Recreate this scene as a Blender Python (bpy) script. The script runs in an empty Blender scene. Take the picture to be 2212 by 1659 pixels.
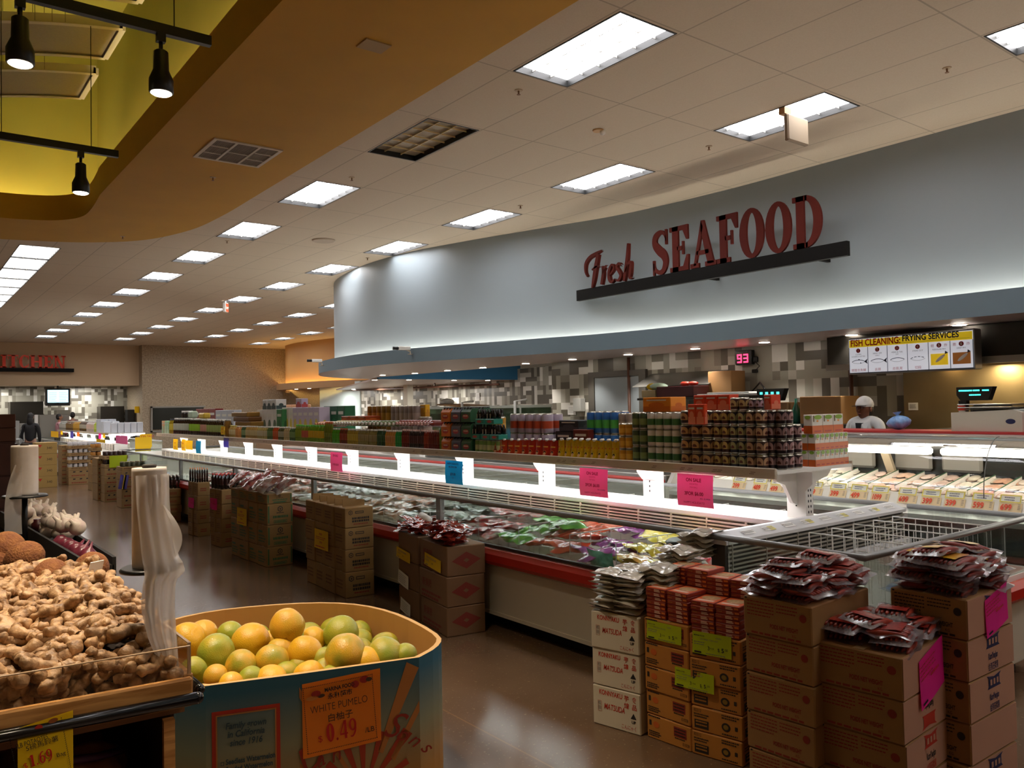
import bpy, math, random
import numpy as np
from mathutils import Vector, Matrix, noise
from mathutils.geometry import tessellate_polygon
R = math.radians
random.seed(7)
scene = bpy.context.scene
COL = scene.collection

# ------------------------------------------------------------------ camera, world, exposure
FOC, YAW, PITCH, ROLL = 1751.48, 0.65398, 0.026677, -0.0189546
EYE = Vector((0, 0, 1.62))
CEIL = 4.2374
_cy, _sy = math.cos(YAW), math.sin(YAW)
FWD = Vector((_sy * math.cos(PITCH), _cy * math.cos(PITCH), math.sin(PITCH)))
_rt = Vector((_cy, -_sy, 0))
_up = _rt.cross(FWD)
RGT = _rt * math.cos(ROLL) + _up * math.sin(ROLL)
UPV = -_rt * math.sin(ROLL) + _up * math.cos(ROLL)
cam_d = bpy.data.cameras.new('camera')
cam = bpy.data.objects.new('camera', cam_d)
COL.objects.link(cam)
cam_d.sensor_width = 36.0
cam_d.lens = FOC / 2212 * 36.0
cam_d.clip_start, cam_d.clip_end = 0.05, 200
m3 = Matrix((RGT, UPV, -FWD)).transposed()
cam.matrix_world = Matrix.Translation(EYE) @ m3.to_4x4()
scene.camera = cam

world = bpy.data.worlds.new('world')
scene.world = world
world.use_nodes = True
world.node_tree.nodes['Background'].inputs[0].default_value = (1.0, 0.78, 0.55, 1)
world.node_tree.nodes['Background'].inputs[1].default_value = 0.02
vs = scene.view_settings
vs.view_transform = 'Standard'
vs.look = 'None'
vs.exposure = 1.52
vs.gamma = 1.0
vs.use_curve_mapping = False

TROFFER_E = 4.6        # emission of the ceiling light diffusers
CASE_E = 9.0           # tubes under the freezer shelf
COVE_E = 2.2

def ray(px, py):
    return FWD + RGT * ((px - 1106) / FOC) - UPV * ((py - 829.5) / FOC)
def atz(px, py, z):
    d = ray(px, py); return EYE + d * ((z - EYE.z) / d.z)
def atx(px, py, x):
    d = ray(px, py); return EYE + d * (x / d.x)
def aty(px, py, y):
    d = ray(px, py); return EYE + d * (y / d.y)

# ------------------------------------------------------------------ materials
def lin(c):
    if isinstance(c, str):
        c = [int(c[i:i + 2], 16) for i in (0, 2, 4)]
    out = []
    for v in c[:3]:
        v = v / 255
        out.append(v / 12.92 if v <= .04045 else ((v + .055) / 1.055) ** 2.4)
    return (*out, 1)
MATS = {}
def mat(name, c='cccccc', rough=.5, metal=0., spec=.5, emis=None, es=0., noise_amt=0., nscale=8., bump=0., bscale=40., coat=0., trans=0., c2=None, alpha=1., sheen=0.):
    if name in MATS: return MATS[name]
    m = bpy.data.materials.new(name); m.use_nodes = True
    nt = m.node_tree; b = nt.nodes['Principled BSDF']
    b.inputs['Base Color'].default_value = lin(c)
    b.inputs['Roughness'].default_value = rough
    b.inputs['Metallic'].default_value = metal
    b.inputs['Specular IOR Level'].default_value = spec
    b.inputs['Coat Weight'].default_value = coat
    b.inputs['Transmission Weight'].default_value = trans
    b.inputs['Alpha'].default_value = alpha
    if emis:
        b.inputs['Emission Color'].default_value = lin(emis); b.inputs['Emission Strength'].default_value = es
    if noise_amt or c2:
        t = nt.nodes.new('ShaderNodeTexCoord'); n = nt.nodes.new('ShaderNodeTexNoise')
        n.inputs['Scale'].default_value = nscale; n.inputs['Detail'].default_value = 4
        nt.links.new(t.outputs['Object'], n.inputs['Vector'])
        mx = nt.nodes.new('ShaderNodeMix'); mx.data_type = 'RGBA'
        a = lin(c); bb = lin(c2) if c2 else tuple(v * (1 - noise_amt) for v in a[:3]) + (1,)
        mx.inputs[6].default_value = a; mx.inputs[7].default_value = bb
        cr = nt.nodes.new('ShaderNodeMapRange'); cr.inputs[1].default_value = .35; cr.inputs[2].default_value = .65
        nt.links.new(n.outputs['Fac'], cr.inputs[0]); nt.links.new(cr.outputs[0], mx.inputs[0])
        nt.links.new(mx.outputs[2], b.inputs['Base Color'])
    if bump:
        t = nt.nodes.new('ShaderNodeTexCoord'); n = nt.nodes.new('ShaderNodeTexNoise')
        n.inputs['Scale'].default_value = bscale; n.inputs['Detail'].default_value = 3
        nt.links.new(t.outputs['Object'], n.inputs['Vector'])
        bp = nt.nodes.new('ShaderNodeBump'); bp.inputs['Strength'].default_value = bump; bp.inputs['Distance'].default_value = .01
        nt.links.new(n.outputs['Fac'], bp.inputs['Height']); nt.links.new(bp.outputs[0], b.inputs['Normal'])
    MATS[name] = m
    return m
def emit(name, c, s):
    if name in MATS: return MATS[name]
    m = bpy.data.materials.new(name); m.use_nodes = True
    nt = m.node_tree; nt.nodes.clear()
    o = nt.nodes.new('ShaderNodeOutputMaterial'); e = nt.nodes.new('ShaderNodeEmission')
    e.inputs[0].default_value = lin(c); e.inputs[1].default_value = s
    nt.links.new(e.outputs[0], o.inputs[0]); MATS[name] = m
    return m
def glassy(name, tint='ffffff', gloss=.12, rough=.03, opac=0., oc='cccccc'):
    """thin clear sheet: see-through with a mirror coat, plus an optional milky share"""
    if name in MATS: return MATS[name]
    m = bpy.data.materials.new(name); m.use_nodes = True
    nt = m.node_tree; nt.nodes.clear()
    o = nt.nodes.new('ShaderNodeOutputMaterial'); t = nt.nodes.new('ShaderNodeBsdfTransparent')
    t.inputs[0].default_value = lin(tint); g = nt.nodes.new('ShaderNodeBsdfGlossy'); g.inputs['Roughness'].default_value = rough
    mx = nt.nodes.new('ShaderNodeMixShader'); f = nt.nodes.new('ShaderNodeLayerWeight'); f.inputs[0].default_value = .25
    mr = nt.nodes.new('ShaderNodeMath'); mr.operation = 'MULTIPLY_ADD'; mr.inputs[1].default_value = .6; mr.inputs[2].default_value = gloss * .5
    nt.links.new(f.outputs['Fresnel'], mr.inputs[0]); nt.links.new(mr.outputs[0], mx.inputs[0])
    nt.links.new(t.outputs[0], mx.inputs[1]); nt.links.new(g.outputs[0], mx.inputs[2])
    last = mx.outputs[0]
    if opac:
        d0 = nt.nodes.new('ShaderNodeBsdfDiffuse'); d0.inputs[0].default_value = lin(oc); d1 = nt.nodes.new('ShaderNodeBsdfTranslucent'); d1.inputs[0].default_value = lin(oc); d = nt.nodes.new('ShaderNodeMixShader'); d.inputs[0].default_value = .45; nt.links.new(d0.outputs[0], d.inputs[1]); nt.links.new(d1.outputs[0], d.inputs[2])
        m2 = nt.nodes.new('ShaderNodeMixShader'); m2.inputs[0].default_value = opac
        nt.links.new(last, m2.inputs[1]); nt.links.new(d.outputs[0], m2.inputs[2]); last = m2.outputs[0]
    nt.links.new(last, o.inputs[0]); MATS[name] = m
    return m

def paper(name, c, tr=.4):
    if name in MATS: return MATS[name]
    m = mat(name, c, .6); nt = m.node_tree; o = nt.nodes['Material Output']; t = nt.nodes.new('ShaderNodeBsdfTranslucent'); t.inputs[0].default_value = lin(c)
    mx = nt.nodes.new('ShaderNodeMixShader'); mx.inputs[0].default_value = tr; nt.links.new(nt.nodes['Principled BSDF'].outputs[0], mx.inputs[1]); nt.links.new(t.outputs[0], mx.inputs[2]); nt.links.new(mx.outputs[0], o.inputs[0]); return m

# ------------------------------------------------------------------ mesh builder
class MB:
    def __init__(s): s.v = []; s.f = []; s.m = []; s.s = []; s.M = None
    def add(s, vs, fs, mi=0, smooth=False):
        b = len(s.v)
        if s.M is not None: vs = [s.M @ Vector(p) for p in vs]
        s.v += [tuple(p) for p in vs]; s.f += [tuple(b + i for i in f) for f in fs]
        s.m += [mi] * len(fs); s.s += [smooth] * len(fs); return s
    def box(s, x0, x1, y0, y1, z0, z1, mi=0, b=0.):
        if b <= 0:
            v = [(x, y, z) for z in (z0, z1) for y in (y0, y1) for x in (x0, x1)]
            return s.add(v, [(0, 2, 3, 1), (4, 5, 7, 6), (0, 1, 5, 4), (2, 6, 7, 3), (0, 4, 6, 2), (1, 3, 7, 5)], mi)
        X = (x0, x1); Y = (y0, y1); Z = (z0, z1); v = []; idx = {}
        for i in (0, 1):
            for j in (0, 1):
                for k in (0, 1):
                    for a in range(3):
                        p = [X[i], Y[j], Z[k]]
                        for c, q in enumerate((i, j, k)):
                            if c != a: p[c] += b if q == 0 else -b
                        idx[i, j, k, a] = len(v); v.append(p)
        f = []
        for a in range(3):
            o = [c for c in range(3) if c != a]
            for q in (0, 1):
                def key(u, w):
                    t = [0, 0, 0]; t[a] = q; t[o[0]] = u; t[o[1]] = w; return idx[(*t, a)]
                f.append((key(0, 0), key(1, 0), key(1, 1), key(0, 1)))
        for a in range(3):
            o = [c for c in range(3) if c != a]
            for u in (0, 1):
                for w in (0, 1):
                    t0 = [0, 0, 0]; t1 = [0, 0, 0]; t1[a] = 1
                    for t in (t0, t1): t[o[0]] = u; t[o[1]] = w
                    f.append((idx[(*t0, o[0])], idx[(*t1, o[0])], idx[(*t1, o[1])], idx[(*t0, o[1])]))
        for i in (0, 1):
            for j in (0, 1):
                for k in (0, 1): f.append((idx[i, j, k, 0], idx[i, j, k, 1], idx[i, j, k, 2]))
        return s.add(v, f, mi)
    def lathe(s, prof, n=16, mi=0, smooth=True, mis=None, c=(0, 0, 0), cap=True):
        """prof: list of (r, z) from bottom to top around the z axis"""
        v = []; 
        for r, z in prof:
            for k in range(n):
                a = 2 * math.pi * k / n; v.append((c[0] + r * math.cos(a), c[1] + r * math.sin(a), c[2] + z))
        for q in range(len(prof) - 1):
            pass
        b = len(s.v)
        for i in range(len(prof) - 1):
            fs = [(i * n + k, i * n + (k + 1) % n, (i + 1) * n + (k + 1) % n, (i + 1) * n + k) for k in range(n)]
            if i == 0: s.add(v, fs, mis[i] if mis else mi, smooth)
            else:
                s.f += [tuple(b + q for q in f) for f in fs]; s.m += [mis[i] if mis else mi] * n; s.s += [smooth] * n
        if cap:
            s.f.append(tuple(b + k for k in reversed(range(n)))); s.m.append(mis[0] if mis else mi); s.s.append(False)
            t = (len(prof) - 1) * n
            s.f.append(tuple(b + t + k for k in range(n))); s.m.append(mis[-1] if mis else mi); s.s.append(False)
        return s
    def tube(s, pts, r, n=8, mi=0, closed=False):
        pts = [Vector(p) for p in pts]; v = []; N = len(pts); prev = None
        for i, p in enumerate(pts):
            if closed: d = pts[(i + 1) % N] - pts[i - 1]
            else: d = pts[min(i + 1, N - 1)] - pts[max(i - 1, 0)]
            d.normalize()
            if prev is None:
                a = Vector((0, 0, 1)) if abs(d.z) < .9 else Vector((1, 0, 0)); u = d.cross(a).normalized()
            else: u = (prev - d * prev.dot(d)).normalized()
            prev = u; w = d.cross(u); rr = r[i] if isinstance(r, (list, tuple)) else r
            for k in range(n):
                a = 2 * math.pi * k / n; v.append(p + u * (rr * math.cos(a)) + w * (rr * math.sin(a)))
        f = [((i % N) * n + k, (i % N) * n + (k + 1) % n, ((i + 1) % N) * n + (k + 1) % n, ((i + 1) % N) * n + k)
             for i in range(N if closed else N - 1) for k in range(n)]
        if not closed: f += [tuple(reversed(range(n))), tuple((N - 1) * n + k for k in range(n))]
        return s.add(v, f, mi, True)
    def prism(s, poly, h0, h1, axis='z', mi=0, holes=()):
        """polygon in the two other axes (xy, xz or yz) extruded from h0 to h1"""
        def P(a, b, h): return {'z': (a, b, h), 'y': (a, h, b), 'x': (h, a, b)}[axis]
        loops = [list(poly)] + [list(h) for h in holes]; flat = [p for l in loops for p in l]; n = len(flat)
        tri = tessellate_polygon([[Vector((p[0], p[1], 0)) for p in l] for l in loops])
        v = [P(*p, h0) for p in flat] + [P(*p, h1) for p in flat]
        f = [tuple(reversed(t)) for t in tri] + [tuple(n + i for i in t) for t in tri]
        o = 0
        for l in loops:
            L = len(l); f += [(o + i, o + (i + 1) % L, n + o + (i + 1) % L, n + o + i) for i in range(L)]; o += L
        return s.add(v, f, mi)
    def ell(s, c, r, n=12, m=8, mi=0, rot=None):
        v = []; 
        if not isinstance(r, (list, tuple)): r = (r, r, r)
        for j in range(m + 1):
            t = math.pi * j / m
            for k in range(n):
                a = 2 * math.pi * k / n; p = Vector((r[0] * math.sin(t) * math.cos(a), r[1] * math.sin(t) * math.sin(a), -r[2] * math.cos(t)))
                if rot is not None: p = rot @ p
                v.append((c[0] + p.x, c[1] + p.y, c[2] + p.z))
        f = [(j * n + k, j * n + (k + 1) % n, (j + 1) * n + (k + 1) % n, (j + 1) * n + k) for j in range(m) for k in range(n)]
        return s.add(v, f, mi, True)
    def grid(s, fn, nu, nv, mi=0, smooth=True):
        v = [fn(i / nu, j / nv) for j in range(nv + 1) for i in range(nu + 1)]; w = nu + 1
        return s.add(v, [(j * w + i, j * w + i + 1, (j + 1) * w + i + 1, (j + 1) * w + i) for j in range(nv) for i in range(nu)], mi, smooth)
    def mesh(s, name, mats):
        me = bpy.data.meshes.new(name); me.from_pydata(s.v, [], s.f)
        for m in (mats if isinstance(mats, (list, tuple)) else [mats]): me.materials.append(m)
        me.polygons.foreach_set('material_index', s.m); me.polygons.foreach_set('use_smooth', s.s)
        me.update(); return me
def obj(name, mb, mats, parent=None, loc=(0, 0, 0), rot=None, mw=None):
    me = mb.mesh(name, mats) if isinstance(mb, MB) else mb
    o = bpy.data.objects.new(name, me); COL.objects.link(o); o.location = loc
    if rot is not None: o.rotation_euler = rot
    if mw is not None: o.matrix_basis = mw
    if parent: o.parent = parent
    return o
def tag(o, label, cat, group=None, kind=None):
    o['label'] = label; o['category'] = cat
    if group: o['group'] = group
    if kind: o['kind'] = kind
    return o
def thing(name, label, cat, loc=(0, 0, 0), rz=0., group=None):
    o = bpy.data.objects.new(name, None); COL.objects.link(o); o.location = loc; o.rotation_euler = (0, 0, rz); o.empty_display_size = .05
    return tag(o, label, cat, group)
KIDS = {}
def dup(root, loc, rz=None, label=None, group=None, rot=None, scale=None):
    r = root.copy(); COL.objects.link(r); r.location = loc
    if rz is not None: r.rotation_euler = (0, 0, rz)
    if rot is not None: r.rotation_euler = rot
    if scale is not None: r.scale = scale
    if label: r['label'] = label
    if group: r['group'] = group
    for ch in list(root.children):
        c = ch.copy(); COL.objects.link(c); c.parent = r
        for g in ch.children:
            d = g.copy(); COL.objects.link(d); d.parent = c
    return r
def struct(name, mb, m, label=None, **k):
    o = obj(name, mb, m, **k); o['kind'] = 'structure'
    if label: o['label'] = label
    return o

# ------------------------------------------------------------------ lettering
_txt = {}
def text_geo(body, size, align='LEFT', bold=0., sx=1., shear=0.):
    key = (body, size, align, bold, sx, shear)
    if key not in _txt:
        cu = bpy.data.curves.new('lettering', 'FONT'); cu.body = body; cu.size = size; cu.align_x = align
        cu.offset = bold; cu.shear = shear; cu.resolution_u = 3
        o = bpy.data.objects.new('lettering', cu); me = bpy.data.meshes.new_from_object(o)
        v = [(p.co.x * sx, p.co.y) for p in me.vertices]; f = [tuple(p.vertices) for p in me.polygons]
        bpy.data.objects.remove(o); bpy.data.curves.remove(cu); bpy.data.meshes.remove(me); _txt[key] = (v, f)
    return _txt[key]
class Face:
    """a flat face in space: origin o, unit right u, unit up v, normal n; adds flat printing to mesh builders by colour"""
    def __init__(s, o, u, v, lift=.0012):
        s.o = Vector(o); s.u = Vector(u); s.v = Vector(v); s.n = s.u.cross(s.v); s.lift = lift; s.b = {}
    def p(s, a, b, k=1): return s.o + s.u * a + s.v * b + s.n * (s.lift * k)
    def mb(s, m): return s.b.setdefault(m, MB())
    def text(s, body, x, y, size, m, align='LEFT', bold=0., sx=1., ang=0., k=1, shear=0.):
        v, f = text_geo(body, size, align, min(bold, size * .03), sx, shear); c, q = math.cos(ang), math.sin(ang)
        s.mb(m).add([s.p(x + a * c - b * q, y + a * q + b * c, k) for a, b in v], f); return s
    def rect(s, x0, y0, x1, y1, m, k=1): s.mb(m).add([s.p(x0, y0, k), s.p(x1, y0, k), s.p(x1, y1, k), s.p(x0, y1, k)], [(0, 1, 2, 3)]); return s
    def poly(s, pts, m, k=1):
        tri = tessellate_polygon([[Vector((a, b, 0)) for a, b in pts]]); s.mb(m).add([s.p(a, b, k) for a, b in pts], [tuple(t) for t in tri]); return s
    def disc(s, x, y, rx, ry, m, k=1, n=20): return s.poly([(x + rx * math.cos(i * 2 * math.pi / n), y + ry * math.sin(i * 2 * math.pi / n)) for i in range(n)], m, k)
    def frame(s, x0, y0, x1, y1, t, m, k=1):
        s.rect(x0, y0, x1, y0 + t, m, k); s.rect(x0, y1 - t, x1, y1, m, k); s.rect(x0, y0 + t, x0 + t, y1 - t, m, k); return s.rect(x1 - t, y0 + t, x1, y1 - t, m, k)
    def lines(s, x0, y0, w, n, dy, h, m, k=1, seed=1):
        """rows of print too small to read: short dashes"""
        rg = random.Random(seed)
        for i in range(n):
            x = x0
            while x < x0 + w * rg.uniform(.75, 1):
                l = rg.uniform(.05, .14) * w; s.rect(x, y0 - i * dy, min(x + l, x0 + w), y0 - i * dy + h, m, k); x += l + .025 * w
        return s
    def put(s, parent, name='lettering', inv=None):
        """one mesh for all colours"""
        if not s.b: return
        mb = MB(); ms = list(s.b)
        for i, m in enumerate(ms): q = s.b[m]; mb.add(q.v, q.f, i)
        if inv is not None: mb.v = [tuple(inv @ Vector(p)) for p in mb.v]
        return obj(name, mb, ms, parent)
def stroke(pts, ws):
    """outline polygon quads of a pen stroke with changing width"""
    P = [Vector((a, b, 0)) for a, b in pts]; L = []; Rr = []
    for i, p in enumerate(P):
        d = (P[min(i + 1, len(P) - 1)] - P[max(i - 1, 0)]).normalized(); nrm = Vector((-d.y, d.x, 0)); w = ws[i] if isinstance(ws, (list, tuple)) else ws
        L.append(p + nrm * (w / 2)); Rr.append(p - nrm * (w / 2))
    return L, Rr
def bez(pts, n=24):
    """smooth curve through points"""
    out = []; N = len(pts)
    for i in range(N - 1):
        p0 = pts[max(i - 1, 0)]; p1 = pts[i]; p2 = pts[i + 1]; p3 = pts[min(i + 2, N - 1)]
        for k in range(n):
            t = k / n; out.append(tuple(.5 * ((2 * b) + (c - a) * t + (2 * a - 5 * b + 4 * c - d) * t * t + (3 * b - a - 3 * c + d) * t ** 3) for a, b, c, d in zip(p0, p1, p2, p3)))
    out.append(tuple(pts[-1])); return out
GL = {}
def glyph(ch):
    """slab-serif capitals: list of polygons in a unit-high box, and the width"""
    if ch in GL: return GL[ch]
    T, t, s = .23, .11, .1   # stem, thin, serif height
    rect = lambda x0, y0, x1, y1: [(x0, y0), (x1, y0), (x1, y1), (x0, y1)]
    el = lambda cx, cy, rx, ry, a0, a1, n=28: [(cx + rx * math.cos(R(a0 + (a1 - a0) * i / n)), cy + ry * math.sin(R(a0 + (a1 - a0) * i / n))) for i in range(n + 1)]
    def ring(cx, cy, rx, ry, ix, iy, a0, a1, n=28):
        o = el(cx, cy, rx, ry, a0, a1, n); i = el(cx, cy, ix, iy, a0, a1, n); return [[o[k], o[k + 1], i[k + 1], i[k]] for k in range(n)]
    def pen(pts, ws, n=8):
        c = bez([(*p, w) for p, w in zip(pts, ws)], n); L, Q = stroke([q[:2] for q in c], [q[2] for q in c])
        return [[tuple(L[k][:2]), tuple(L[k + 1][:2]), tuple(Q[k + 1][:2]), tuple(Q[k][:2])] for k in range(len(L) - 1)]
    g = []; w = .8
    if ch in 'O0':
        w = .78 if ch == 'O' else .6; g = ring(w / 2, .5, w / 2, .51, w / 2 - T, .51 - t * .8, 0, 360)
    elif ch == 'D': w = .84; g = [rect(.1, 0, .1 + T, 1), rect(0, 0, .42, s), rect(0, 1 - s, .42, 1)] + ring(.36, .5, .46, .5, .46 - T, .5 - s, -90, 90)
    elif ch in 'EF':
        w = .72; g = [rect(.1, 0, .1 + T, 1), rect(0, 1 - s, .7, 1), [(.7, 1 - s), (.7, .68), (.63, .68), (.5, 1 - s)], rect(.28, .46, .5, .55), rect(.47, .36, .53, .65)]
        g += [rect(0, 0, .7, s), [(.5, s), (.64, .34), (.72, .34), (.7, s)]] if ch == 'E' else [rect(0, 0, .44, s)]
    elif ch == 'A': w = .92; g = [[(.12, 0.05), (.21, 0.05), (.49, .86), (.42, 1)], [(.42, 1), (.52, 1), (.86, .05), (.63, .05), (.40, .8)], rect(.24, .27, .68, .36), rect(0, 0, .32, s), rect(.54, 0, .94, s)]
    elif ch == 'S': w = .66; g = pen([(.57, .74), (.5, .9), (.34, .955), (.14, .86), (.12, .7), (.28, .55), (.46, .43), (.53, .27), (.44, .09), (.28, .05), (.1, .13), (.06, .28)], [.03, .08, .1, .17, .19, .22, .22, .19, .14, .1, .08, .04]) + [rect(.53, .66, .6, 1), rect(.02, 0, .09, .34)]
    elif ch == 'K': w = .88; g = [rect(.1, 0, .1 + T, 1), rect(0, 0, .4, s), rect(0, 1 - s, .4, 1), [(.3, .38), (.3, .5), (.66, .92), (.78, .92)], [(.42, .6), (.56, .74), (.86, .06), (.62, .06)], rect(.54, 0, .92, s), rect(.54, 1 - s, .86, 1)]
    elif ch in 'I1': w = .42; g = [rect(.1, 0, .1 + T, 1), rect(0, 0, .4, s)] + ([rect(0, 1 - s, .4, 1)] if ch == 'I' else [[(.1, 1), (.1, .86), (-.02, .8), (-.02, .87)]])
    elif ch == 'T': w = .76; g = [rect(.28, 0, .28 + T, 1), rect(.16, 0, .6, s), rect(0, 1 - s, .76, 1), [(0, 1 - s), (.08, .66), (0, .66)], [(.76, 1 - s), (.76, .66), (.68, .66)]]
    elif ch == 'C': w = .76; g = ring(.4, .5, .4, .51, .4 - T, .41, 45, 315) + [rect(.64, .66, .71, 1), rect(.64, .12, .71, .3)]
    elif ch == 'H': w = .92; g = [rect(.08, 0, .08 + T, 1), rect(.64, 0, .64 + T, 1), rect(.28, .45, .64, .55), rect(0, 0, .36, s), rect(.56, 0, .92, s), rect(0, 1 - s, .36, 1), rect(.56, 1 - s, .92, 1)]
    elif ch == 'N': w = .92; g = [rect(.1, 0, .1 + t, 1), rect(.7, 0, .7 + t, 1), [(.08, 1), (.3, 1), (.8, 0), (.7, 0), (.58, 0)], rect(0, 0, .34, s), rect(0, 1 - s, .24, 1), rect(.58, 1 - s, .92, 1)]
    elif ch == '4': w = .62; g = [rect(.34, 0, .34 + T * .8, 1), rect(0, .22, .6, .32), [(0, .32), (.1, .32), (.42, 1), (.34, 1)]]
    elif ch in '96':
        w = .6; g = ring(.3, .67, .29, .34, .12, .26, 0, 360) + pen([(.5, .6), (.47, .3), (.3, .06), (.1, .04)], [.16, .14, .1, .06])
        if ch == '6': g = [[(.6 - a, 1 - b) for a, b in q] for q in g]
    elif ch == '.': w = .26; g = [el(.12, .07, .08, .08, 0, 360, 12)[:-1]]
    GL[ch] = (g, w); return GL[ch]
def glyphs(fc, word, x, y, h, m, sx=1., gap=.06, k=1):
    for ch in word:
        if ch == ' ': x += .4 * h * sx; continue
        g, w = glyph(ch)
        for q in g: fc.poly([(x + a * h * sx, y + b * h) for a, b in q], m, k)
        x += (w + gap) * h * sx
    return x
# ------------------------------------------------------------------ common materials
WHITE = mat('white_paint_metal', 'e9e6df', .35)
STEEL = mat('brushed_steel', '9c9a94', .32, 1.0)
DSTEEL = mat('grey_rail_metal', '8e8e8c', .36, .3)
BLACK = mat('black_plastic', '141312', .35)
DARK = mat('dark_void', '0b0a09', .7)
RED = mat('red_bumper', 'b8200f', .4)
GLASS = glassy('clear_glass', 'f2f8f4', .10, .02)
ACRYL = glassy('clear_acrylic', 'fdfaf5', .12, .03)
PKRAFT = mat('kraft_carton', '9a7243', .75, noise_amt=.12, nscale=3)
YEL = paper('yellow_paper', 'f6d414')
PINK = paper('hot_pink_paper', 'fb2fae')
PINKR = paper('rose_pink_paper', 'ff86c0', .25)
BLUEP = paper('cyan_paper', '12a6c6')
LIME = paper('lime_paper', 'cddc1c')
ORNG = paper('orange_paper', 'ff9a2e')
VIOL = paper('violet_paper', '6d62b8')
INK = mat('black_ink', '17151a', .6)
INKR = mat('red_ink', 'c31a12', .6)
INKG = mat('grey_ink', '77706a', .6)
INKB = mat('navy_ink', '1d2350', .6)
PAPER = mat('white_paper', 'e8e6e0', .6)

def nodes(name):
    m = bpy.data.materials.new(name); m.use_nodes = True; MATS[name] = m
    return m, m.node_tree, m.node_tree.nodes['Principled BSDF']
def mth(nt, op, a, b=None):
    n = nt.nodes.new('ShaderNodeMath'); n.operation = op
    for i, q in enumerate((a, b)):
        if q is None: continue
        if isinstance(q, (int, float)): n.inputs[i].default_value = q
        else: nt.links.new(q, n.inputs[i])
    return n.outputs[0]
def coords(nt):
    t = nt.nodes.new('ShaderNodeNewGeometry'); s = nt.nodes.new('ShaderNodeSeparateXYZ'); nt.links.new(t.outputs['Position'], s.inputs[0]); return t, s
def mixc(nt, f, a, b):
    mx = nt.nodes.new('ShaderNodeMix'); mx.data_type = 'RGBA'
    for i, q in ((0, f), (6, a), (7, b)):
        if isinstance(q, (int, float)): mx.inputs[i].default_value = q
        elif isinstance(q, tuple): mx.inputs[i].default_value = q
        else: nt.links.new(q, mx.inputs[i])
    return mx.outputs[2]

# floor: polished stained concrete
m, nt, b = nodes('polished_concrete')
t, s = coords(nt)
n1 = nt.nodes.new('ShaderNodeTexNoise'); n1.inputs['Scale'].default_value = 1.1; n1.inputs['Detail'].default_value = 6; nt.links.new(t.outputs['Position'], n1.inputs['Vector'])
n2 = nt.nodes.new('ShaderNodeTexNoise'); n2.inputs['Scale'].default_value = 55; n2.inputs['Detail'].default_value = 3; nt.links.new(t.outputs['Position'], n2.inputs['Vector'])
c = mixc(nt, n1.outputs['Fac'], lin('4c3826'), lin('7b614a'))
spk = mth(nt, 'GREATER_THAN', n2.outputs['Fac'], .66)
c = mixc(nt, mth(nt, 'MULTIPLY', spk, .35), c, lin('a08a68'))
def seam(o, off, per, w):
    d = mth(nt, 'ABSOLUTE', mth(nt, 'SUBTRACT', mth(nt, 'FRACT', mth(nt, 'DIVIDE', mth(nt, 'SUBTRACT', o, off), per)), .5))
    return mth(nt, 'GREATER_THAN', d, .5 - w / per)
ln = mth(nt, 'MAXIMUM', seam(s.outputs[1], 2.15, 4.2, .004), seam(s.outputs[0], 2.35, 6.0, .004))
c = mixc(nt, mth(nt, 'MULTIPLY', ln, .25), c, lin('a47a4c'))
nt.links.new(c, b.inputs['Base Color'])
rr = nt.nodes.new('ShaderNodeMapRange'); rr.inputs[3].default_value = .12; rr.inputs[4].default_value = .26; nt.links.new(n1.outputs['Fac'], rr.inputs[0]); nt.links.new(rr.outputs[0], b.inputs['Roughness'])
b.inputs['Specular IOR Level'].default_value = .55
FLOOR = m
struct('floor', MB().box(-5, 16, -3, 37, -.1, 0), FLOOR)

# ceiling: lay-in tiles, 2 ft by 4 ft grid
m, nt, b = nodes('ceiling_tile')
t, s = coords(nt)
def grid_line(o, off, per, w):
    d = mth(nt, 'ABSOLUTE', mth(nt, 'SUBTRACT', mth(nt, 'FRACT', mth(nt, 'DIVIDE', mth(nt, 'SUBTRACT', o, off), per)), .5))
    return mth(nt, 'GREATER_THAN', d, .5 - w / per)
ln = mth(nt, 'MAXIMUM', grid_line(s.outputs[0], 3.836, .6096, .007), grid_line(s.outputs[1], 3.742, 1.2192, .007))
n1 = nt.nodes.new('ShaderNodeTexNoise'); n1.inputs['Scale'].default_value = 90; nt.links.new(t.outputs['Position'], n1.inputs['Vector'])
c = mixc(nt, n1.outputs['Fac'], lin('cab9a2'), lin('d6c7b2'))
c = mixc(nt, mth(nt, 'MULTIPLY', ln, .55), c, lin('8b7d6c'))
nt.links.new(c, b.inputs['Base Color']); b.inputs['Roughness'].default_value = .85
CEILM = m
def corner(pts, n=10): return [tuple(p[:2]) for p in bez([(*p, 0) for p in pts], n)]
outer = [(3.53, -3), (3.53, 9.6)] + corner([(3.53, 9.8), (3.52, 10.9), (3.42, 12.0), (3.05, 13.05), (2.4, 13.68), (1.6, 14.0), (.6, 14.2), (-1, 14.3)], 6) + [(-4.6, 14.3), (-4.6, -3)]
inner = [(1.98, -2.6), (1.98, 10.4)] + corner([(1.98, 10.6), (2.03, 11.4), (2.0, 11.95), (1.78, 12.32), (1.4, 12.5), (.9, 12.56), (-.4, 12.6)], 6) + [(-3.6, 12.6), (-3.6, -2.6)]
def flat(poly, z, holes=(), th=.06):
    return MB().prism(poly, z, z + th, 'z', 0, holes)
lights_at = []
for k in range(-3, 12):
    for r in range(4):
        x, y = 3.859 + 2.4384 * r, 3.771 + 2.4384 * k
        if r == 0 and k == 3 and False: continue
        if r == 2 and k < 6: continue
        if r == 3 and (k < 8): continue
        lights_at.append((x, y, r, k))
room = [(-5, -3), (16, -3), (16, 37), (-5, 37)]
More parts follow.
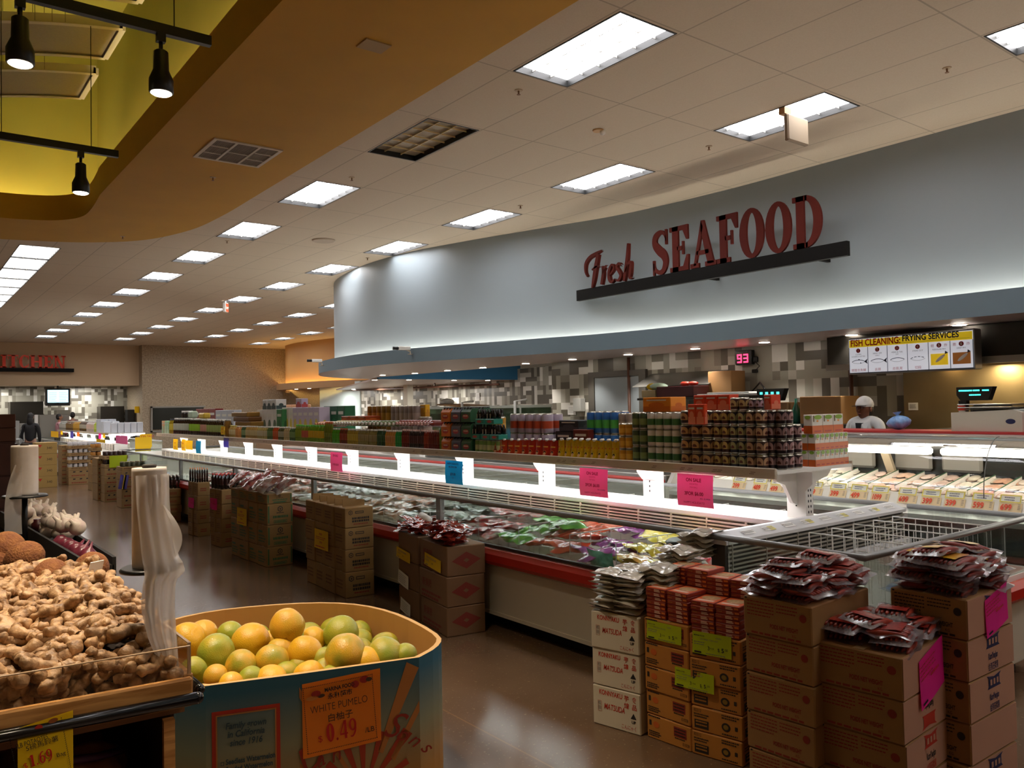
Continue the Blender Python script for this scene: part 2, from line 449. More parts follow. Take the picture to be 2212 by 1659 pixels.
holes = [outer[::-1]] + [[(x, y), (x, y + 1.175), (x + .567, y + 1.175), (x + .567, y)] for x, y, r, k in lights_at]
LR = [(1.56, 14.15 + .62 * i) for i in range(20)]
holes += [[(1.56, 14.4), (1.56, 26.9), (2.13, 26.9), (2.13, 14.4)]]
struct('ceiling', flat(room, CEIL, holes), CEILM)
ORANGE = mat('ochre_paint', 'c8962a', .7, noise_amt=.06, nscale=2)
struct('trim_1', flat(outer, CEIL - .004, [inner[::-1]]), ORANGE, label='ochre painted soffit around the raised green ceiling')
lip = MB()
def ribbon(mb, pts, z0, z1, mi=0):
    n = len(pts); mb.add([(p[0], p[1], z0) for p in pts] + [(p[0], p[1], z1) for p in pts], [(i, i + 1, n + i + 1, n + i) for i in range(n - 1)], mi, True)
def offs(pts, d):
    out = []
    for i, p in enumerate(pts):
        a = Vector(pts[max(i - 1, 0)]); c_ = Vector(pts[min(i + 1, len(pts) - 1)]); t_ = (c_ - a).normalized(); out.append((p[0] + t_.y * d, p[1] - t_.x * d))
    return out
lp = inner[:-2]
ribbon(lip, offs(lp, -.003), CEIL - .005, 4.57); ribbon(lip, offs(lp, .03), CEIL, 4.57)
n_ = len(lp); o3 = offs(lp, .03); lip.add([(*p, 4.57) for p in offs(lp, -.003)] + [(*p, 4.57) for p in o3], [(i, i + 1, n_ + i + 1, n_ + i) for i in range(n_ - 1)])
struct('trim_2', lip, ORANGE, label='brown curved fascia lip under the green recess')
GREEN = mat('olive_green_paint', 'aaa850', .75, noise_amt=.05, nscale=1.5)
dome = MB()
DW, DY, DZ = 2.42, 13.1, 6.9
dome.box(DW, DW + .06, -3, DY, CEIL + .06, DZ).box(-4.3, DW + .06, DY, DY + .06, CEIL + .06, DZ).box(-4.3, -4.24, -3, DY, CEIL + .06, DZ)
struct('wall_recess', dome, GREEN)
struct('ceiling_recess', MB().box(-4.3, DW + .06, -3, DY + .06, DZ, DZ + .06), GREEN)
# cove tubes behind the lip
ct = MB(); cl = offs(lp, .18)
ct.tube([(p[0], p[1], 4.36) for p in cl], .02, 6)
tag(obj('cove_light', ct, emit('cove_warm_tube', 'fff0c0', 15.)), 'hidden warm cove light running round the green recess lip', 'light')

# ------------------------------------------------------------------ tile wall material (random offcut mosaic of 4 inch modules)
def tile_mat(name, axis, dk=1.0):
    m, nt, b = nodes(name); t, s = coords(nt)
    h = s.outputs[1] if axis == 'x' else s.outputs[0]
    U = .118
    u = mth(nt, 'DIVIDE', h, U); v = mth(nt, 'DIVIDE', s.outputs[2], U)
    def rnd(a, c_, seed):
        cmb = nt.nodes.new('ShaderNodeCombineXYZ'); nt.links.new(a, cmb.inputs[0]); nt.links.new(c_, cmb.inputs[1]); cmb.inputs[2].default_value = seed
        w = nt.nodes.new('ShaderNodeTexWhiteNoise'); w.noise_dimensions = '3D'; nt.links.new(cmb.outputs[0], w.inputs['Vector']); return w.outputs['Value']
    # 2x2 blocks, each split at random into two uprights, two flats, or four squares
    U2, V2 = mth(nt, 'FLOOR', mth(nt, 'DIVIDE', u, 2)), mth(nt, 'FLOOR', mth(nt, 'DIVIDE', v, 2))
    u1, v1 = mth(nt, 'FLOOR', u), mth(nt, 'FLOOR', v)
    k = rnd(U2, V2, 3.3)
    isv = mth(nt, 'LESS_THAN', k, .42); ish = mth(nt, 'MULTIPLY', mth(nt, 'GREATER_THAN', k, .42), mth(nt, 'LESS_THAN', k, .84))
    def sel(f, a, c_):
        mx = nt.nodes.new('ShaderNodeMix'); nt.links.new(f, mx.inputs[0]); nt.links.new(a, mx.inputs[2]); nt.links.new(c_, mx.inputs[3]); return mx.outputs[0]
    uu = sel(ish, u1, mth(nt, 'MULTIPLY', U2, 2)); vv = sel(isv, v1, mth(nt, 'MULTIPLY', V2, 2))
    cidx = rnd(uu, vv, 9.1)
    cr = nt.nodes.new('ShaderNodeValToRGB'); cr.color_ramp.interpolation = 'CONSTANT'
    e = cr.color_ramp.elements; e[0].position = 0; e[0].color = lin('6a655a'); e[1].position = .3; e[1].color = lin('a5a294')
    x = e.new(.62); x.color = lin('e6e4dc'); x = e.new(.8); x.color = lin('8b877a'); x = e.new(.9); x.color = lin('c2bfb3')
    nt.links.new(cidx, cr.inputs[0]); nt.links.new(cr.outputs[0], b.inputs['Base Color']); b.inputs['Roughness'].default_value = .35
    return m
TILEX = tile_mat('mosaic_tile_side', 'x'); TILEY = tile_mat('mosaic_tile_end', 'y')
# granite
m, nt, b = nodes('speckled_granite'); t, s = coords(nt)
n1 = nt.nodes.new('ShaderNodeTexNoise'); n1.inputs['Scale'].default_value = 20; n1.inputs['Detail'].default_value = 8; n1.inputs['Roughness'].default_value = .9; nt.links.new(t.outputs['Position'], n1.inputs['Vector'])
cr = nt.nodes.new('ShaderNodeValToRGB'); e = cr.color_ramp.elements; e[0].position = .36; e[0].color = lin('64543f'); e[1].position = .64; e[1].color = lin('d2c0a4'); nt.links.new(n1.outputs['Fac'], cr.inputs[0]); nt.links.new(cr.outputs[0], b.inputs['Base Color']); b.inputs['Roughness'].default_value = .5
GRAN = m
BEIGE = mat('beige_wall_paint', 'd2b795', .75)
struct('wall_left', MB().box(-5.1, -5, -3, 37, 0, CEIL), BEIGE)
struct('wall_front', MB().box(-5, 16, -3.1, -3, 0, CEIL), BEIGE)
struct('wall_far_header', MB().box(-5, 7.7, 34, 34.3, 2.68, CEIL), BEIGE)
struct('wall_far', MB().box(-5, 7.7, 36.0, 36.1, 0, 2.7), TILEY)
struct('ceiling_kitchen', MB().box(-5, 7.7, 34.3, 36.0, 2.7, 2.76), mat('kitchen_ceiling_paint', 'b9ab98', .8))
struct('wall_granite', MB().box(7.7, 14.5, 33.5, 36.1, 0, CEIL), GRAN)
XA, YA = 9.2, 10.85
wa = MB().box(XA, XA + .2, -3, YA, 0, 2.4)
struct('wall_right', wa, TILEX)
struct('wall_right_return', MB().box(XA + .2, 13.3, YA - .2, YA, 0, 2.5), TILEY)
struct('wall_right_rear', MB().box(13.3, 13.5, YA - .2, 26.2, 0, 2.6), TILEX)
struct('wall_cold_room', MB().box(13.25, 13.5, 26.2, 29.6, 0, 2.6), mat('pale_cold_room_panel', 'c4d2d2', .4))
struct('wall_brown', MB().box(13.6, 13.8, 29.6, 33.5, 0, 2.6), GRAN)
GREYW = mat('slate_blue_band', '6b7d88', .6)
PALE = mat('pale_blue_grey_wall', '949fa5', .42)
W = [(8.2, -3), (8.2, 1.5), (8.2, 3.0), (8.2, 5.0), (8.2, 6.3), (8.03, 7.9), (7.7, 9.0), (7.21, 10.6), (6.92, 11.85), (6.85, 13.07), (6.98, 14.3), (7.33, 15.6), (8.15, 17.0), (9.6, 18.0), (11.4, 18.4), (14, 18.5)]
Wc = [p[:2] for p in bez([(*p, 0) for p in W], 8)]
Lc = offs(Wc, -.33)
ZB, ZT = 2.35, 2.575
fa = MB(); ribbon(fa, Wc, 2.46, CEIL + .02)
struct('wall_seafood', fa, PALE)
bd = MB(); ribbon(bd, Lc, ZB, ZT)
Li = offs(Wc, -.30); ribbon(bd, Li, 2.46, ZT)
nL = len(Lc); bd.add([(*p, ZT) for p in Lc] + [(*p, ZT) for p in Li], [(i, i + 1, nL + i + 1, nL + i) for i in range(nL - 1)])
bd.add([(*p, 2.46) for p in Li] + [(*p, 2.46) for p in Wc], [(i, i + 1, nL + i + 1, nL + i) for i in range(nL - 1)])
struct('trim_3', bd, GREYW, label='slate blue curved soffit band under the seafood wall')
UND = mat('soffit_underside', 'b5a6a2', .38)
und = [p for p in Lc if p[0] < 13.3]; bk = [(max(9.15, p[0]), min(p[1], 17.15)) for p in und]; nU = len(und); um = MB()
um.add([(*p, ZB) for p in und] + [(*p, ZB) for p in bk] + [(*p, ZB + .04) for p in und] + [(*p, ZB + .04) for p in bk], [(i, i + 1, nU + i + 1, nU + i) for i in range(nU - 1)] + [(2 * nU + i, 3 * nU + i, 3 * nU + i + 1, 2 * nU + i + 1) for i in range(nU - 1)])
struct('ceiling_soffit', um, UND)
struct('ceiling_market', MB().prism([(9.15, 17.2), (13.4, 17.2), (13.4, 27.5), (12.95, 27.5)], 2.31, 2.35), UND)
struct('trim_4', MB().box(9.15, 13.4, 17.1, 17.2, 2.31, CEIL), mat('deep_blue_header', '2f6f97', .6), label='deep blue header behind the soffit')
struct('ceiling_service', MB().box(9.15, 13.5, -3, 17.1, 3.2, 3.25), UND)
cv = MB(); Lm = offs(Wc, -.11); cv.tube([(*p, 2.51) for p in Lm], .016, 6)
tag(obj('cove_light', cv, emit('cove_cool_tube', 'fff1de', 12)), 'glowing cove light behind the slate blue seafood band', 'light')
# far beige drum over the bakery
W2 = [(13.6, 33.4), (12.8, 31.9), (12.6, 30.3), (12.75, 28.8), (13.1, 27.5), (14, 26.4), (16, 25.6)]
Wd = [p[:2] for p in bez([(*p, 0) for p in W2][::-1], 8)]
Ld = offs(Wd, -.36)
TAN = mat('tan_wall_paint', 'c39a63', .5)
d2 = MB(); ribbon(d2, Wd, 2.5, CEIL + .02); struct('wall_bakery', d2, TAN)
d3 = MB(); ribbon(d3, Ld, 2.42, 2.66); Le = offs(Wd, -.33); ribbon(d3, Le, 2.5, 2.66); nD = len(Ld)
d3.add([(*p, 2.66) for p in Ld] + [(*p, 2.66) for p in Le], [(i, i + 1, nD + i + 1, nD + i) for i in range(nD - 1)]); d3.add([(*p, 2.42) for p in Ld] + [(*p, 2.42) for p in Wd], [(i, i + 1, nD + i + 1, nD + i) for i in range(nD - 1)])
struct('trim_5', d3, mat('tan_band_paint', 'a8825c', .6), label='tan curved band of the far drum soffit')
c2 = MB(); c2.tube([(*p, 2.55) for p in offs(Wd, -.2)], .02, 6); tag(obj('cove_light', c2, emit('cove_amber_tube', 'ffcf7a', 10)), 'amber cove light on the far tan drum', 'light')

# doors
struct('door_1', MB().box(XA - .04, XA - .005, 8.72, 9.72, 0, 2.05, 0).box(XA - .06, XA - .005, 9.72, 9.86, 0, 2.14, 1).box(XA - .06, XA - .005, 8.58, 8.72, 0, 2.14, 1).box(XA - .06, XA - .005, 8.72, 9.72, 2.05, 2.14, 1), [mat('grey_blue_door', '9aa3a8', .45), mat('dark_door_frame', '5a564f', .5)])
pass
# ------------------------------------------------------------------ ceiling lights
DIFF = emit('troffer_diffuser', 'f8f6f8', TROFFER_E)
UNLIT = mat('unlit_parabolic_cell', '9a8a6e', .5)
FRAMEB = mat('black_light_frame', '0d0d0d', .5)
LOUV = mat('louver_white', 'e6e2d8', .3, .2)
def troffer_parts(lit):
    w, l = .567, 1.175
    fr = MB(); fr.box(0, w, 0, .014, -.004, .05).box(0, w, l - .014, l, -.004, .05).box(0, .014, .014, l - .014, -.004, .05).box(w - .014, w, .014, l - .014, -.004, .05)
    lv = MB()
    for i in range(1, 3): lv.box(w * i / 3 - .004, w * i / 3 + .004, .014, l - .014, .03, .045)
    for j in range(1, 6): lv.box(.014, w - .014, l * j / 6 - .003, l * j / 6 + .003, .03, .045)
    df = MB().box(.014, w - .014, .014, l - .014, .05, .058)
    return fr, lv, df
def make_troffer(label, lit, group):
    t = thing('troffer_light', label, 'ceiling light', (0, 0, 0), 0, group)
    fr, lv, df = troffer_parts(lit)
    obj('frame', fr, FRAMEB, t); obj('louver', lv, LOUV if lit else mat('unlit_louver', 'd8bf88', .5), t); obj('diffuser', df, DIFF if lit else UNLIT, t)
    return t
rown = ['row beside the ochre soffit', 'row nearest the seafood wall', 'third row, past the seafood wall end', 'row nearest the far tan drum']
tl = make_troffer('lit rectangular troffer', True, 'lit ceiling troffers')
td = make_troffer('unlit dark rectangular troffer with grid louver beside ochre soffit', False, 'ceiling troffers')
first = True
ordn = ['first', 'second', 'third', 'fourth', 'fifth', 'sixth', 'seventh', 'eighth', 'ninth', 'tenth', 'eleventh', 'twelfth', 'thirteenth']
cnt = {}
for x, y, r, k in lights_at:
    if k < -1 or (r == 0 and k < 0): dup(tl, (x, y, CEIL), label='added lit ceiling troffer overhead, out of the picture', group='troffers overhead'); continue  # unseen troffers added for more light from behind the camera
    cnt[r] = cnt.get(r, 0) + 1
    if r == 0 and k == 1: td.location = (x, y, CEIL); continue
    nm = ordn[cnt[r] - 1]
    lab = f'lit ceiling troffer, {nm} from the camera in the {rown[r]}'
    if r == 0 and k == 0: lab = 'largest lit ceiling troffer at top centre beside the ochre soffit'
    if first: tl.location = (x, y, CEIL); tl['label'] = lab; first = False
    else: dup(tl, (x, y, CEIL), label=lab, group='lit ceiling troffers')
lt = thing('strip_light', 'long continuous lit troffer strip at the left beyond the ochre soffit', 'ceiling light', (1.56, 14.4, CEIL))
fr = MB(); w, l = .57, 12.5
fr.box(0, .014, 0, l, -.004, .05).box(w - .014, w, 0, l, -.004, .05)
for j in range(11): fr.box(0.014, w - .014, j * l / 10 - .012, j * l / 10 + .012, -.004, .05)
obj('frame', fr, FRAMEB, lt)
lv = MB()
for i in range(1, 3): lv.box(w * i / 3 - .004, w * i / 3 + .004, .014, l, .002, .04)
for j in range(60): lv.box(.014, w - .014, l * (j + .5) / 60 - .003, l * (j + .5) / 60 + .003, .002, .04)
obj('louver', lv, LOUV, lt); obj('diffuser', MB().box(.014, w - .014, .014, l, .05, .058), DIFF, lt)

# ceiling fittings
def vent(x, y, w, l, label, z=CEIL - .004):
    t = thing('ceiling_vent', label, 'vent', (x, y, z)); fm = mat('vent_white', 'cfc4b2', .5); sm = mat('vent_mesh', '8b7c6a', .6)
    f = MB(); b_ = .035
    f.box(0, w, 0, b_, -.012, 0).box(0, w, l - b_, l, -.012, 0).box(0, b_, b_, l - b_, -.012, 0).box(w - b_, w, b_, l - b_, -.012, 0)
    for i in (1, 2): f.box(w * i / 3 - .012, w * i / 3 + .012, b_, l - b_, -.012, 0)
    for i in (0, 2):
        for j in (1, 2): f.box(w * i / 3 + .02, w * (i + 1) / 3 - .02, l * j / 3 - .008, l * j / 3 + .008, -.012, 0)
    f.box(w / 3, 2 * w / 3, l / 2 - .008, l / 2 + .008, -.012, 0); obj('frame', f, fm, t)
    s_ = MB(); 
    for k in range(36): s_.box(b_ + (w - 2 * b_) * k / 36, b_ + (w - 2 * b_) * (k + .6) / 36, b_, l - b_, -.006, -.002)
    obj('grille', s_, sm, t); obj('backing', MB().box(b_, w - b_, b_, l - b_, -.002, 0), mat('vent_back', '6f6150', .7), t); return t
vent(2.45, 7.79, .68, .70, 'square white louvred vent in the ochre soffit')
tag(obj('access_panel', MB().box(2.66, 2.86, 5.08, 5.24, CEIL - .014, CEIL - .004), mat('faint_beige_plate', 'a98a55', .6)), 'small faint plate in the ochre soffit', 'panel')
def sprinkler(x, y, label, z=CEIL):
    t = thing('fire_sprinkler', label, 'sprinkler', (x, y, z), 0, 'ceiling sprinklers')
    obj('escutcheon', MB().lathe([(.030, -.006), (.034, 0)], 14), mat('sprinkler_plate', 'c0a888', .5), t)
    obj('head', MB().lathe([(.007, -.035), (.008, -.006)], 8).lathe([(.016, -.039), (.016, -.036)], 12), mat('brass_head', '8a6444', .5), t); return t
for x, y, l in [(4.136, 5.23, 'sprinkler head between the largest lit troffer and the dark one'), (6.66, 2.93, 'sprinkler head at upper right near the cropped troffer'), (6.65, 5.285, 'sprinkler head below the second troffer nearest the seafood wall'), (4.14, 8.31, 'sprinkler head above the lit troffer next to the dark one'), (6.54, 8.28, 'sprinkler head above the third troffer nearest the seafood wall'), (6.58, 12.65, 'sprinkler head above the rounded end of the seafood wall'), (4.1, 12.48, 'sprinkler head below the ochre corner')]: sprinkler(x, y, l)
sprinkler(2.853, 9.14, 'sprinkler head on the ochre soffit past the square vent', CEIL - .004); sprinkler(2.72, 12.95, 'sprinkler head on the rounded corner of the ochre soffit', CEIL - .004)
tag(obj('ceiling_speaker', MB().lathe([(.16, -.02), (.17, -.012), (.18, 0)], 28), mat('speaker_grille', 'b6a48e', .6)), 'round flush ceiling speaker past the dark troffer', 'speaker').location = (5.32, 11.67, CEIL)
t = thing('ceiling_sensor', 'white ceiling sensor on an orange ring in the middle of the tiles', 'sensor', (5.365, 5.57, CEIL))
obj('base', MB().lathe([(.05, -.012), (.055, 0)], 16), mat('sensor_ring', 'cda064', .5), t); obj('lens', MB().ell((.03, -.03, -.025), .028), WHITE, t)
t = thing('ceiling_signal', 'blank beige hanging board in front of the troffer nearest the seafood wall', 'sign board', (6.36, 4.2, CEIL))
obj('stem', MB().box(-.05, .05, -.03, .03, -.06, 0), mat('beige_bracket', 'b58d5c', .5), t)
obj('board', MB().box(-.03, .29, -.05, .0, -.30, -.06, 0, .012), mat('beige_board', '9c8a74', .7), t)
t = thing('exit_sign', 'small red lit exit sign hanging among the far troffers', 'exit sign', (6.33, 19.4, CEIL), R(52))
obj('housing', MB().box(-.11, .06, -.04, .04, -.27, -.05, 0, .01).box(-.02, 0, -.01, .01, -.05, 0), WHITE, t)
fc = Face((-.11, -.041, -.27), (1, 0, 0), (0, 0, 1)); fc.rect(.005, .01, .165, .21, emit('exit_red', 'ff4a30', 1.1)); fc.text('EXIT', .012, .075, .075, PAPER, k=2); fc.put(t)
# downlights under the soffit
DLIT = emit('downlight_lens', 'fff2e2', 14)
dl_xy = [(8.52, 3.71), (8.62, 4.92), (8.60, 6.06), (8.66, 7.2), (8.7, 8.5), (8.7, 9.74), (8.74, 11.0), (8.86, 12.45), (8.83, 13.63), (8.83, 14.9), (8.6, 15.9)]
Wd_at = lambda y_: tuple(min(offs(Wd, -.18), key=lambda p: abs(p[1] - y_)))
dlr = None
for i, (x, y) in enumerate(dl_xy):
    lab = f'recessed round downlight in the soffit, {ordn[i]} counting from the fish sign'
    if dlr is None:
        dlr = thing('downlight', lab, 'downlight', (x, y, ZB), 0, 'soffit downlights')
        obj('trim_ring', MB().lathe([(.085, -.006), (.09, 0)], 20), mat('downlight_ring', 'c9b5a8', .35), dlr); obj('lens', MB().lathe([(.062, -.010), (.062, -.007)], 18), DLIT, dlr)
    else: dup(dlr, (x, y, ZB), label=lab, group='soffit downlights')
    ld = bpy.data.lights.new('downlight_lamp', 'SPOT'); ld.energy = 20; ld.spot_size = R(110); ld.spot_blend = .6; ld.color = (1, .93, .84); ld.shadow_soft_size = .05
    lo = bpy.data.objects.new('downlight_lamp', ld); COL.objects.link(lo); lo.location = (x, y, ZB - .02)
for i, (x, y) in enumerate([(9.3, 17.6), (10.2, 17.5), (11.6, 17.6), (12.6, 17.5), (12.9, 26.0), Wd_at(29.9), Wd_at(28.9)]):
    dup(dlr, (x, y, 2.31 if i < 5 else 2.42), label=(f'small far downlight in the low ceiling past the blue header, {ordn[i]} along' if i < 5 else ('far downlight under the tan band' + (', outer one' if i == 5 else ', inner one'))), group='far downlights')
# security cameras
def cctv(x, y, z, label, rz):
    t = thing('security_camera', label, 'security camera', (x, y, z), rz)
    obj('mount', MB().lathe([(.03, 0), (.045, .012)], 12).tube([(0, 0, 0), (0, -.0, .05), (-.08, 0, .09)], .012, 6), mat('camera_mount', 'cfc3b0', .4), t)
    obj('body', MB().box(-.20, .0, -.03, .03, .07, .13, 0, .008), WHITE, t); obj('lens', MB().tube([(-.29, 0, .1), (-.20, 0, .1)], [.028, .024], 10), BLACK, t); return t
p = atz(893, 772, 2.50); 
def onL(px, z):  # point on the band below a picture column
    d = ray(px, 780); a = math.atan2(d.x, d.y)
    q = min([p for p in Lc if 1 < p[1] < 15.9], key=lambda p: abs(math.atan2(p[0], p[1]) - a)); return q
q = onL(893, 2.5); cctv(q[0] - .05, q[1], 2.47, 'white security camera on the middle of the blue band', R(-10))
q = Lc[min(range(len(Lc)), key=lambda i: (Lc[i][0] - 6.75) ** 2 + (Lc[i][1] - 14.9) ** 2)]; cctv(q[0] - .05, q[1], 2.47, 'white security camera at the rounded left end of the blue band', R(-10))

# ------------------------------------------------------------------ green recess: track lights and acoustic clouds
HOT = emit('halogen_lens', 'fff1d8', 10)
def track(y, x1, label):
    t = thing('light_track', label, 'track', (0, y, 3.93)); obj('rail', MB().box(-2.5, x1, -.022, .022, -.03, .03), BLACK, t)
    obj('hanger_rod', MB().box(x1 - .22, x1 - .214, -.003, .003, .03, 1.1).box(.72, .726, -.003, .003, .03, 2.9).box(-1.4, -1.394, -.003, .003, .03, 2.9), mat('hanger_wire', '1c1a18', .4), t)
def head(x, y, label, tilt=(0, 0), pw=30):
    t = thing('track_spotlight', label, 'spotlight', (x, y, 3.90), 0, 'black track spotlights')
    obj('stem', MB().box(-.025, .025, -.02, .02, -.05, 0).tube([(0, 0, -.05), (0, 0, -.12)], .012, 8), BLACK, t)
    obj('can', MB().lathe([(.066, -.36), (.07, -.355), (.07, -.28), (.045, -.22), (.042, -.11), (.03, -.1)], 18), BLACK, t)
    obj('lamp', MB().lathe([(.05, -.368), (.06, -.361)], 18), HOT, t)
    ld = bpy.data.lights.new('track_lamp', 'SPOT'); ld.energy = pw; ld.spot_size = R(85); ld.spot_blend = .7; ld.color = (1, .83, .62); ld.shadow_soft_size = .06
    lo = bpy.data.objects.new('track_lamp', ld); COL.objects.link(lo); lo.location = (x, y, 3.52); lo.rotation_euler = (R(tilt[0]), R(tilt[1]), 0)
track(5.1, 1.585, 'nearer black light track crossing the green recess'); track(7.82, 1.61, 'farther black light track crossing the green recess')
head(1.29, 5.1, 'black track spotlight at the right end of the nearer track', (-12, 8)); head(.56, 5.1, 'black track spotlight cropped at top left on the nearer track', (-25, 5)); head(1.31, 7.82, 'black track spotlight on the farther track', (0, 10))
track(3.2, 1.585, 'added light track over the produce, above the picture'); track(.4, 1.585, 'added light track over the camera, unseen')  # unseen tracks added to carry the extra spotlights
for x_, y_, a_, p_ in ((.4, 3.2, (-4, 2), 85), (1.3, 3.2, (6, 2), 75), (1.5, .4, (10, 42), 60), (-.6, 3.2, (0, 20), 40)): head(x_, y_, 'added black track spotlight, unseen above the picture', a_, p_)  # spotlights added to light the produce and the right-hand cartons
def lamp(x, y, z, e, s, c=(1, .96, .9)):  # fill lamps added without fixtures to brighten kitchen, market and service corners
    ld = bpy.data.lights.new('added_fill_lamp', 'AREA'); ld.energy = e; ld.size = s; ld.color = c; lo = bpy.data.objects.new('added_fill_lamp', ld); COL.objects.link(lo); lo.location = (x, y, z)
for x_ in (0, 3, 6): lamp(x_, 35.1, 2.66, 20, .5)
for x_, y_ in ((12.4, 27.0), (12.3, 20), (11.0, 23), (12.6, 24)): lamp(x_, y_, 2.28, 20, .4)
lamp(10.6, 13.5, 3.1, 40, .6)

CLOUD = mat('perforated_cloud_panel', 'a39880', .7, noise_amt=.1, nscale=60)
def cloud(x0, x1, y0, y1, z, label):
    t = thing('acoustic_cloud', label, 'ceiling panel', (0, 0, 0), 0, 'curved acoustic clouds')
    arc = lambda u: z - .13 * (x1 - x0) * (1 - u) - .07 * ((x1 - x0) * (1 - u)) ** 2
    s_ = MB().grid(lambda u, v: (x0 + (x1 - x0) * u, y0 + (y1 - y0) * v, arc(u)), 20, 1); s_.grid(lambda u, v: (x0 + (x1 - x0) * u, y1 + (y0 - y1) * v, arc(u) + .03), 20, 1); obj('panel', s_, CLOUD, t)
    f = MB()
    for yy in (y0, y1): f.grid(lambda u, v: (x0 + (x1 - x0) * u, yy, arc(u) - .02 + .09 * v), 20, 1); f.grid(lambda u, v: (x0 + (x1 - x0) * u, yy + (.03 - .06 * v) * (1 if yy == y0 else 1), arc(u) - .02), 20, 1)
    for xx in (x0, x1, (x0 + x1) / 2): f.box(xx - .025, xx + .025, y0, y1, arc((xx - x0) / (x1 - x0)) - .022, arc((xx - x0) / (x1 - x0)) + .05)
    obj('frame', f, mat('cloud_frame', 'c9bfa6', .5), t)
    w_ = MB()
    for xx in (.85, .97, 1.1, 1.2): w_.box(xx - .002, xx + .002, y0, y0 + .004, arc((xx - x0) / (x1 - x0)), 6.9)
    obj('hanger_wire', w_, mat('hanger_wire', '1c1a18', .4), t)
cloud(-.3, 1.66, 6.45, 7.25, 5.1, 'curved acoustic cloud cropped by the top of the picture'); cloud(-.3, 1.66, 7.85, 8.6, 5.1, 'curved acoustic cloud between the two light tracks'); cloud(-.3, 1.66, 9.05, 9.85, 5.1, 'curved acoustic cloud deepest in the green recess')

# ------------------------------------------------------------------ big lettered signs
def big_letters(parent, word, o, u, n, h, m, sx, depth, gap=.06):
    """raised serif letters, each its own part"""
    x = 0; u = Vector(u); n = Vector(n); up = Vector((0, 0, 1)); o = Vector(o)
    for ch in word:
        g, w = glyph(ch); mb = MB()
        for q in g:
            k = len(q); fr = [o + u * (x + a * h * sx) + up * (b * h) for a, b in q]
            tri = [tuple(t_) for t_ in tessellate_polygon([[Vector((a, b, 0)) for a, b in q]])]
            mb.add([p + n * depth for p in fr] + fr, tri + [(i, (i + 1) % k, k + (i + 1) % k, k + i) for i in range(k)])
        obj('letter', mb, m, parent); x += (w + gap) * h * sx
    return x
MAROON = mat('maroon_letters', '5e2018', .7, spec=.2)
sg = thing('wall_sign', 'Fresh SEAFOOD sign of maroon letters on a dark bar', 'sign', (0, 0, 0))
SX, SY0, SY1 = 7.72, 8.53, 4.43      # bar runs along the wall
obj('bar', MB().box(SX, SX + .06, SY1, SY0, 3.085, 3.235).box(SX + .06, 8.2, 6.4, 6.44, 3.13, 3.19).box(SX + .06, 8.2, 4.9, 4.94, 3.13, 3.19).box(SX + .06, 8.0, 7.9, 7.94, 3.13, 3.19), mat('dark_sign_bar', '100e0d', .7, spec=.2), sg)
big_letters(sg, 'SEAFOOD', (SX + .03, 7.08, 3.24), (0, -1, 0), (-1, 0, 0), .56, MAROON, .745, .03, .05)
# script 'Fresh'
def script(parent, strokes, o, u, n, h, m, depth):
    u = Vector(u); n = Vector(n); o = Vector(o); up = Vector((0, 0, 1)); mb = MB()
    for pts in strokes:
        c_ = bez(pts, 8); L, Q = stroke([p[:2] for p in c_], [p[2] for p in c_]); N = len(L)
        f3 = lambda p, k: o + u * (p.x * h) + up * (p.y * h) + n * (k * depth)
        mb.add([f3(p, 1) for p in L] + [f3(p, 1) for p in Q] + [f3(p, 0) for p in L] + [f3(p, 0) for p in Q],
               [(i, i + 1, N + i + 1, N + i) for i in range(N - 1)] + [(i, i + 1, 2 * N + i + 1, 2 * N + i) for i in range(N - 1)] + [(N + i, N + i + 1, 3 * N + i + 1, 3 * N + i) for i in range(N - 1)])
    return obj('script_lettering', mb, m, parent)
FR = [[(.10, .30, .03), (.02, .45, .05), (.04, .66, .08), (.2, .8, .09), (.42, .86, .09), (.66, .92, .03)], [(.52, .84, .1), (.42, .5, .12), (.34, .2, .11), (.27, -.02, .05)], [(.28, .46, .04), (.46, .52, .06), (.6, .52, .04)],
      [(.68, .5, .05), (.7, .3, .09), (.63, .02, .08)], [(.68, .3, .04), (.78, .46, .06), (.86, .46, .08)],
      [(.92, .22, .04), (1.06, .32, .05), (1.1, .42, .06), (1.02, .48, .06), (.92, .34, .08), (.92, .14, .09), (1.0, .04, .07), (1.12, .1, .03)],
      [(1.36, .42, .05), (1.28, .48, .06), (1.2, .4, .07), (1.28, .28, .08), (1.34, .16, .08), (1.26, .05, .07), (1.15, .08, .03)],
      [(1.62, .94, .05), (1.58, .6, .08), (1.5, .2, .09), (1.45, .0, .07)], [(1.5, .22, .04), (1.62, .42, .06), (1.7, .44, .07), (1.68, .22, .08), (1.66, .06, .07), (1.76, .06, .03)]]
script(sg, FR, (SX + .03, 8.33, 3.24), (0, -1, 0), (-1, 0, 0), .52, MAROON, .05)
kg = thing('wall_sign', 'red KITCHEN letters on a dark bar on the far beige wall', 'sign', (0, 0, 0))
obj('bar', MB().box(1.0, 5.4, 33.75, 33.99, 3.175, 3.305), mat('dark_sign_bar', '100e0d', .7, spec=.2), kg)
big_letters(kg, 'KITCHEN', (2.70, 33.8, 3.31), (1, 0, 0), (0, -1, 0), .46, mat('red_letters', 'f04a2c', .5), .93, .04, .05)
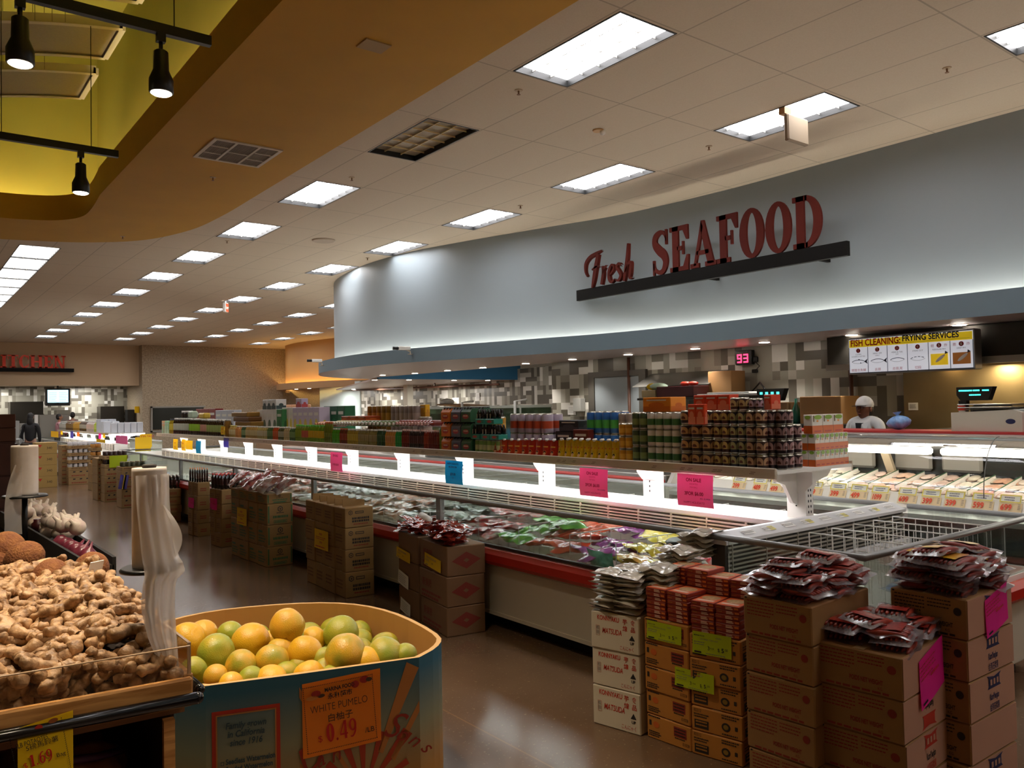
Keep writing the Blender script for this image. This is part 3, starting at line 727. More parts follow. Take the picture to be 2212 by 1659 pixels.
# ------------------------------------------------------------------ freezer cases
CREAM = mat('cream_case_panel', 'c9c0ae', .4)
CASEW = mat('white_case_liner', 'efece4', .35)
GRILLE = mat('cream_grille', 'e6dcc8', .45)
TUBE = emit('case_light_tube', 'f4f8ff', CASE_E)
PRAIL = mat('beige_price_rail', 'c6b8a2', .45)
WIRE = mat('white_wire', 'dedbd4', .4)
def lane(px, x, py=960): return atx(px, py, x).y
def make_island(name, label, y0, y1, xs=0., posts=True, z0s=1.19):
    t = thing(name, label, 'freezer', (0, 0, 0)); X = lambda a: a + xs
    obj('toe_kick', MB().box(X(3.62), X(5.28), y0 + .12, y1 - .12, 0, .11), DARK, t)
    obj('base_panel', MB().box(X(3.50), X(5.40), y0, y1, .10, .46, 0, .01).box(X(3.49), X(5.41), y0 - .005, y1 + .005, .10, .125), CREAM, t)
    obj('bumper', MB().box(X(3.42), X(3.50), y0 - .02, y1 + .06, .475, .585, 0, .03).box(X(5.40), X(5.48), y0 - .02, y1 + .06, .475, .585, 0, .03).box(X(3.45), X(5.45), y1, y1 + .07, .475, .585, 0, .03), RED, t)
    obj('tub', MB().box(X(3.50), X(5.40), y0, y1, .46, .50).box(X(3.50), X(3.535), y0, y1, .5, .60).box(X(5.365), X(5.40), y0, y1, .5, .60), CASEW, t)
    obj('divider', MB().box(X(4.25), X(4.65), y0, y1, .5, .70).box(X(4.25), X(4.65), y0, y1, .86, .90, 0, .008).box(X(4.30), X(4.60), y0, y1, .7, .86), CASEW, t)
    g = MB()
    for i in range(7): g.box(X(4.248), X(4.256), y0, y1, .705 + i * .022, .715 + i * .022).box(X(4.644), X(4.652), y0, y1, .705 + i * .022, .715 + i * .022)
    n = int((y1 - y0) / .305)
    for i in range(n + 1): yy = y0 + (y1 - y0) * i / n; g.box(X(4.246), X(4.262), yy - .004, yy + .004, .70, .86)
    obj('grille', g, GRILLE, t)
    obj('grille_backing', MB().box(X(4.27), X(4.299), y0, y1, .70, .86), mat('grille_back_tan', '8d8678', .7), t)  # darker board behind the slats
    obj('glass_front', MB().box(X(3.497), X(3.503), y0, y1, .60, .888).box(X(5.397), X(5.403), y0, y1, .60, .888).box(X(3.5), X(5.4), y1 - .003, y1 + .003, .6, .888), GLASS, t)
    r = MB().tube([(X(3.50), y0, .90), (X(3.50), y1, .90), (X(5.40), y1, .90), (X(5.40), y0, .90)], .017, 10); obj('handrail', r, DSTEEL, t)
    r = MB().box(X(3.492), X(3.512), y0, y1, .585, .605); obj('glass_channel', r, mat('dark_channel', '3a3c3a', .4), t)
    yy = y0 + 2.7
    while yy < y1:
        obj('glass_support', MB().box(X(3.49), X(3.53), yy - .03, yy + .03, .60, .885), DSTEEL, t); yy += 2.45
    return t
isl = make_island('island_freezer', 'long white island freezer with red bumper and centre shelf', 2.86, 17.0)
posts_y = [2.91, 4.12, 5.34, 6.56, 7.78, 9.0, 10.2, 11.4, 12.6, 13.8, 15.0, 16.1]
def add_posts(t, ys, xs=0., zs=1.185):
    for yy in ys:
        m_ = MB().box(4.41 + xs, 4.49 + xs, yy - .065, yy + .065, .90, zs)
        if yy != ys[0]: m_.prism([(4.33 + xs, zs), (4.37 + xs, zs - .035), (4.42 + xs, zs - .05), (4.48 + xs, zs - .05), (4.53 + xs, zs - .035), (4.57 + xs, zs)], yy - .05, yy + .05, 'y')
        else: m_.prism([(4.17 + xs, zs), (4.20 + xs, zs - .05), (4.28 + xs, zs - .075), (4.36 + xs, zs - .19), (4.42 + xs, zs - .21), (4.48 + xs, zs - .21), (4.54 + xs, zs - .19), (4.62 + xs, zs - .075), (4.74 + xs, zs - .05), (4.80 + xs, zs)], yy - .012, yy + .012, 'y')
        m_.prism([(yy - .065, zs - .125), (yy - .12, zs - .07), (yy - .12, zs), (yy + .12, zs), (yy + .12, zs - .07), (yy + .065, zs - .125)], 4.40 + xs, 4.41 + xs, 'x')
        p = obj('shelf_post', m_, WHITE, t)
        s_ = MB()
        for k in range(5): s_.box(4.4085 + xs, 4.41 + xs, yy - .004, yy + .004, .97 + k * .035, .985 + k * .035)
        if yy == ys[0]:
            for k in range(8): s_.box(4.435 + xs, 4.443 + xs, yy - .0665, yy - .065, .93 + k * .033, .945 + k * .033).box(4.46 + xs, 4.468 + xs, yy - .0665, yy - .065, .93 + k * .033, .945 + k * .033)
        obj('slot', s_, DARK, p)
add_posts(isl, posts_y)
SHZ = 1.205
obj('shelf_board', MB().box(4.12, 4.93, 2.84, 16.75, 1.185, SHZ), WHITE, isl)
pr = MB(); pr.box(4.10, 4.12, 2.84, 16.75, 1.158, 1.222, 0, .004).box(4.095, 4.10, 2.84, 16.75, 1.162, 1.175)
for yy in (5.3, 7.7, 10.1, 12.5, 14.9): pr.box(4.097, 4.10, yy, yy + .012, 1.16, 1.22)
pr.box(4.93, 4.945, 2.84, 16.75, 1.158, 1.222); obj('price_rail', pr, PRAIL, isl)
pt = Face((4.0998, 16.7, 1.16), (0, -1, 0), (0, 0, 1), .0006)
rg = random.Random(3)
for i in range(70): q = rg.uniform(.1, 13.7); pt.text('#', q, .02, .028, mat('rail_print', '80705c', .6), k=1)
pt.b and [pt.b.clear() for _ in (0,)]
for i in range(60): q = rg.uniform(.1, 13.7); pt.rect(q, .022, q + .035, .026, mat('rail_print', '7d6d59', .6)); pt.rect(q + .01, .032, q + .045, .036, mat('rail_print', '7d6d59', .6))
pt.put(isl, 'rail_marking')
lt_ = MB()
for k in range(11):
    a = 2.98 + k * 1.24; lt_.tube([(4.2, a, 1.168), (4.2, a + 1.12, 1.168)], .014, 8).tube([(4.83, a, 1.168), (4.83, a + 1.12, 1.168)], .014, 8)
obj('light_tube', lt_, TUBE, isl)
# wire dividers: hoops that part the wells
def wire_div(t, x0, x1, y, z0, z1, n=7):
    m_ = MB().tube([(x0, y, z0), (x0, y, z1), (x1, y, z1), (x1, y, z0)], .004, 5).tube([(x0, y, (z0 + z1) / 2), (x1, y, (z0 + z1) / 2)], .0025, 4)
    for i in range(1, n): m_.tube([(x0 + (x1 - x0) * i / n, y, z0), (x0 + (x1 - x0) * i / n, y, z1)], .0025, 4)
    obj('wire_divider', m_, WIRE, t)
for yy in (3.2, 3.62, 4.05, 4.6, 5.1, 5.95, 6.6, 7.2, 7.9, 8.7, 9.6, 10.6, 11.6, 12.8): wire_div(isl, 3.56, 4.22, yy, .5, .76)
for k in range(26): wire_div(isl, 4.70, 5.34, 3.1 + k * .52, .5, .80, 8)
obj('end_wall', MB().box(3.5, 5.4, 16.94, 17.0, .5, .86), CASEW, isl)

# partition and end-cap freezer at the near end
ec = thing('end_freezer', 'white end freezer across the near end of the island, grille along its back ledge', 'freezer', (0, 0, 0))
obj('toe_kick', MB().box(3.62, 5.28, 2.05, 2.80, 0, .11), DARK, ec)
obj('base_panel', MB().box(3.50, 5.40, 1.96, 2.85, .10, .46, 0, .01), CREAM, ec)
obj('bumper', MB().box(3.42, 3.50, 1.90, 2.85, .475, .585, 0, .03).box(5.40, 5.48, 1.90, 2.85, .475, .585, 0, .03).box(3.44, 5.46, 1.88, 1.96, .475, .585, 0, .03), RED, ec)
obj('tub', MB().box(3.50, 5.40, 1.96, 2.85, .46, .5).box(3.50, 5.40, 1.96, 1.99, .5, .6).box(3.50, 3.53, 1.99, 2.85, .5, .6).box(5.37, 5.40, 1.99, 2.85, .5, .6).box(3.53, 5.37, 2.78, 2.85, .5, .72), CASEW, ec)
lw = mat('end_ledge_white', 'c9c8c8', .4)
obj('ledge', MB().prism([(2.735, .878), (2.82, .915), (2.852, .915), (2.852, .86), (2.735, .86)], 3.50, 5.40, 'x').box(3.5, 5.4, 2.70, 2.85, .64, .69), lw, ec)
g = MB()
for i in range(7): g.box(3.52, 5.38, 2.735, 2.742, .70 + i * .023, .709 + i * .023)
for i in range(7): x = 3.55 + 1.8 * i / 6; g.box(x - .004, x + .004, 2.732, 2.742, .69, .86)
obj('grille', g, mat('end_grille', '8f897e', .5), ec); obj('grille_backing', MB().box(3.52, 5.38, 2.76, 2.85, .69, .86), mat('grille_back_grey', '4a4741', .7), ec)  # dark grey board behind the slats
obj('glass_front', MB().box(3.497, 3.503, 1.97, 2.72, .60, .885).box(5.397, 5.403, 1.97, 2.72, .60, .885).box(3.5, 5.4, 1.967, 1.973, .60, .885), GLASS, ec)
obj('handrail', MB().tube([(3.50, 2.84, .90), (3.50, 1.97, .90), (5.40, 1.97, .90), (5.40, 2.72, .90)], .017, 10), DSTEEL, ec)
tk = Face((3.5, 2.735, .879), (1, 0, 0), Vector((0, .085, .037)).normalized(), .0012)
for i in range(9): a = .2 + i * .19; tk.rect(a, .03, a + .05, .07, PAPER); tk.rect(a + .05, .03, a + .10, .07, mat('pale_yellow_tag', 'dcd07a', .6) if i % 2 else PAPER); tk.lines(a, .055, .1, 2, .012, .005, INKG, 2, i)
tk.put(ec, 'tag_print')
for k in range(5):
    wb = MB(); x = 4.18 + k * .235
    wb.tube([(x, 2.02, .86), (x, 2.68, .86)], .004, 5).tube([(x, 2.02, .86), (x, 2.02, .52)], .004, 5).tube([(x, 2.68, .86), (x, 2.68, .52)], .004, 5)
    wb.tube([(x, 2.02, .70), (x, 2.68, .70)], .003, 5)
    for j in range(1, 9): wb.tube([(x, 2.02 + .66 * j / 9, .86), (x, 2.02 + .66 * j / 9, .52)], .0025, 4)
    obj('wire_divider', wb, WIRE, ec)

# ------------------------------------------------------------------ fish service counter with curved glass
fc_t = thing('fish_counter', 'long curved glass fish counter with priced trays and white canopy', 'display counter', (0, 0, 0))
FY0, FY1 = .6, 5.55
obj('base', MB().box(6.36, 7.3, FY0, FY1, .0, .58), mat('counter_base_grey', '55534f', .35), fc_t)
obj('lower_glass', MB().box(6.25, 6.26, FY0, FY1, .42, .70), GLASS, fc_t)
obj('lower_bumper', MB().box(6.10, 6.2, FY0, FY1, .33, .45, 0, .03), RED, fc_t)
obj('lower_well', MB().box(6.2, 6.36, FY0, FY1, .3, .42).box(6.36, 6.4, FY0, FY1, .42, .7), mat('lower_well_dark', '4a4c4b', .3), fc_t)
obj('rail', MB().prism([(6.22, .695), (6.22, .735), (6.30, .765), (6.36, .765), (6.36, .695)], FY0, FY1, 'y'), mat('silver_rail', 'a8a9a8', .3, .5), fc_t)
obj('price_ledge', MB().prism([(6.30, .766), (6.36, .875), (6.38, .875), (6.38, .766)], FY0, FY1, 'y'), mat('cream_ledge', 'e4dfd2', .4), fc_t)
obj('deck', MB().prism([(6.38, .78), (6.38, .86), (6.92, .95), (6.92, .78)], FY0, FY1, 'y'), mat('white_deck', 'eee9dc', .4), fc_t)
obj('back_panel', MB().box(7.02, 7.06, FY0, FY1, .78, 1.28).box(6.92, 7.02, FY0, FY1, .78, .98), mat('dark_glass_back', '23231f', .15), fc_t)
cn = []
for i in range(9): a = R(180 - i * 90 / 8); cn.append((6.82 + .26 * math.cos(a), 1.235 + .09 * math.sin(a)))
obj('canopy', MB().prism(cn + [(7.16, 1.325), (7.16, 1.24), (6.85, 1.235), (6.60, 1.23)], FY0, FY1, 'y'), mat('pearl_canopy', 'bdb9b2', .28, .35), fc_t)
obj('top_trim', MB().box(6.80, 7.20, FY0, FY1, 1.326, 1.345), mat('red_top_trim', 'c03a3a', .4), fc_t)
lm = MB()
for k in range(4):
    a = FY0 + .05 + k * 1.24; lm.box(6.56, 6.66, a, a + 1.15, 1.165, 1.222, 0, .015)
obj('light_fixture', lm, emit('fish_case_light', 'fff6e6', 3.2), fc_t)
gl = [(6.315 + .30 * (1 - math.cos(R(i * 9))) * 1.0, .88 + .44 * math.sin(R(i * 9))) for i in range(11)]
gg = MB(); gg.grid(lambda u, v: (gl[round(v * 10)][0], FY0 + (FY1 - FY0) * u, gl[round(v * 10)][1]), 1, 10); obj('curved_glass', gg, glassy('front_glass', 'fbfdfb', .06, .02), fc_t)
sm_ = MB()
for yy in (1.35, 2.62, 3.95, 5.3): sm_.tube([(a - .003, yy, b) for a, b in gl], .0035, 4)
obj('glass_seam', sm_, mat('seam_grey', '6d6d69', .4), fc_t)
ar = MB()
for yy in (2.35, 3.62, 4.9):
    ar.prism([(6.93, .95), (6.97, .95), (6.80, 1.23), (6.76, 1.23)], yy - .035, yy + .035, 'y')
obj('canopy_arm', ar, mat('arm_beige', 'b7a98f', .4), fc_t)
pans = MB()
for k, yy in enumerate((1.5, 2.0, 2.9, 3.3, 3.8, 4.4, 4.8)): pans.box(6.97, 7.015, yy, yy + .32, 1.0, 1.16, 0, .02)
obj('back_container', pans, mat('grey_container', '86827a', .4), fc_t)
obj('end_panel', MB().prism([(6.22, .3), (6.22, .77), (6.30, .88), (6.5, 1.2), (6.82, 1.33), (7.2, 1.33), (7.2, 0), (6.36, 0)], FY1, FY1 + .05, 'y'), mat('white_end_panel', 'b9b4aa', .4), fc_t)
# trays with fish
prices = [('499', 1525), ('299', 1595), ('489', 1640), ('499', 1677), ('399', 1758), ('399', 1808), ('499', 1853), ('1099', 1899), ('699', 1958), ('399', 2009), ('399', 2060), ('599', 2120), ('699', 2180)]
tagm = mat('price_tag_cream', 'dfc79a', .5); tagw = mat('price_tag_white', 'e9e6da', .5); tred = mat('price_red', 'd8401e', .5); tyel = mat('tag_yellow', 'dcc94e', .5)
ys = [atx(px, 1060, 6.32).y for _, px in prices] + [2.0, 1.7, 1.4]
prices = prices + [('599', 0), ('899', 0), ('499', 0)]
un = Vector((.06, 0, .109)).normalized()
FISHC = ['d8c4b4', 'd8cdbd', '8a7a6c', 'e08a3c', 'd9d2c2', 'e4ddd0', 'd9c0b4', 'd9b49c', 'd7c0b4', 'c9ac9e', 'd6cbb8', 'c79a80', 'd5c4b4', 'cab8a8', 'd8cdbd', 'd0a890']
fname = ['pinkish fillets', 'pale fillets', 'dark fillets', 'orange fillets', 'white steaks', 'ice white portions', 'rosy fillets', 'salmon strips', 'rosy strips', 'brown fillets', 'cream fillets', 'copper fillets', 'peach fillets', 'tan fillets', 'pale strips', 'salmon fillets']
for i, (pr_, px) in enumerate(prices):
    yy = ys[i]
    t = thing('price_tag', f'price tag reading {pr_} in front of the {fname[i]} on the fish counter', 'price tag', (6.345, yy, .83), 0, 'fish counter price tags')
    f_ = Face((-.032, .075, -.035), (0, -1, 0), un, .004)
    obj('card', MB().add([f_.p(0, 0), f_.p(.15, 0), f_.p(.15, .07), f_.p(0, .07), f_.p(0, 0, 0), f_.p(.15, 0, 0), f_.p(.15, .07, 0), f_.p(0, .07, 0)], [(0, 1, 2, 3), (7, 6, 5, 4), (0, 4, 5, 1), (1, 5, 6, 2), (2, 6, 7, 3), (3, 7, 4, 0)]), tagm, t)
    f2 = Face((-.032, .075, -.035), (0, -1, 0), un, .005); f2.rect(0, .07, .14, .13, tagw); f2.frame(0, .07, .14, .13, .008, tyel, 2); f2.lines(.03, .105, .08, 2, .018, .006, INKB, 2, i); f2.text(pr_, .012, .012, .062, tred, bold=.004, sx=.8 if len(pr_) < 4 else .64, k=2); f2.lines(.125, .055, .018, 4, .012, .005, INKG, 2, i); f2.put(t)
    # tray of fillets behind the tag
    tr = thing('fish_tray', f'white display tray of {fname[i]} behind the {pr_} tag', 'tray', (6.65, yy, .912), 0, 'fish counter trays')
    tr.rotation_euler = (0, -math.atan2(.09, .54), 0)
    w_ = .125
    obj('tray', MB().box(-.25, .25, -w_, w_, -.002, .006, 0, .002), CASEW, tr)
    obj('tray_divider', MB().box(-.25, .25, w_ + .003, w_ + .009, 0, .05).box(-.25, .25, w_ + .002, w_ + .010, .05, .054, 1), [CASEW, mat('green_edge', '2f5a3c', .5)], tr)
    rg = random.Random(i); fm = MB(); nfl = 9 if i != 5 else 2
    for k in range(nfl):
        fm.ell((-.19 + .4 * (k % 3) / 2 + rg.uniform(-.02, .02), -.07 + .14 * (k // 3) / 2 + rg.uniform(-.015, .015), .012 + (.012 if i == 3 else 0) + .004 * k / 3), (.085, .045, .012), 12, 6, 0, Matrix.Rotation(rg.uniform(-.4, .4), 3, 'Z'))
    fo = obj('fillets', fm, mat('fish_' + FISHC[i], FISHC[i], .3, noise_amt=.25, nscale=25), tr); fo['kind'] = 'stuff'
# meat packs in the lower well
for k in range(9):
    tag(obj('meat_pack', MB().box(-.06, .06, -.22, .22, 0, .07, 0, .03), mat('red_meat_pack', '7c2f22', .25, noise_amt=.4, nscale=12), loc=(6.29, .9 + k * .5, .421)), 'red shrink-wrapped meat pack in the low glass well under the fish prices', 'meat pack', 'packs in the low well')

# low red-bumper service cases farther along the wall
sc = thing('service_case', 'low white service case with a red top bumper behind the island posts', 'display case', (0, 0, 0))
obj('body', MB().box(6.62, 7.5, 5.95, 17, .0, .74), mat('grey_white_case', '8f8e87', .4), sc)
obj('bumper', MB().box(6.55, 6.63, 5.95, 17, .74, .80, 0, .02), RED, sc); obj('top', MB().box(6.62, 7.5, 5.95, 17, .74, .84, 0, .01), STEEL, sc)
# fish tanks
for k, (a, b) in enumerate([(9.4, 10.7), (10.8, 12.1)]):
    tk_ = thing('fish_tank', 'murky green glass fish tank ' + ('nearer the drinks' if k == 0 else 'farther along with the cardboard lying on top'), 'fish tank', (7.65, (a + b) / 2, .845), 0)
    L_ = (b - a) / 2; gl_ = mat('tank_rim', 'b9c0b6', .35)
    obj('frame', MB().box(-.3, .3, -L_, L_, 0, .04).box(-.3, -.27, -L_, L_, .74, .78).box(.27, .3, -L_, L_, .74, .78).box(-.27, .27, -L_, -L_ + .03, .74, .78).box(-.27, .27, L_ - .03, L_, .74, .78).box(-.3, -.28, -L_, -L_ + .02, .04, .74).box(-.3, -.28, L_ - .02, L_, .04, .74), gl_, tk_)
    obj('glass', MB().box(-.295, .295, -L_ + .005, L_ - .005, .04, .74), glassy('tank_glass', '9fb5a0', .2, .05, .35, '6d7f66'), tk_)
    obj('water', MB().box(-.28, .28, -L_ + .02, L_ - .02, .05, .66), mat('tank_water', '75866a', .1, noise_amt=.4, nscale=4), tk_)
    obj('pipe', MB().tube([(-.32, -L_ + .1, .0), (-.32, -L_ + .1, .84), (-.1, -L_ + .1, .86)], .022, 8), mat('pvc_white', 'd2d2cc', .4), tk_)
cb = tag(obj('cardboard_sheet', MB().prism([(-.5, -.25), (.5, -.3), (.55, .25), (-.45, .3)], 0, .025), PKRAFT, loc=(7.65, 11.35, 1.63), rot=(0, R(-2), R(80))), 'flattened cardboard lying on top of the far fish tank', 'cardboard')
tag(obj('plastic_bag', MB().ell((0, 0, .05), (.14, .12, .06), 10, 6), mat('white_film_bag', 'cfd4d2', .3), loc=(7.62, 11.8, 1.655)), 'white plastic bag on the cardboard over the fish tank', 'bag')

# back-of-counter things
def boxobj(name, label, cat, x0, x1, y0, y1, z0, z1, m, b=.006, group=None):
    o = obj(name, MB().box(-(x1 - x0) / 2, (x1 - x0) / 2, -(y1 - y0) / 2, (y1 - y0) / 2, 0, z1 - z0, 0, b), m, loc=((x0 + x1) / 2, (y0 + y1) / 2, z0)); return tag(o, label, cat, group)
# exhaust hood with stainless wall behind the fish sign
hd = thing('exhaust_hood', 'dark exhaust hood above the stainless wall behind the fish sign', 'hood', (0, 0, 0))
obj('canopy', MB().prism([(8.66, 1.98), (8.66, 2.34), (9.19, 2.34), (9.19, 1.98)], 1.2, 5.25, 'y'), mat('hood_dark', '35322d', .35, .6), hd)
obj('edge', MB().box(8.62, 8.66, 1.2, 5.25, 1.95, 2.02), STEEL, hd)
STW = mat('stainless_wall', 'a08c66', .38, .85, noise_amt=.2, nscale=2)
struct('wall_panel_stainless', MB().box(9.16, 9.195, 1.0, 4.62, 0, 1.99), STW)
hl = MB()
for yy in (3.1, 4.1): hl.box(8.85, 9.0, yy, yy + .12, 1.965, 1.98)
obj('hood_lamp', hl, emit('hood_lamp_warm', 'ffd79a', 5), hd)
ld = bpy.data.lights.new('hood_lamp_light', 'AREA'); ld.energy = 5; ld.size = .15; ld.color = (1, .8, .5); lo = bpy.data.objects.new('hood_lamp_light', ld); COL.objects.link(lo); lo.location = (8.92, 3.6, 1.95)
# fish sign
fs = thing('menu_sign', 'FISH CLEANING and FRYING SERVICES menu board over the fish counter', 'sign', (8.42, 0, 0))
A = atx(1832, 737, 8.42); B = atx(2104, 714, 8.42); z0 = 1.905; z1 = 2.275; yL, yR = A.y, B.y; Wd_ = yL - yR
obj('cabinet', MB().box(0, .16, yR, yL, z0 - .015, z1 + .02, 0, .008), mat('silver_sign_frame', '9fa3a6', .35, .4), fs)
f = Face((-.001, yL, z0), (0, -1, 0), (0, 0, 1), .002); H = z1 - z0
f.rect(.01, 0, Wd_ - .01, H, mat('backlit_white', 'e6e6e8', .5, emis='dfe4f0', es=.16)); f.rect(.015, H * .76, Wd_ - .015, H - .008, mat('backlit_yellow', 'e8cc20', .5, emis='e8c820', es=.12), 2)
f.text('FISH CLEANING:', .03, H * .80, .098, mat('sign_red', 'd0321c', .5), bold=.004, sx=.78, k=3); f.text('FRYING SERVICES', Wd_ * .46, H * .845, .085, INKB, bold=.004, sx=.86, k=3); f.rect(Wd_ * .39, H * .80, Wd_ * .97, H * .808, mat('sign_green', '6b8f2c', .5), 3)
NAVY = mat('sign_navy', '2a3048', .5)
for i in range(7): a = .012 + (Wd_ - .024) * i / 6; f.rect(a - .003, 0, a + .003, H * .76, NAVY, 3)
f.rect(.01, -.004, Wd_ - .01, .004, NAVY, 3)
cap_ = [('CLEAN', 'SCALED & GUTTED', '開膛去魚鱗'), ('HEAD OFF', 'ONLY', '去頭'), ('HEAD & TAIL', 'OFF', '去頭,尾'), ('STEAK CUT', '', '切段'), ('REGULAR FRY', '', ''), ('DEEP FRY', '', '')]
crim = mat('crimson_print', 'b02438', .5); rose = mat('rose_print', 'c46a70', .5)
for i in range(6):
    cw = (Wd_ - .024) / 6; cx_ = .012 + cw * (i + .5)
    f.disc(cx_, H * .66, .024, .024, crim, 4); f.text(str(i + 1), cx_, H * .625, .04, PAPER, 'CENTER', .002, k=5)
    f.text(cap_[i][0], cx_, H * .53, .021, INKG, 'CENTER', k=4); cap_[i][1] and f.text(cap_[i][1], cx_, H * .47, .018, INKG, 'CENTER', k=4); cap_[i][2] and f.text(cap_[i][2], cx_, H * .05, .034, rose, 'CENTER', k=4)
    if i < 4:
        bl, hh = .075, .02; y_ = H * .33
        up_ = [(cx_ - bl + 2 * bl * k / 12, y_ + hh * math.sin(math.pi * k / 12) ** .7) for k in range(13)]; dn = [(cx_ - bl + 2 * bl * k / 12, y_ - hh * math.sin(math.pi * k / 12) ** .7) for k in range(12, -1, -1)]
        L_, Q_ = stroke(up_, .006); 
        for k in range(12):
            if i == 3 and k % 3 == 2: continue
            f.poly([L_[k][:2], L_[k + 1][:2], Q_[k + 1][:2], Q_[k][:2]], NAVY, 4)
        L_, Q_ = stroke(dn, .0025)
        for k in range(12): f.poly([L_[k][:2], L_[k + 1][:2], Q_[k + 1][:2], Q_[k][:2]], INKG, 4)
        if i < 2: f.poly([(cx_ + bl - .01, y_), (cx_ + bl + .03, y_ + .03), (cx_ + bl + .02, y_), (cx_ + bl + .03, y_ - .028)], NAVY, 4)
        if i == 0: f.poly([(cx_ - .01, y_ + .018), (cx_ + .005, y_ + .032), (cx_ + .025, y_ + .016)], NAVY, 4); f.rect(cx_ + .02, y_ - .02, cx_ + .03, y_ - .008, NAVY, 4)
    else:
        f.rect(cx_ - .085, H * .12, cx_ + .085, H * .43, mat('sign_yellow_square', 'e6c21e', .5, emis='e6c21e', es=.14) if i == 4 else mat('sign_brown_square', '8a5420', .5, emis='8a5420', es=.14), 4)
        c_, s_ = math.cos(R(38)), math.sin(R(38)); el_ = [(.06 * math.cos(R(k * 18)), .016 * math.sin(R(k * 18))) for k in range(20)]
        f.poly([(cx_ + .01 + a * c_ - b * s_, H * .30 + a * s_ + b * c_) for a, b in el_], PAPER, 5); f.poly([(cx_ + .055, H * .41), (cx_ + .06, H * .50), (cx_ + .09, H * .44)], NAVY, 5)
        f.text('輕' if i == 4 else '脆', cx_ - .065, H * .62, .034, rose, 'CENTER', k=4); f.text('炸', cx_ + .065, H * .62, .034, rose, 'CENTER', k=4)
f.put(fs)
# 93 counter display
ns = thing('number_display', 'black now-serving display with red 93 on the tile wall', 'display', (9.12, 0, 0)); a = atx(1588, 758, 9.12); b = atx(1623, 787, 9.12)
obj('case', MB().box(0, .08, b.y, a.y, b.z, a.z, 0, .006), BLACK, ns)
f = Face((-.001, a.y, b.z), (0, -1, 0), (0, 0, 1), .002); REDL = emit('led_red', 'ff2a4a', 2.2); w_, h_ = a.y - b.y, a.z - b.z
def seg7(f, x, y, w, h, d, m, t):
    S = {'9': 'abcdfg', '3': 'abcdg', '6': 'acdefg', '0': 'abcdef', '8': 'abcdefg'}[d]
    if 'a' in S: f.rect(x, y + h - t, x + w, y + h, m)
    if 'g' in S: f.rect(x, y + h / 2 - t / 2, x + w, y + h / 2 + t / 2, m)
    if 'd' in S: f.rect(x, y, x + w, y + t, m)
    if 'f' in S: f.rect(x, y + h / 2, x + t, y + h, m)
    if 'e' in S: f.rect(x, y, x + t, y + h / 2, m)
    if 'b' in S: f.rect(x + w - t, y + h / 2, x + w, y + h, m)
    if 'c' in S: f.rect(x + w - t, y, x + w, y + h / 2, m)
seg7(f, w_ * .12, h_ * .14, w_ * .3, h_ * .6, '9', REDL, .02); seg7(f, w_ * .52, h_ * .14, w_ * .3, h_ * .6, '3', REDL, .02); f.lines(w_ * .2, h_ * .86, w_ * .6, 1, .01, .012, INKG, 1, 2); f.put(ns)
t = thing('wall_outlet', 'black plug and cord beside the 93 display', 'outlet', (9.19, 0, 0)); a = atx(1635, 770, 9.19)
obj('plug', MB().box(-.05, 0, a.y - .03, a.y + .03, a.z - .08, a.z, 0, .01).box(-.05, 0, a.y - .02, a.y + .06, a.z - .22, a.z - .17, 0, .01), BLACK, t); obj('cord', MB().tube([(-.03, a.y, a.z - .08), (-.03, a.y - .06, a.z - .13), (-.03, a.y, a.z - .18)], .006, 6), BLACK, t)
# sink shelf with things, boxes, pipes
a = atx(1392, 850, 8.5); b = atx(1625, 850, 8.5)
sh = thing('wall_shelf', 'steel wall shelf with trays left of the red juice packs', 'shelf', (0, 0, 0)); obj('board', MB().box(8.35, 8.85, b.y, a.y, 1.66, 1.69), mat('dark_steel', '3e3c38', .4, .5), sh); obj('bracket', MB().box(8.4, 8.43, b.y + .2, b.y + .24, 0, 1.66).box(8.4, 8.43, a.y - .24, a.y - .2, 0, 1.66), STEEL, sh)
boxobj('maroon_box', 'maroon box on the wall shelf', 'box', 8.42, 8.75, a.y - .95, a.y - .3, 1.691, 1.84, mat('maroon_tray', '4a1418', .5))
boxobj('beige_box', 'small open beige box at the end of the wall shelf', 'box', 8.42, 8.7, a.y - .28, a.y - .02, 1.691, 1.80, mat('beige_carton', 'a89468', .6))
tag(obj('paper_stack', MB().box(-.12, .12, -.5, .5, 0, .03, 0, .004).box(-.1, .12, -.3, .35, .031, .05, 0, .004), mat('grey_paper_stack', 'b9bab8', .6), loc=(8.55, a.y - 1.5, 1.691)), 'stack of white trays on the wall shelf beside the maroon box', 'tray stack')
tag(obj('crumpled_paper', MB().ell((0, 0, .05), (.1, .16, .05), 8, 5).ell((0, .12, .05), (.08, .1, .05), 7, 5, 1), [mat('pale_green_paper', 'b8d6c0', .6), YEL], loc=(8.58, a.y - .2, 1.802)), 'yellow and green crumpled paper on the beige box', 'paper')
tag(obj('red_bow', MB().ell((0, .07, .03), (.05, .09, .035), 8, 5).ell((0, -.07, .03), (.05, .09, .03), 8, 5), mat('red_ribbon', 'b8321e', .5), loc=(8.58, a.y - .75, 1.842)), 'red ribbon bow on the maroon box', 'bow')
a2 = atx(1390, 827, 9.0); b2 = atx(1555, 827, 9.0)
sk = thing('steel_range_hood', 'small stainless hood over the wall shelf', 'hood', (0, 0, 0)); obj('shell', MB().prism([(8.75, 1.86), (9.19, 2.06), (9.19, 1.86)], b2.y, a2.y, 'y'), STEEL, sk)
boxobj('cardboard_box', 'upright brown carton beside the small stainless hood', 'box', 8.8, 9.1, lane(1572, 8.95) - .2, lane(1548, 8.95), 1.691, 2.03, PKRAFT) ; 
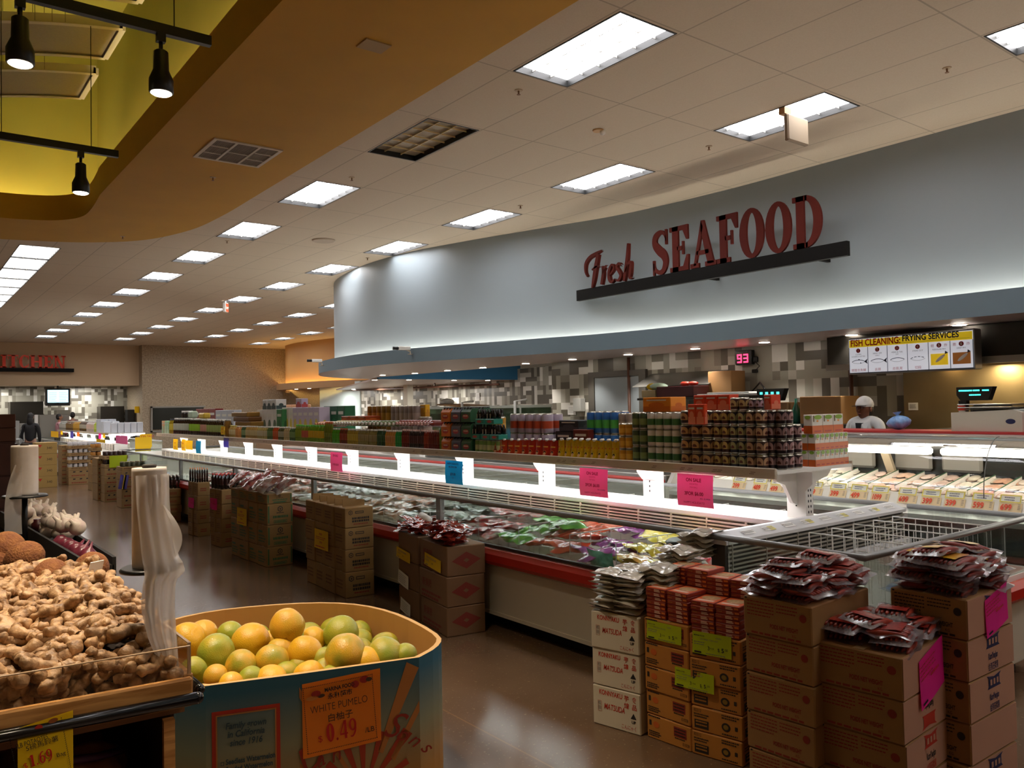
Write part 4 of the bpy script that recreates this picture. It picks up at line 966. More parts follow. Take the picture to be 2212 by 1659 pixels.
pt_ = thing('prep_table', 'dark steel prep table behind the fish counter', 'table', (0, 0, 0)); obj('top', MB().box(8.45, 9.1, 4.75, 7.6, 1.30, 1.34), mat('dark_steel', '3e3c38', .4, .5), pt_); obj('cabinet', MB().box(8.5, 9.1, 4.8, 7.55, 0, 1.30), mat('black_cabinet', '191816', .5), pt_)
y1_, y0_ = lane(1735, 8.6), lane(1824, 8.6); boxobj('cardboard_box', 'wide brown carton on the prep table near the worker', 'box', 8.55, 8.95, y0_, y1_, 1.341, 1.66, PKRAFT)
y1_, y0_ = lane(1675, 8.6), lane(1708, 8.6); boxobj('cardboard_box', 'small brown carton on the prep table left of the wide carton', 'box', 8.55, 8.85, y0_, y1_, 1.341, 1.6, mat('kraft_dark', '7c5c3a', .75))
tag(obj('green_bottle', MB().lathe([(.05, 0), (.05, .16), (.018, .24), (.018, .30)], 12), mat('dark_green_glass', '1f5a48', .2), loc=(8.6, lane(1722, 8.6), 1.341)), 'dark green bottle between the two cartons on the prep table', 'bottle')
pp = MB()
for px, x in ((1358, 9.15), (1838, 9.15)): pp.tube([(x, lane(px, x, 800), 0), (x, lane(px, x, 800), 2.34)], .025, 8)
tag(obj('copper_pipe', pp, mat('copper_brown_pipe', '5e3a2a', .45)), 'brown pipes running up the tile wall', 'pipe')
tag(obj('faucet_hose', MB().tube([(9.05, lane(1627, 9.05), 1.341), (9.05, lane(1628, 9.05), 1.75), (9.0, lane(1645, 9.0), 1.86), (8.95, lane(1662, 8.95), 1.72)], .012, 8), BLACK), 'arched black faucet hose against the tile wall', 'hose')
def paper_at(px0, py0, px1, py1, x, label, m=PAPER):
    a = atx(px0, py0, x); b = atx(px1, py1, x); t = thing('posted_notice', label, 'notice', (x, 0, 0)); obj('sheet', MB().box(0, .004, b.y, a.y, b.z, a.z), m, t)
    f = Face((-.001, a.y, b.z), (0, -1, 0), (0, 0, 1)); f.lines((a.y - b.y) * .15, (a.z - b.z) * .7, (a.y - b.y) * .7, 4, (a.z - b.z) * .15, .006, INKG); f.put(t)
paper_at(1226, 875, 1244, 896, 9.19, 'white notice taped on the tile wall left of the grey door'); paper_at(1962, 870, 1983, 886, 9.15, 'white notice on the wall just right of the worker'); paper_at(1028, 849, 1036, 864, 13.28, 'small white notice on the far tile wall above the fish tank')
boxobj('paper_dispenser', 'grey paper towel dispenser beside the notice', 'dispenser', 9.08, 9.195, lane(1262, 9.15), lane(1246, 9.15), 1.50, 1.72, mat('grey_dispenser', 'b3b3ae', .4))
# scale on the counter
sy = lane(2105, 7.0)
scl = thing('counter_scale', 'white deli scale with black pole display on the fish counter', 'scale', (7.0, sy, 1.346))
obj('body', MB().prism([(-.42, 0), (.10, 0), (.10, .15), (-.36, .17), (-.42, .15)], -.17, .15, 'x').box(-.1, .1, -.30, .03, .17, .176, 0, .003), mat('scale_white', 'c6bfb0', .4), scl)
obj('pan', MB().box(-.15, .15, -.34, .06, .185, .193, 0, .003).box(-.15, .15, -.34, .06, .21, .216, 0, .002), STEEL, scl)
obj('pole', MB().box(-.03, .03, .045, .105, .1, .23, 0, .006).box(-.031, .031, .0449, .1051, .165, .205, 1), [mat('scale_white', 'c6bfb0', .4), mat('scale_red_mark', 'c8351e', .5)], scl)
dsp = obj('display', MB().prism([(-.13, .245), (.08, .245), (.11, .29), (.11, .355), (-.17, .355)], -.04, .04, 'x').box(-.03, .03, .04, .10, .21, .245), BLACK, scl)
f = Face((-.041, .11, .245), (0, -1, 0), (0, 0, 1), .002); CY = emit('cyan_digits', '3fe6dc', 1.3)
for i, (a, b) in enumerate([(.02, .04), (.07, .04), (.13, .03), (.2, .03)]): f.lines(a, .075, b + .02, 1, .01, .012, CY, 1, i)
f.lines(.1, .04, .1, 1, .01, .01, CY, 1, 9); f.put(dsp, 'readout')
f = Face((-.171, -.36, .05), (0, -1, 0), (0, 0, 1)); f.disc(-.02, .03, .035, .02, INKB); f.put(scl, 'badge')
sc2 = thing('counter_scale', 'second scale with black display behind the stacked red juice packs', 'scale', (7.6, lane(1668, 7.6), 1.0)); obj('pole', MB().box(-.03, .03, -.03, .03, -.99, .62), STEEL, sc2)
dsp = obj('display', MB().prism([(-.15, .62), (.1, .62), (.15, .70), (.15, .75), (-.2, .75)], -.04, .04, 'x'), BLACK, sc2)
f = Face((-.041, .13, .62), (0, -1, 0), (0, 0, 1), .002)
for i in range(4): f.rect(.02 + i * .07, .07, .055 + i * .07, .095, CY)
f.put(dsp, 'readout')
bb = MB()
bb.grid(lambda u, v: ((.10 * math.sin(math.pi * min(v * 1.25, 1)) ** .6 * (1 + .18 * math.sin(u * 44 + v * 6)) + .012 + (.04 * (v - .8) * 5 if v > .8 else 0)) * math.cos(u * 2 * math.pi), (.14 * math.sin(math.pi * min(v * 1.25, 1)) ** .6 * (1 + .18 * math.cos(u * 50 + v * 9)) + .012 + (.05 * (v - .8) * 5 if v > .8 else 0)) * math.sin(u * 2 * math.pi), .25 * v), 30, 16)
tag(obj('plastic_bag', bb, mat('blue_film_bag', '5f8fc9', .3, c2='8fb4e0', nscale=14), loc=(7.0, lane(1945, 7.0), 1.347), rot=(R(-8), 0, 0), ), 'blue knotted plastic bag on top of the fish counter', 'bag').scale = (.62, .62, .62)
boxobj('clear_bin', 'pale plastic bin at the far right end of the counter top', 'bin', 6.9, 7.15, lane(2235, 7.0), lane(2190, 7.0), 1.346, 1.52, mat('pale_plastic', '9aa0a0', .4))
ks = thing('cooking_station', 'dark cooking equipment behind the counter below the stainless wall', 'equipment', (0, 0, 0)); obj('body', MB().box(8.3, 9.1, 1.2, 4.0, 0, 1.30).box(8.4, 8.9, 3.2, 3.6, 1.30, 1.55, 0, .04), mat('black_cabinet', '191816', .5), ks)
# pillar, pipes in the far market area
a = atx(882, 850, 12.6); struct('pillar_1', MB().box(12.5, 12.7, a.y - .12, a.y + .12, 0, 2.31), mat('white_pillar', 'c9c4b4', .5))
tag(obj('overhead_pipe', MB().tube([(12.9, 17.4, 2.2), (12.9, 26, 2.26)], .03, 8).tube([(12.2, 19.5, 2.2), (12.2, 19.5, 2.3)], .02, 6), mat('copper_brown_pipe', '5e3a2a', .45)), 'brown overhead pipe along the far market tiles', 'pipe')
# ------------------------------------------------------------------ drinks on the island shelf
def C(c): return mat('pk_' + c, c, .35)
def CG(c): return mat('liquid_' + c, c, .12, coat=.3)
def make_bottle(r, h, liq, label, cap, name='drink_bottle', lab=(.28, .68)):
    o = obj(name, MB().lathe([(r * .9, 0), (r, .01), (r, h * lab[0]), (r, h * lab[1]), (r * .95, h * .74), (r * .45, h * .88), (r * .42, h * .91)], 12, mis=[0, 0, 1, 0, 0, 0], smooth=True), [CG(liq), C(label)])
    obj('cap', MB().lathe([(r * .5, h * .905), (r * .5, h)], 10), C(cap), o); return o
def make_can(r, h, c, band, name='drink_can', rim='b9b4a6'):
    return obj(name, MB().lathe([(r * .85, 0), (r, .008), (r, h * .25), (r, h * .62), (r, h - .01), (r * .86, h)], 12, mis=[2, 0, 1, 0, 2]), [C(c), C(band), mat('can_rim', rim, .3, .8)])
def make_arch_can(r, h, c, arch):
    """dark can with a pale arched picture on the side facing -x and on the side facing -y"""
    o = make_can(r, h, c, c); f = MB()
    for base in (math.pi, -math.pi / 2):
        P = lambda a, z: ((r + .0008) * math.cos(base + a), (r + .0008) * math.sin(base + a), z)
        n = 8; w = .75; top = [(w * math.cos(math.pi * k / n), h * .55 + h * .28 * math.sin(math.pi * k / n)) for k in range(n + 1)]
        for k in range(n):
            (a0, z0), (a1, z1) = top[k], top[k + 1]; f.add([P(a0, h * .30), P(a0, z0), P(a1, z1), P(a1, h * .30)], [(0, 1, 2, 3)], 0)
            f.add([((r + .0014) * math.cos(base + a0 * .55), (r + .0014) * math.sin(base + a0 * .55), h * .38), ((r + .0014) * math.cos(base + a0 * .55), (r + .0014) * math.sin(base + a0 * .55), h * .42 + (z0 - h * .55) * .6), ((r + .0014) * math.cos(base + a1 * .55), (r + .0014) * math.sin(base + a1 * .55), h * .42 + (z1 - h * .55) * .6), ((r + .0014) * math.cos(base + a1 * .55), (r + .0014) * math.sin(base + a1 * .55), h * .38)], [(0, 1, 2, 3)], 1)
    obj('picture_label', f, [C(arch), C('5a2a22')], o); return o
def make_pack(w, d, h, c, c2, name='juice_pack', wrap='d0cbc0'):
    """carton with a lower colour band, picture blob and pale wrap edge; front to -x"""
    o = obj(name, MB().box(-d / 2, d / 2, -w / 2, w / 2, 0, h, 0, .004), C(c)); f = Face((-d / 2, w / 2, 0), (0, -1, 0), (0, 0, 1))
    f.rect(.004, .004, w - .004, h * .38, C(c2)); f.disc(w * .5, h * .45, w * .28, h * .2, C(c2), 2); f.text('', 0, 0, .01, INK); f.rect(w * .15, h * .75, w * .85, h * .84, C(wrap), 2)
    f2 = Face((-d / 2, -w / 2, 0), (1, 0, 0), (0, 0, 1)); 
    g = Face((-d / 2, -w / 2, 0), (1, 0, 0), (0, 0, 1)); g.rect(.004, .004, d - .004, h * .38, C(c2)); g.disc(d * .5, h * .45, d * .22, h * .16, C(c2), 2)
    for m_, q in g.b.items(): f.mb(m_).add(q.v, q.f)
    f.put(o, 'print'); return o
def make_pouch(w, h, c, c2, face):
    o = obj('drink_pouch', MB().grid(lambda u, v: (-(.032 * (1 - v) * math.sin(math.pi * u) ** .6 + .002), w * (.5 - u) , h * .9 * v), 8, 6).grid(lambda u, v: ((.032 * (1 - v) * math.sin(math.pi * u) ** .6 + .002), w * (u - .5), h * .9 * v), 8, 6), mat('foil_' + c, c, .28, .25, noise_amt=.3, nscale=18))
    obj('spout', MB().lathe([(.011, h * .88), (.011, h * .93), (.016, h * .93), (.013, h)], 8), PAPER, o)
    f = Face((-.034, w / 2, 0), (0, -1, 0), Vector((.26, 0, 1)).normalized(), .001); f.disc(w * .5, h * .25, w * .26, h * .14, C(c2)); f.disc(w * .5, h * .20, w * .16, h * .09, C('e3b184'), 2, 12); f.poly([(w * .33, h * .22), (w * .36, h * .32), (w * .5, h * .355), (w * .64, h * .32), (w * .67, h * .22), (w * .5, h * .29)], C('1b1210'), 3)
    f.rect(w * .18, h * .55, w * .82, h * .62, C(face)); f.put(o, 'print'); return o
SHX = 4.19
def zat_px(px, py, x): return atx(px, py, x).z
def row(proto, px0, px1, n, label, group, x=SHX, z=SHZ, cols=1, dx=.075, first=True, cat=None, jit=.004):
    """a file of goods from picture column px0 (far) to px1 (near)"""
    y0, y1 = lane(px0, x), lane(px1, x); out = []; rg = random.Random(int(px0 * 7 + z * 100))
    for c_ in range(cols):
        for i in range(n):
            yy = y0 + (y1 - y0) * (i + .5) / n; loc = (x + c_ * dx + rg.uniform(-jit, jit), yy, z)
            if first and c_ == 0 and i == 0 and 'label' not in proto:
                proto.location = loc; tag(proto, label, cat or proto.name.split('.')[0].replace('_', ' ').split()[-1], group)
            else: dup(proto, loc, R(rg.uniform(-6, 6)) if jit > .001 else 0, label, group)
    return y0, y1
def brow(px0, px1, n, top, liq, lab, cap, label, x=SHX, cols=1, lb=(.28, .68), z=SHZ):
    y0, y1 = lane(px0, x), lane(px1, x); pitch = abs(y0 - y1) / n; r = min(pitch * .47, .042); mid = (px0 + px1) / 2
    h = zat_px(mid, top, x) - z
    row(make_bottle(r, h, liq, lab, cap, lab=lb), px0, px1, n, label, label.split(' in ')[0][:60] + ' row', x, z, cols, 2.1 * r + .01, cat='bottle')
make_p = make_pack(.09, .09, .25, 'e6b27a', 'b8d8b0'); row(make_p, 355, 362, 3, 'orange and cream tall carton at the far end of the island shelf', 'far end cartons', cat='carton')
make_p = make_pack(.09, .09, .25, 'a6d8a8', 'd8e6c8'); row(make_p, 362, 369, 3, 'mint green tall carton at the far end of the island shelf', 'mint cartons', cat='carton')
brow(369, 378, 4, 905, '9c8420', 'd0b840', '20242a', 'amber bottle with dark cap next to the mint cartons')
brow(378, 412, 9, 903, '2a180c', 'b9b9a8', 'd6d3c8', 'dark tea bottle with pale label in the long far bottle file', cols=2)
brow(412, 436, 7, 904, '2c1a0c', '8fb832', 'd6d3c8', 'dark tea bottle with lime label in the long far bottle file', cols=2)
brow(436, 450, 4, 905, '2a160c', 'c89080', 'd6d3c8', 'dark tea bottle with salmon label in the long far bottle file', cols=2)
brow(450, 486, 9, 906, '30200e', '9aa860', 'd6d3c8', 'dark tea bottle with sage label in the long far bottle file', cols=2)
o = tag(obj('brown_bag', MB().grid(lambda u, v: ((.04 + .02 * math.sin(v * 3)) * math.cos(u * 2 * math.pi), .07 * math.sin(u * 2 * math.pi) * (1 + .15 * math.sin(9 * v)), .26 * v), 14, 8), mat('brown_snack_bag', '8a6420', .4, noise_amt=.3, nscale=20), loc=(4.17, lane(492, 4.17), SHZ)), 'crumpled brown bag standing between the two long bottle files', 'bag')
brow(498, 512, 4, 919, 'b89a50', 'd8cfa0', 'd8d060', 'pale amber bottle with yellow cap right of the brown bag')
brow(512, 524, 3, 920, 'c88848', 'd89858', 'd6d3c8', 'orange juice bottle right of the brown bag')
brow(524, 533, 3, 920, '3a5a38', '90a878', 'd6d3c8', 'dark green bottle between the orange and the amber bottles')
brow(533, 558, 7, 920, 'b08c48', 'cfc08c', 'd6d3c8', 'cloudy amber bottle in the middle of the shelf file')
brow(558, 580, 6, 921, 'a89858', 'c8c0a0', 'd6d3c8', 'pale herbal tea bottle with cream label')
brow(580, 592, 3, 921, '4a6030', '5a7a48', 'd6d3c8', 'olive bottle next to the red-orange ones')
brow(592, 604, 3, 921, 'b04820', 'c05a30', 'd6d3c8', 'red-orange bottle in the middle of the shelf file')
brow(604, 616, 3, 922, '50502a', 'a8a890', 'd6d3c8', 'dark olive bottle with pale shoulder')
brow(616, 628, 3, 922, 'b09868', 'c8b488', 'd6d3c8', 'milk tea bottle with beige body')
brow(628, 640, 3, 923, '3c5a2a', '7c9a60', 'd6d3c8', 'green tea bottle just before the lime-capped ones')
brow(640, 654, 4, 917, '708a1c', '8aa020', '48b020', 'green tea bottle with plain olive label and lime cap')
brow(654, 668, 4, 918, '7a8820', 'c8604a', '48b020', 'green tea bottle with red label and lime cap')
brow(668, 702, 10, 918, '6c9018', 'd8b020', '48b020', 'green tea bottle with yellow label and lime cap')
brow(703, 720, 4, 911, '6f7a18', '7c861c', 'c06028', 'tall olive tea bottle with orange cap', lb=(.3, .5))
brow(720, 736, 4, 925, '4c9a20', '58b028', 'e0dcd0', 'bright green soda bottle with white cap')
brow(736, 752, 4, 925, '6a2c14', 'a04028', 'c85a28', 'brown-red tea bottle with orange cap')
brow(752, 775, 6, 926, 'a88a28', 'd0b848', 'e0dcd0', 'yellow label juice bottle with white cap')
brow(775, 816, 10, 927, '8a7a3c', 'a89a6c', 'e0dcd0', 'olive juice bottle with tan label and white cap')
brow(816, 834, 4, 927, '2a4a28', '3a6038', 'e0dcd0', 'dark green tea bottle with white cap')
brow(834, 856, 5, 929, 'c08438', 'd89a60', 'e8e0d8', 'peach tea bottle with orange shoulder')
brow(856, 870, 3, 929, '1c8a38', '28a048', 'e0dcd0', 'emerald green soda bottle')
brow(870, 886, 4, 927, '6a2018', '8a2a20', 'e0b8b0', 'dark red bottle next to the purple bottles')
brow(886, 917, 7, 928, '2c1a1e', '5a3030', 'e0b8b0', 'dark purple grape bottle with pink cap')
brow(917, 928, 3, 929, '8a2a18', 'a84028', 'e0b8b0', 'amber red bottle with white stripe label')
brow(928, 950, 5, 929, '6a1a14', '7a2218', 'e0b8b0', 'ruby red bottle with pale pink cap')
brow(950, 966, 4, 926, '6a7a20', '7a8a30', '4a7a28', 'yellow-green bottle just before the orange carriers')
# six-bottle carriers in three colours, three tiers
def make_carrier(c, c2):
    o = obj('bottle_carrier', MB().prism([(-.06, 0), (.06, 0), (.06, .09), (.035, .125), (-.035, .125), (-.06, .09)], -.075, .075, 'y'), C(c)); b = MB()
    for i in range(3):
        for s in (-1, 1): b.lathe([(.018, .10), (.014, .135)], 8, c=(s * .028, -.05 + .05 * i, 0))
    obj('bottle_tops', b, C('17120f'), o); f = Face((-.0605, .075, 0), (0, -1, 0), (0, 0, 1)); f.disc(.075, .05, .05, .022, C(c2)); f.lines(.04, .05, .07, 1, .01, .012, C('e8d0b0'), 2, 4); f.put(o, 'print'); return o
CT = .133
hh = [SHZ, SHZ + CT + .004, SHZ + 2 * CT + .008]
tier = ['bottom', 'middle', 'top']
for c, c2, px0, px1, nm in (('d8731e', 'b82818', 964, 985, 'orange'), ('55586a', 'a83a48', 986, 1007, 'slate grey'), ('2f5a3c', 'a83a38', 1008, 1029, 'forest green')):
    pr_ = make_carrier(c, c2); y_ = lane((px0 + px1) / 2, 4.2)
    for k in range(3):
        lab = f'{nm} bottle carrier in the {tier[k]} tier of the carrier stack'
        for c_ in range(2):
            if k == 0 and c_ == 0: pr_.location = (4.2, y_, hh[0]); tag(pr_, lab, 'drink carrier', f'{nm} carriers')
            else: dup(pr_, (4.2 + .13 * c_, y_, hh[k]), 0, lab if c_ == 0 else f'{nm} bottle carrier in the second rank of the {tier[k]} tier of the carrier stack', f'{nm} carriers')
def make_open_carrier():
    o = obj('bottle_carrier', MB().box(-.05, .05, -.065, .065, 0, .045, 0, .004), C('2f8a78')); b = MB()
    for i in range(3):
        for s in (-1, 1): b.lathe([(.018, .045), (.018, .09), (.008, .115), (.008, .13)], 8, c=(s * .024, -.042 + .042 * i, 0))
    obj('bottle', b, CG('120d0a'), o); f = Face((-.0505, .065, 0), (0, -1, 0), (0, 0, 1)); f.disc(.065, .022, .035, .012, C('b04040')); f.rect(.03, .05, .04, .09, C('c8c0b0')); f.rect(.075, .05, .085, .09, C('c8c0b0')); f.put(o, 'print'); return o
oc = make_open_carrier(); first = True
cans3 = make_can(.031, .118, '7a9a50', 'c8c890'); row(cans3, 1029, 1064, 4, 'green and cream drink can under the teal open carriers', 'green cream cans', cols=2, dx=.065, cat='can')
for (px, k) in ((1036, 1), (1058, 1), (1078, 1), (1046, 2), (1068, 2)):
    z_ = SHZ + .122 + (k - 1) * .135; lab = f'teal open carrier of dark bottles, {"lower" if k == 1 else "upper"} layer above the green cans'
    if first: oc.location = (4.2, lane(px, 4.2), z_); tag(oc, lab, 'drink carrier', 'teal carriers'); first = False
    else: dup(oc, (4.2, lane(px, 4.2), z_), 0, lab, 'teal carriers')
row(cans3, 1066, 1084, 2, 'green and cream drink can under the end teal carrier', 'green cream cans', cols=1, first=False)
def pouches(px0, px1, n, c, c2, face, label):
    y0, y1 = lane(px0, 4.18), lane(px1, 4.18); w = abs(y0 - y1) / n; h = zat_px((px0 + px1) / 2, 948, 4.18) - SHZ
    row(make_pouch(w * .97, h, c, c2, face), px0, px1, n, label, label + ' row', 4.18, cols=2, dx=.08, cat='pouch', jit=.003)
pouches(1068, 1128, 4, 'd0421c', 'e07838', 'e8b048', 'red foil drink pouch with white spout, in the half next to the carriers')
pouches(1128, 1206, 5, 'c02c18', 'd85a2a', 'e0a040', 'red foil drink pouch with white spout, in the half next to the yellow pouches')
pouches(1207, 1338, 9, 'dcae18', 'e8c838', 'c84a1c', 'yellow foil drink pouch with white spout')
def cans(px0, px1, n, tiers, top, c, band, label, x=SHX, z=SHZ, cols=1, arch=None):
    y0, y1 = lane(px0, x), lane(px1, x); r = abs(y0 - y1) / n / 2 * .98; H = (zat_px((px0 + px1) / 2, top, x) - z) / tiers
    p = make_arch_can(r, H - .001, c, arch) if arch else make_can(r, H - .001, c, band)
    nm = ['bottom', 'second', 'third', 'fourth'] if tiers > 2 else ['lower', 'upper']
    for k in range(tiers): row(p, px0, px1, n, f'{label}, {nm[k]} tier', label + ' stack', x, z + k * H, cols, 2.05 * r, first=(k == 0), cat='can', jit=.0008)
    return r, H
cans(1340, 1368, 2, 3, 914, 'c98a1c', 'e0a838', 'amber gold can beside the yellow pouches', cols=2)
cans(1369, 1401, 2, 3, 890, '3c4a30', '7a8a50', 'kiwi print green can right of the amber cans', cols=2)
cans(1402, 1473, 4, 3, 890, 'cfc5b4', '3c6a38', 'white can with green foliage print', cols=3)
FY = 2.90
def archcols(px0, px1, n, c, arch, label, tiers=4, top=886, z=SHZ): return cans(px0, px1, n, tiers, top, c, c, label, arch=arch, cols=1, z=z)
archcols(1475, 1545, 3, '2e1614', 'b58a58', 'dark maroon can with tan arch picture, left columns')
archcols(1545, 1580, 2, '3a1416', 'b89a58', 'dark crimson can with gold arch picture, next columns')
archcols(1580, 1615, 2, '191c30', 'a8a070', 'navy can with pale arch picture')
r_, H_ = archcols(1615, 1657, 2, '2e1816', 'b08a68', 'dark brown can with tan arch picture at the rail corner')
# end face of the stack, seen from the near end
endc = make_arch_can(.031, H_ - .001, '2c1a22', 'b08a88'); k0 = True
for k in range(4):
    for i, px in enumerate((1668, 1686, 1704, 1722)):
        if k == 3 and i > 2: continue
        x_ = aty(px, 990, 2.90).x; lab = f'dark plum can with mauve arch on the near end of the can stack, {["bottom", "second", "third", "fourth"][k]} tier'
        for j in range(3):
            loc = (max(x_, 4.26) + .0, 2.90 + j * .064, SHZ + k * H_)
            if k0: endc.location = loc; tag(endc, lab, 'can', 'plum cans'); k0 = False
            elif j == 0 or i > 0: dup(endc, loc, 0, lab if j == 0 else 'dark plum can hidden in depth behind the near end of the can stack', 'plum cans')
archcols(1582, 1620, 2, '3a1418', 'b89a68', 'dark crimson can on the very top of the can stack', 1, 858, SHZ + 4 * H_)
archcols(1622, 1650, 2, '33202a', 'b898a8', 'plum can on the very top of the can stack', 1, 860, SHZ + 4 * H_)
# juice boxes at the near end
def make_jbox(w, d, h, label_c='e2ddd2'):
    o = obj('juice_box', MB().box(-w / 2, w / 2, -d / 2, d / 2, 0, h, 0, .002), C(label_c)); f = Face((-w / 2, -d / 2, 0), (1, 0, 0), (0, 0, 1)); f.rect(0, 0, w, h * .42, C('d4641c')); f.disc(w * .55, h * .86, w * .36, h * .12, C('8ab03c')); f.disc(w * .5, h * .66, w * .1, h * .05, C('e8942c')); f.rect(w * .16, h * .08, w * .8, h * .16, C('b8301c'), 2); f.rect(w * .08, h * .62, w * .2, h * .95, C('6a5a38'))
    g = Face((-w / 2, d / 2, 0), (0, -1, 0), (0, 0, 1)); g.rect(0, 0, d, h * .42, C('c85a1a')); g.disc(d * .5, h * .86, d * .34, h * .1, C('8ab03c'))
    for m_, q in g.b.items(): f.mb(m_).add(q.v, q.f)
    f.put(o, 'print'); return o
jh = (zat_px(1780, 970, 4.75) - SHZ)
zt = [zat_px(1780, 1007, 4.75), ]
t1 = aty(1780, 970, 2.9).z; t2 = aty(1780, 928, 2.9).z; t3 = aty(1780, 887, 2.9).z
x0_, x1_ = 4.545, 4.92
j1 = make_jbox((x1_ - x0_) / 7, .05, t1 - SHZ); j3 = make_jbox(.115, .06, t3 - t2 - .003); f1 = True
for k, (za, zb) in enumerate(((SHZ, t1), (t1, t2))):
    for i in range(7):
        for j in range(3):
            loc = (x0_ + (x1_ - x0_) * (i + .5) / 7, 2.88 + j * .053, SHZ + k * (t1 - SHZ) + k * .001); lab = f'slim white and orange juice box, {["bottom", "middle"][k]} layer at the near end of the shelf'
            if f1: j1.location = loc; tag(j1, lab, 'juice box', 'slim juice boxes'); f1 = False
            else: dup(j1, loc, 0, lab if j == 0 else f'slim white and orange juice box in rank {["", "two", "three"][j]} behind the near end, {["bottom", "middle"][k]} layer', 'slim juice boxes')
zz = SHZ + 2 * (t1 - SHZ) + .002
for i in range(3):
    loc = (4.60 + .118 * i, 2.90, zz); lab = f'wide white juice carton with lime picture on the top layer, {["left", "middle", "right"][i]} of three'
    if i == 0: j3.location = loc; tag(j3, lab, 'juice carton', 'wide juice cartons')
    else: dup(j3, loc, 0, lab, 'wide juice cartons')
# packs on top of the cans
def packat(px0, px1, pyt, pyb, x, c, c2, label, n=1, d=.12, cat='drink pack', name='juice_pack', z=None):
    ya, yb = lane(px0, x), lane(px1, x); zb = z if z is not None else zat_px((px0 + px1) / 2, pyb, x); h = zat_px((px0 + px1) / 2, pyt, x) - zb; w = abs(ya - yb) / n
    p = make_pack(w * .985, d, h, c, c2, name)
    for i in range(n):
        loc = (x + d / 2, ya + (yb - ya) * (i + .5) / n, zb)
        if i == 0: p.location = loc; tag(p, label, cat, label + ' group' if n > 1 else None)
        else: dup(p, loc, 0, label, label + ' group')
    return zb + h
ztw = SHZ + 3 * ((zat_px(1437, 890, SHX) - SHZ) / 3)
packat(1390, 1451, 858, 886, 4.18, 'e8902c', 'd06a1c', 'orange three-pack of peach drink on top of the white and green cans', 1, .16, z=ztw + .001)
packat(1487, 1523, 873, 905, 4.11, 'd8451e', 'e88a6a', 'red juice two-pack standing before the top row of arch cans', 2, .035, z=SHZ + 3 * H_ + .002)
packat(1500, 1578, 853, 880, 4.22, 'd8401c', 'e07858', 'red juice pack on the top left of the can stack', 3, .1, z=SHZ + 4 * H_ + .002)
packat(1652, 1668, 852, 880, 4.22, 'd8401c', 'e07858', 'red and white juice pack at the top right of the can stack', 1, .1, z=SHZ + 4 * H_ + .002)
# second rank on the back half of the shelf
BX = 4.58
cans(1272, 1340, 4, 2, 888, '2f68b0', '4aa84a', 'blue and green pear drink can behind the yellow pouches', x=4.5, cols=2)
cans(1340, 1370, 2, 2, 892, '8a7a70', 'a89a90', 'grey-mauve can behind the amber cans', x=4.5, cols=1)
z_ = packat(1200, 1272, 932, 975, 4.45, '2c2a30', '3a3840', 'black shrink-wrapped can tray behind the yellow pouches', 2, .2, z=SHZ, name='can_tray')
packat(1208, 1250, 908, 930, 4.45, '2c2a30', '46444c', 'upper black shrink-wrapped can tray behind the yellow pouches', 1, .2, z=z_ + .001, name='can_tray')
packat(1238, 1272, 928, 948, 4.38, '6a2418', '8a3a20', 'dark red gift pack behind the yellow pouches', 1, .06, z=SHZ)
cans(1108, 1192, 5, 2, 893, 'b0a4b4', 'b84a2c', 'pale lilac can with red fruit behind the red pouches', x=4.45, cols=2)
brow(1008, 1090, 9, 884, '1c1610', '3a3018', '17130f', 'dark brown beer bottle behind the carriers', x=4.62, cols=1)
cans(1066, 1090, 2, 2, 900, 'b8862a', 'd8a848', 'gold can behind the teal carriers', x=4.45)
cans(800, 850, 5, 2, 876, '8a6420', 'c09038', 'tall gold can in the back rank left of the fish tank', x=4.6, cols=2)
cans(850, 907, 6, 2, 876, '9a8a84', 'b8a49c', 'tall pinkish grey can in the back rank before the fish tank', x=4.6, cols=2)
packat(907, 920, 874, 898, 4.62, 'e0a81c', 'c88a18', 'yellow carton on the end of the pinkish cans', 1, .06, z=SHZ + .001 + zat_px(913, 900, 4.62) - SHZ)
cans(910, 930, 2, 1, 900, '9a8a84', 'b8a49c', 'short pinkish grey can under the yellow carton', x=4.62)
def lying(px0, px1, n, z, x, liq, cap, label):
    o = make_bottle(.032, .21, liq, liq, cap); y0, y1 = lane(px0, x), lane(px1, x)
    for i in range(n):
        loc = (x, y0 + (y1 - y0) * (i + .5) / n, z + .033)
        if i == 0: o.location = loc; o.rotation_euler = (0, R(-90), 0); tag(o, label, 'bottle', label + ' group')
        else: dup(o, loc, label=label, group=label + ' group', rot=(0, R(-90), 0))
# bottles laid on top of the files
zt_ = zat_px(780, 925, SHX)
lying(712, 752, 7, zat_px(730, 921, 4.25) - .01, 4.42, 'a85a20', 'c07a48', 'amber bottle lying cap outward on top of the brown-red bottles')
lying(752, 806, 9, zat_px(780, 921, 4.25), 4.42, '9a8a48', 'ddd6c4', 'olive bottle lying with white cap outward over the tan label bottles')
lying(806, 890, 10, zat_px(840, 922, 4.25), 4.42, '5a6a38', 'd8d2c6', 'green bottle lying with white cap outward over the dark bottles')
lying(890, 965, 11, zat_px(925, 922, 4.25), 4.42, '7a2a20', 'd8a8a0', 'red bottle lying with pink cap outward over the purple bottles')
packat(738, 790, 899, 912, 4.35, 'b04818', 'd86a28', 'orange-brown shrink pack lying on the laid bottles', 3, .2, z=zat_px(760, 915, 4.25) + .025)
packat(775, 815, 899, 912, 4.55, 'a82a18', 'c83820', 'red shrink pack lying on the laid bottles', 1, .2, z=zat_px(760, 915, 4.25) + .025)
packat(700, 745, 877, 905, 4.75, '1c5a38', '2a7a4c', 'dark green crate in the back rank of the shelf', 3, .16, name='drink_crate', z=SHZ)
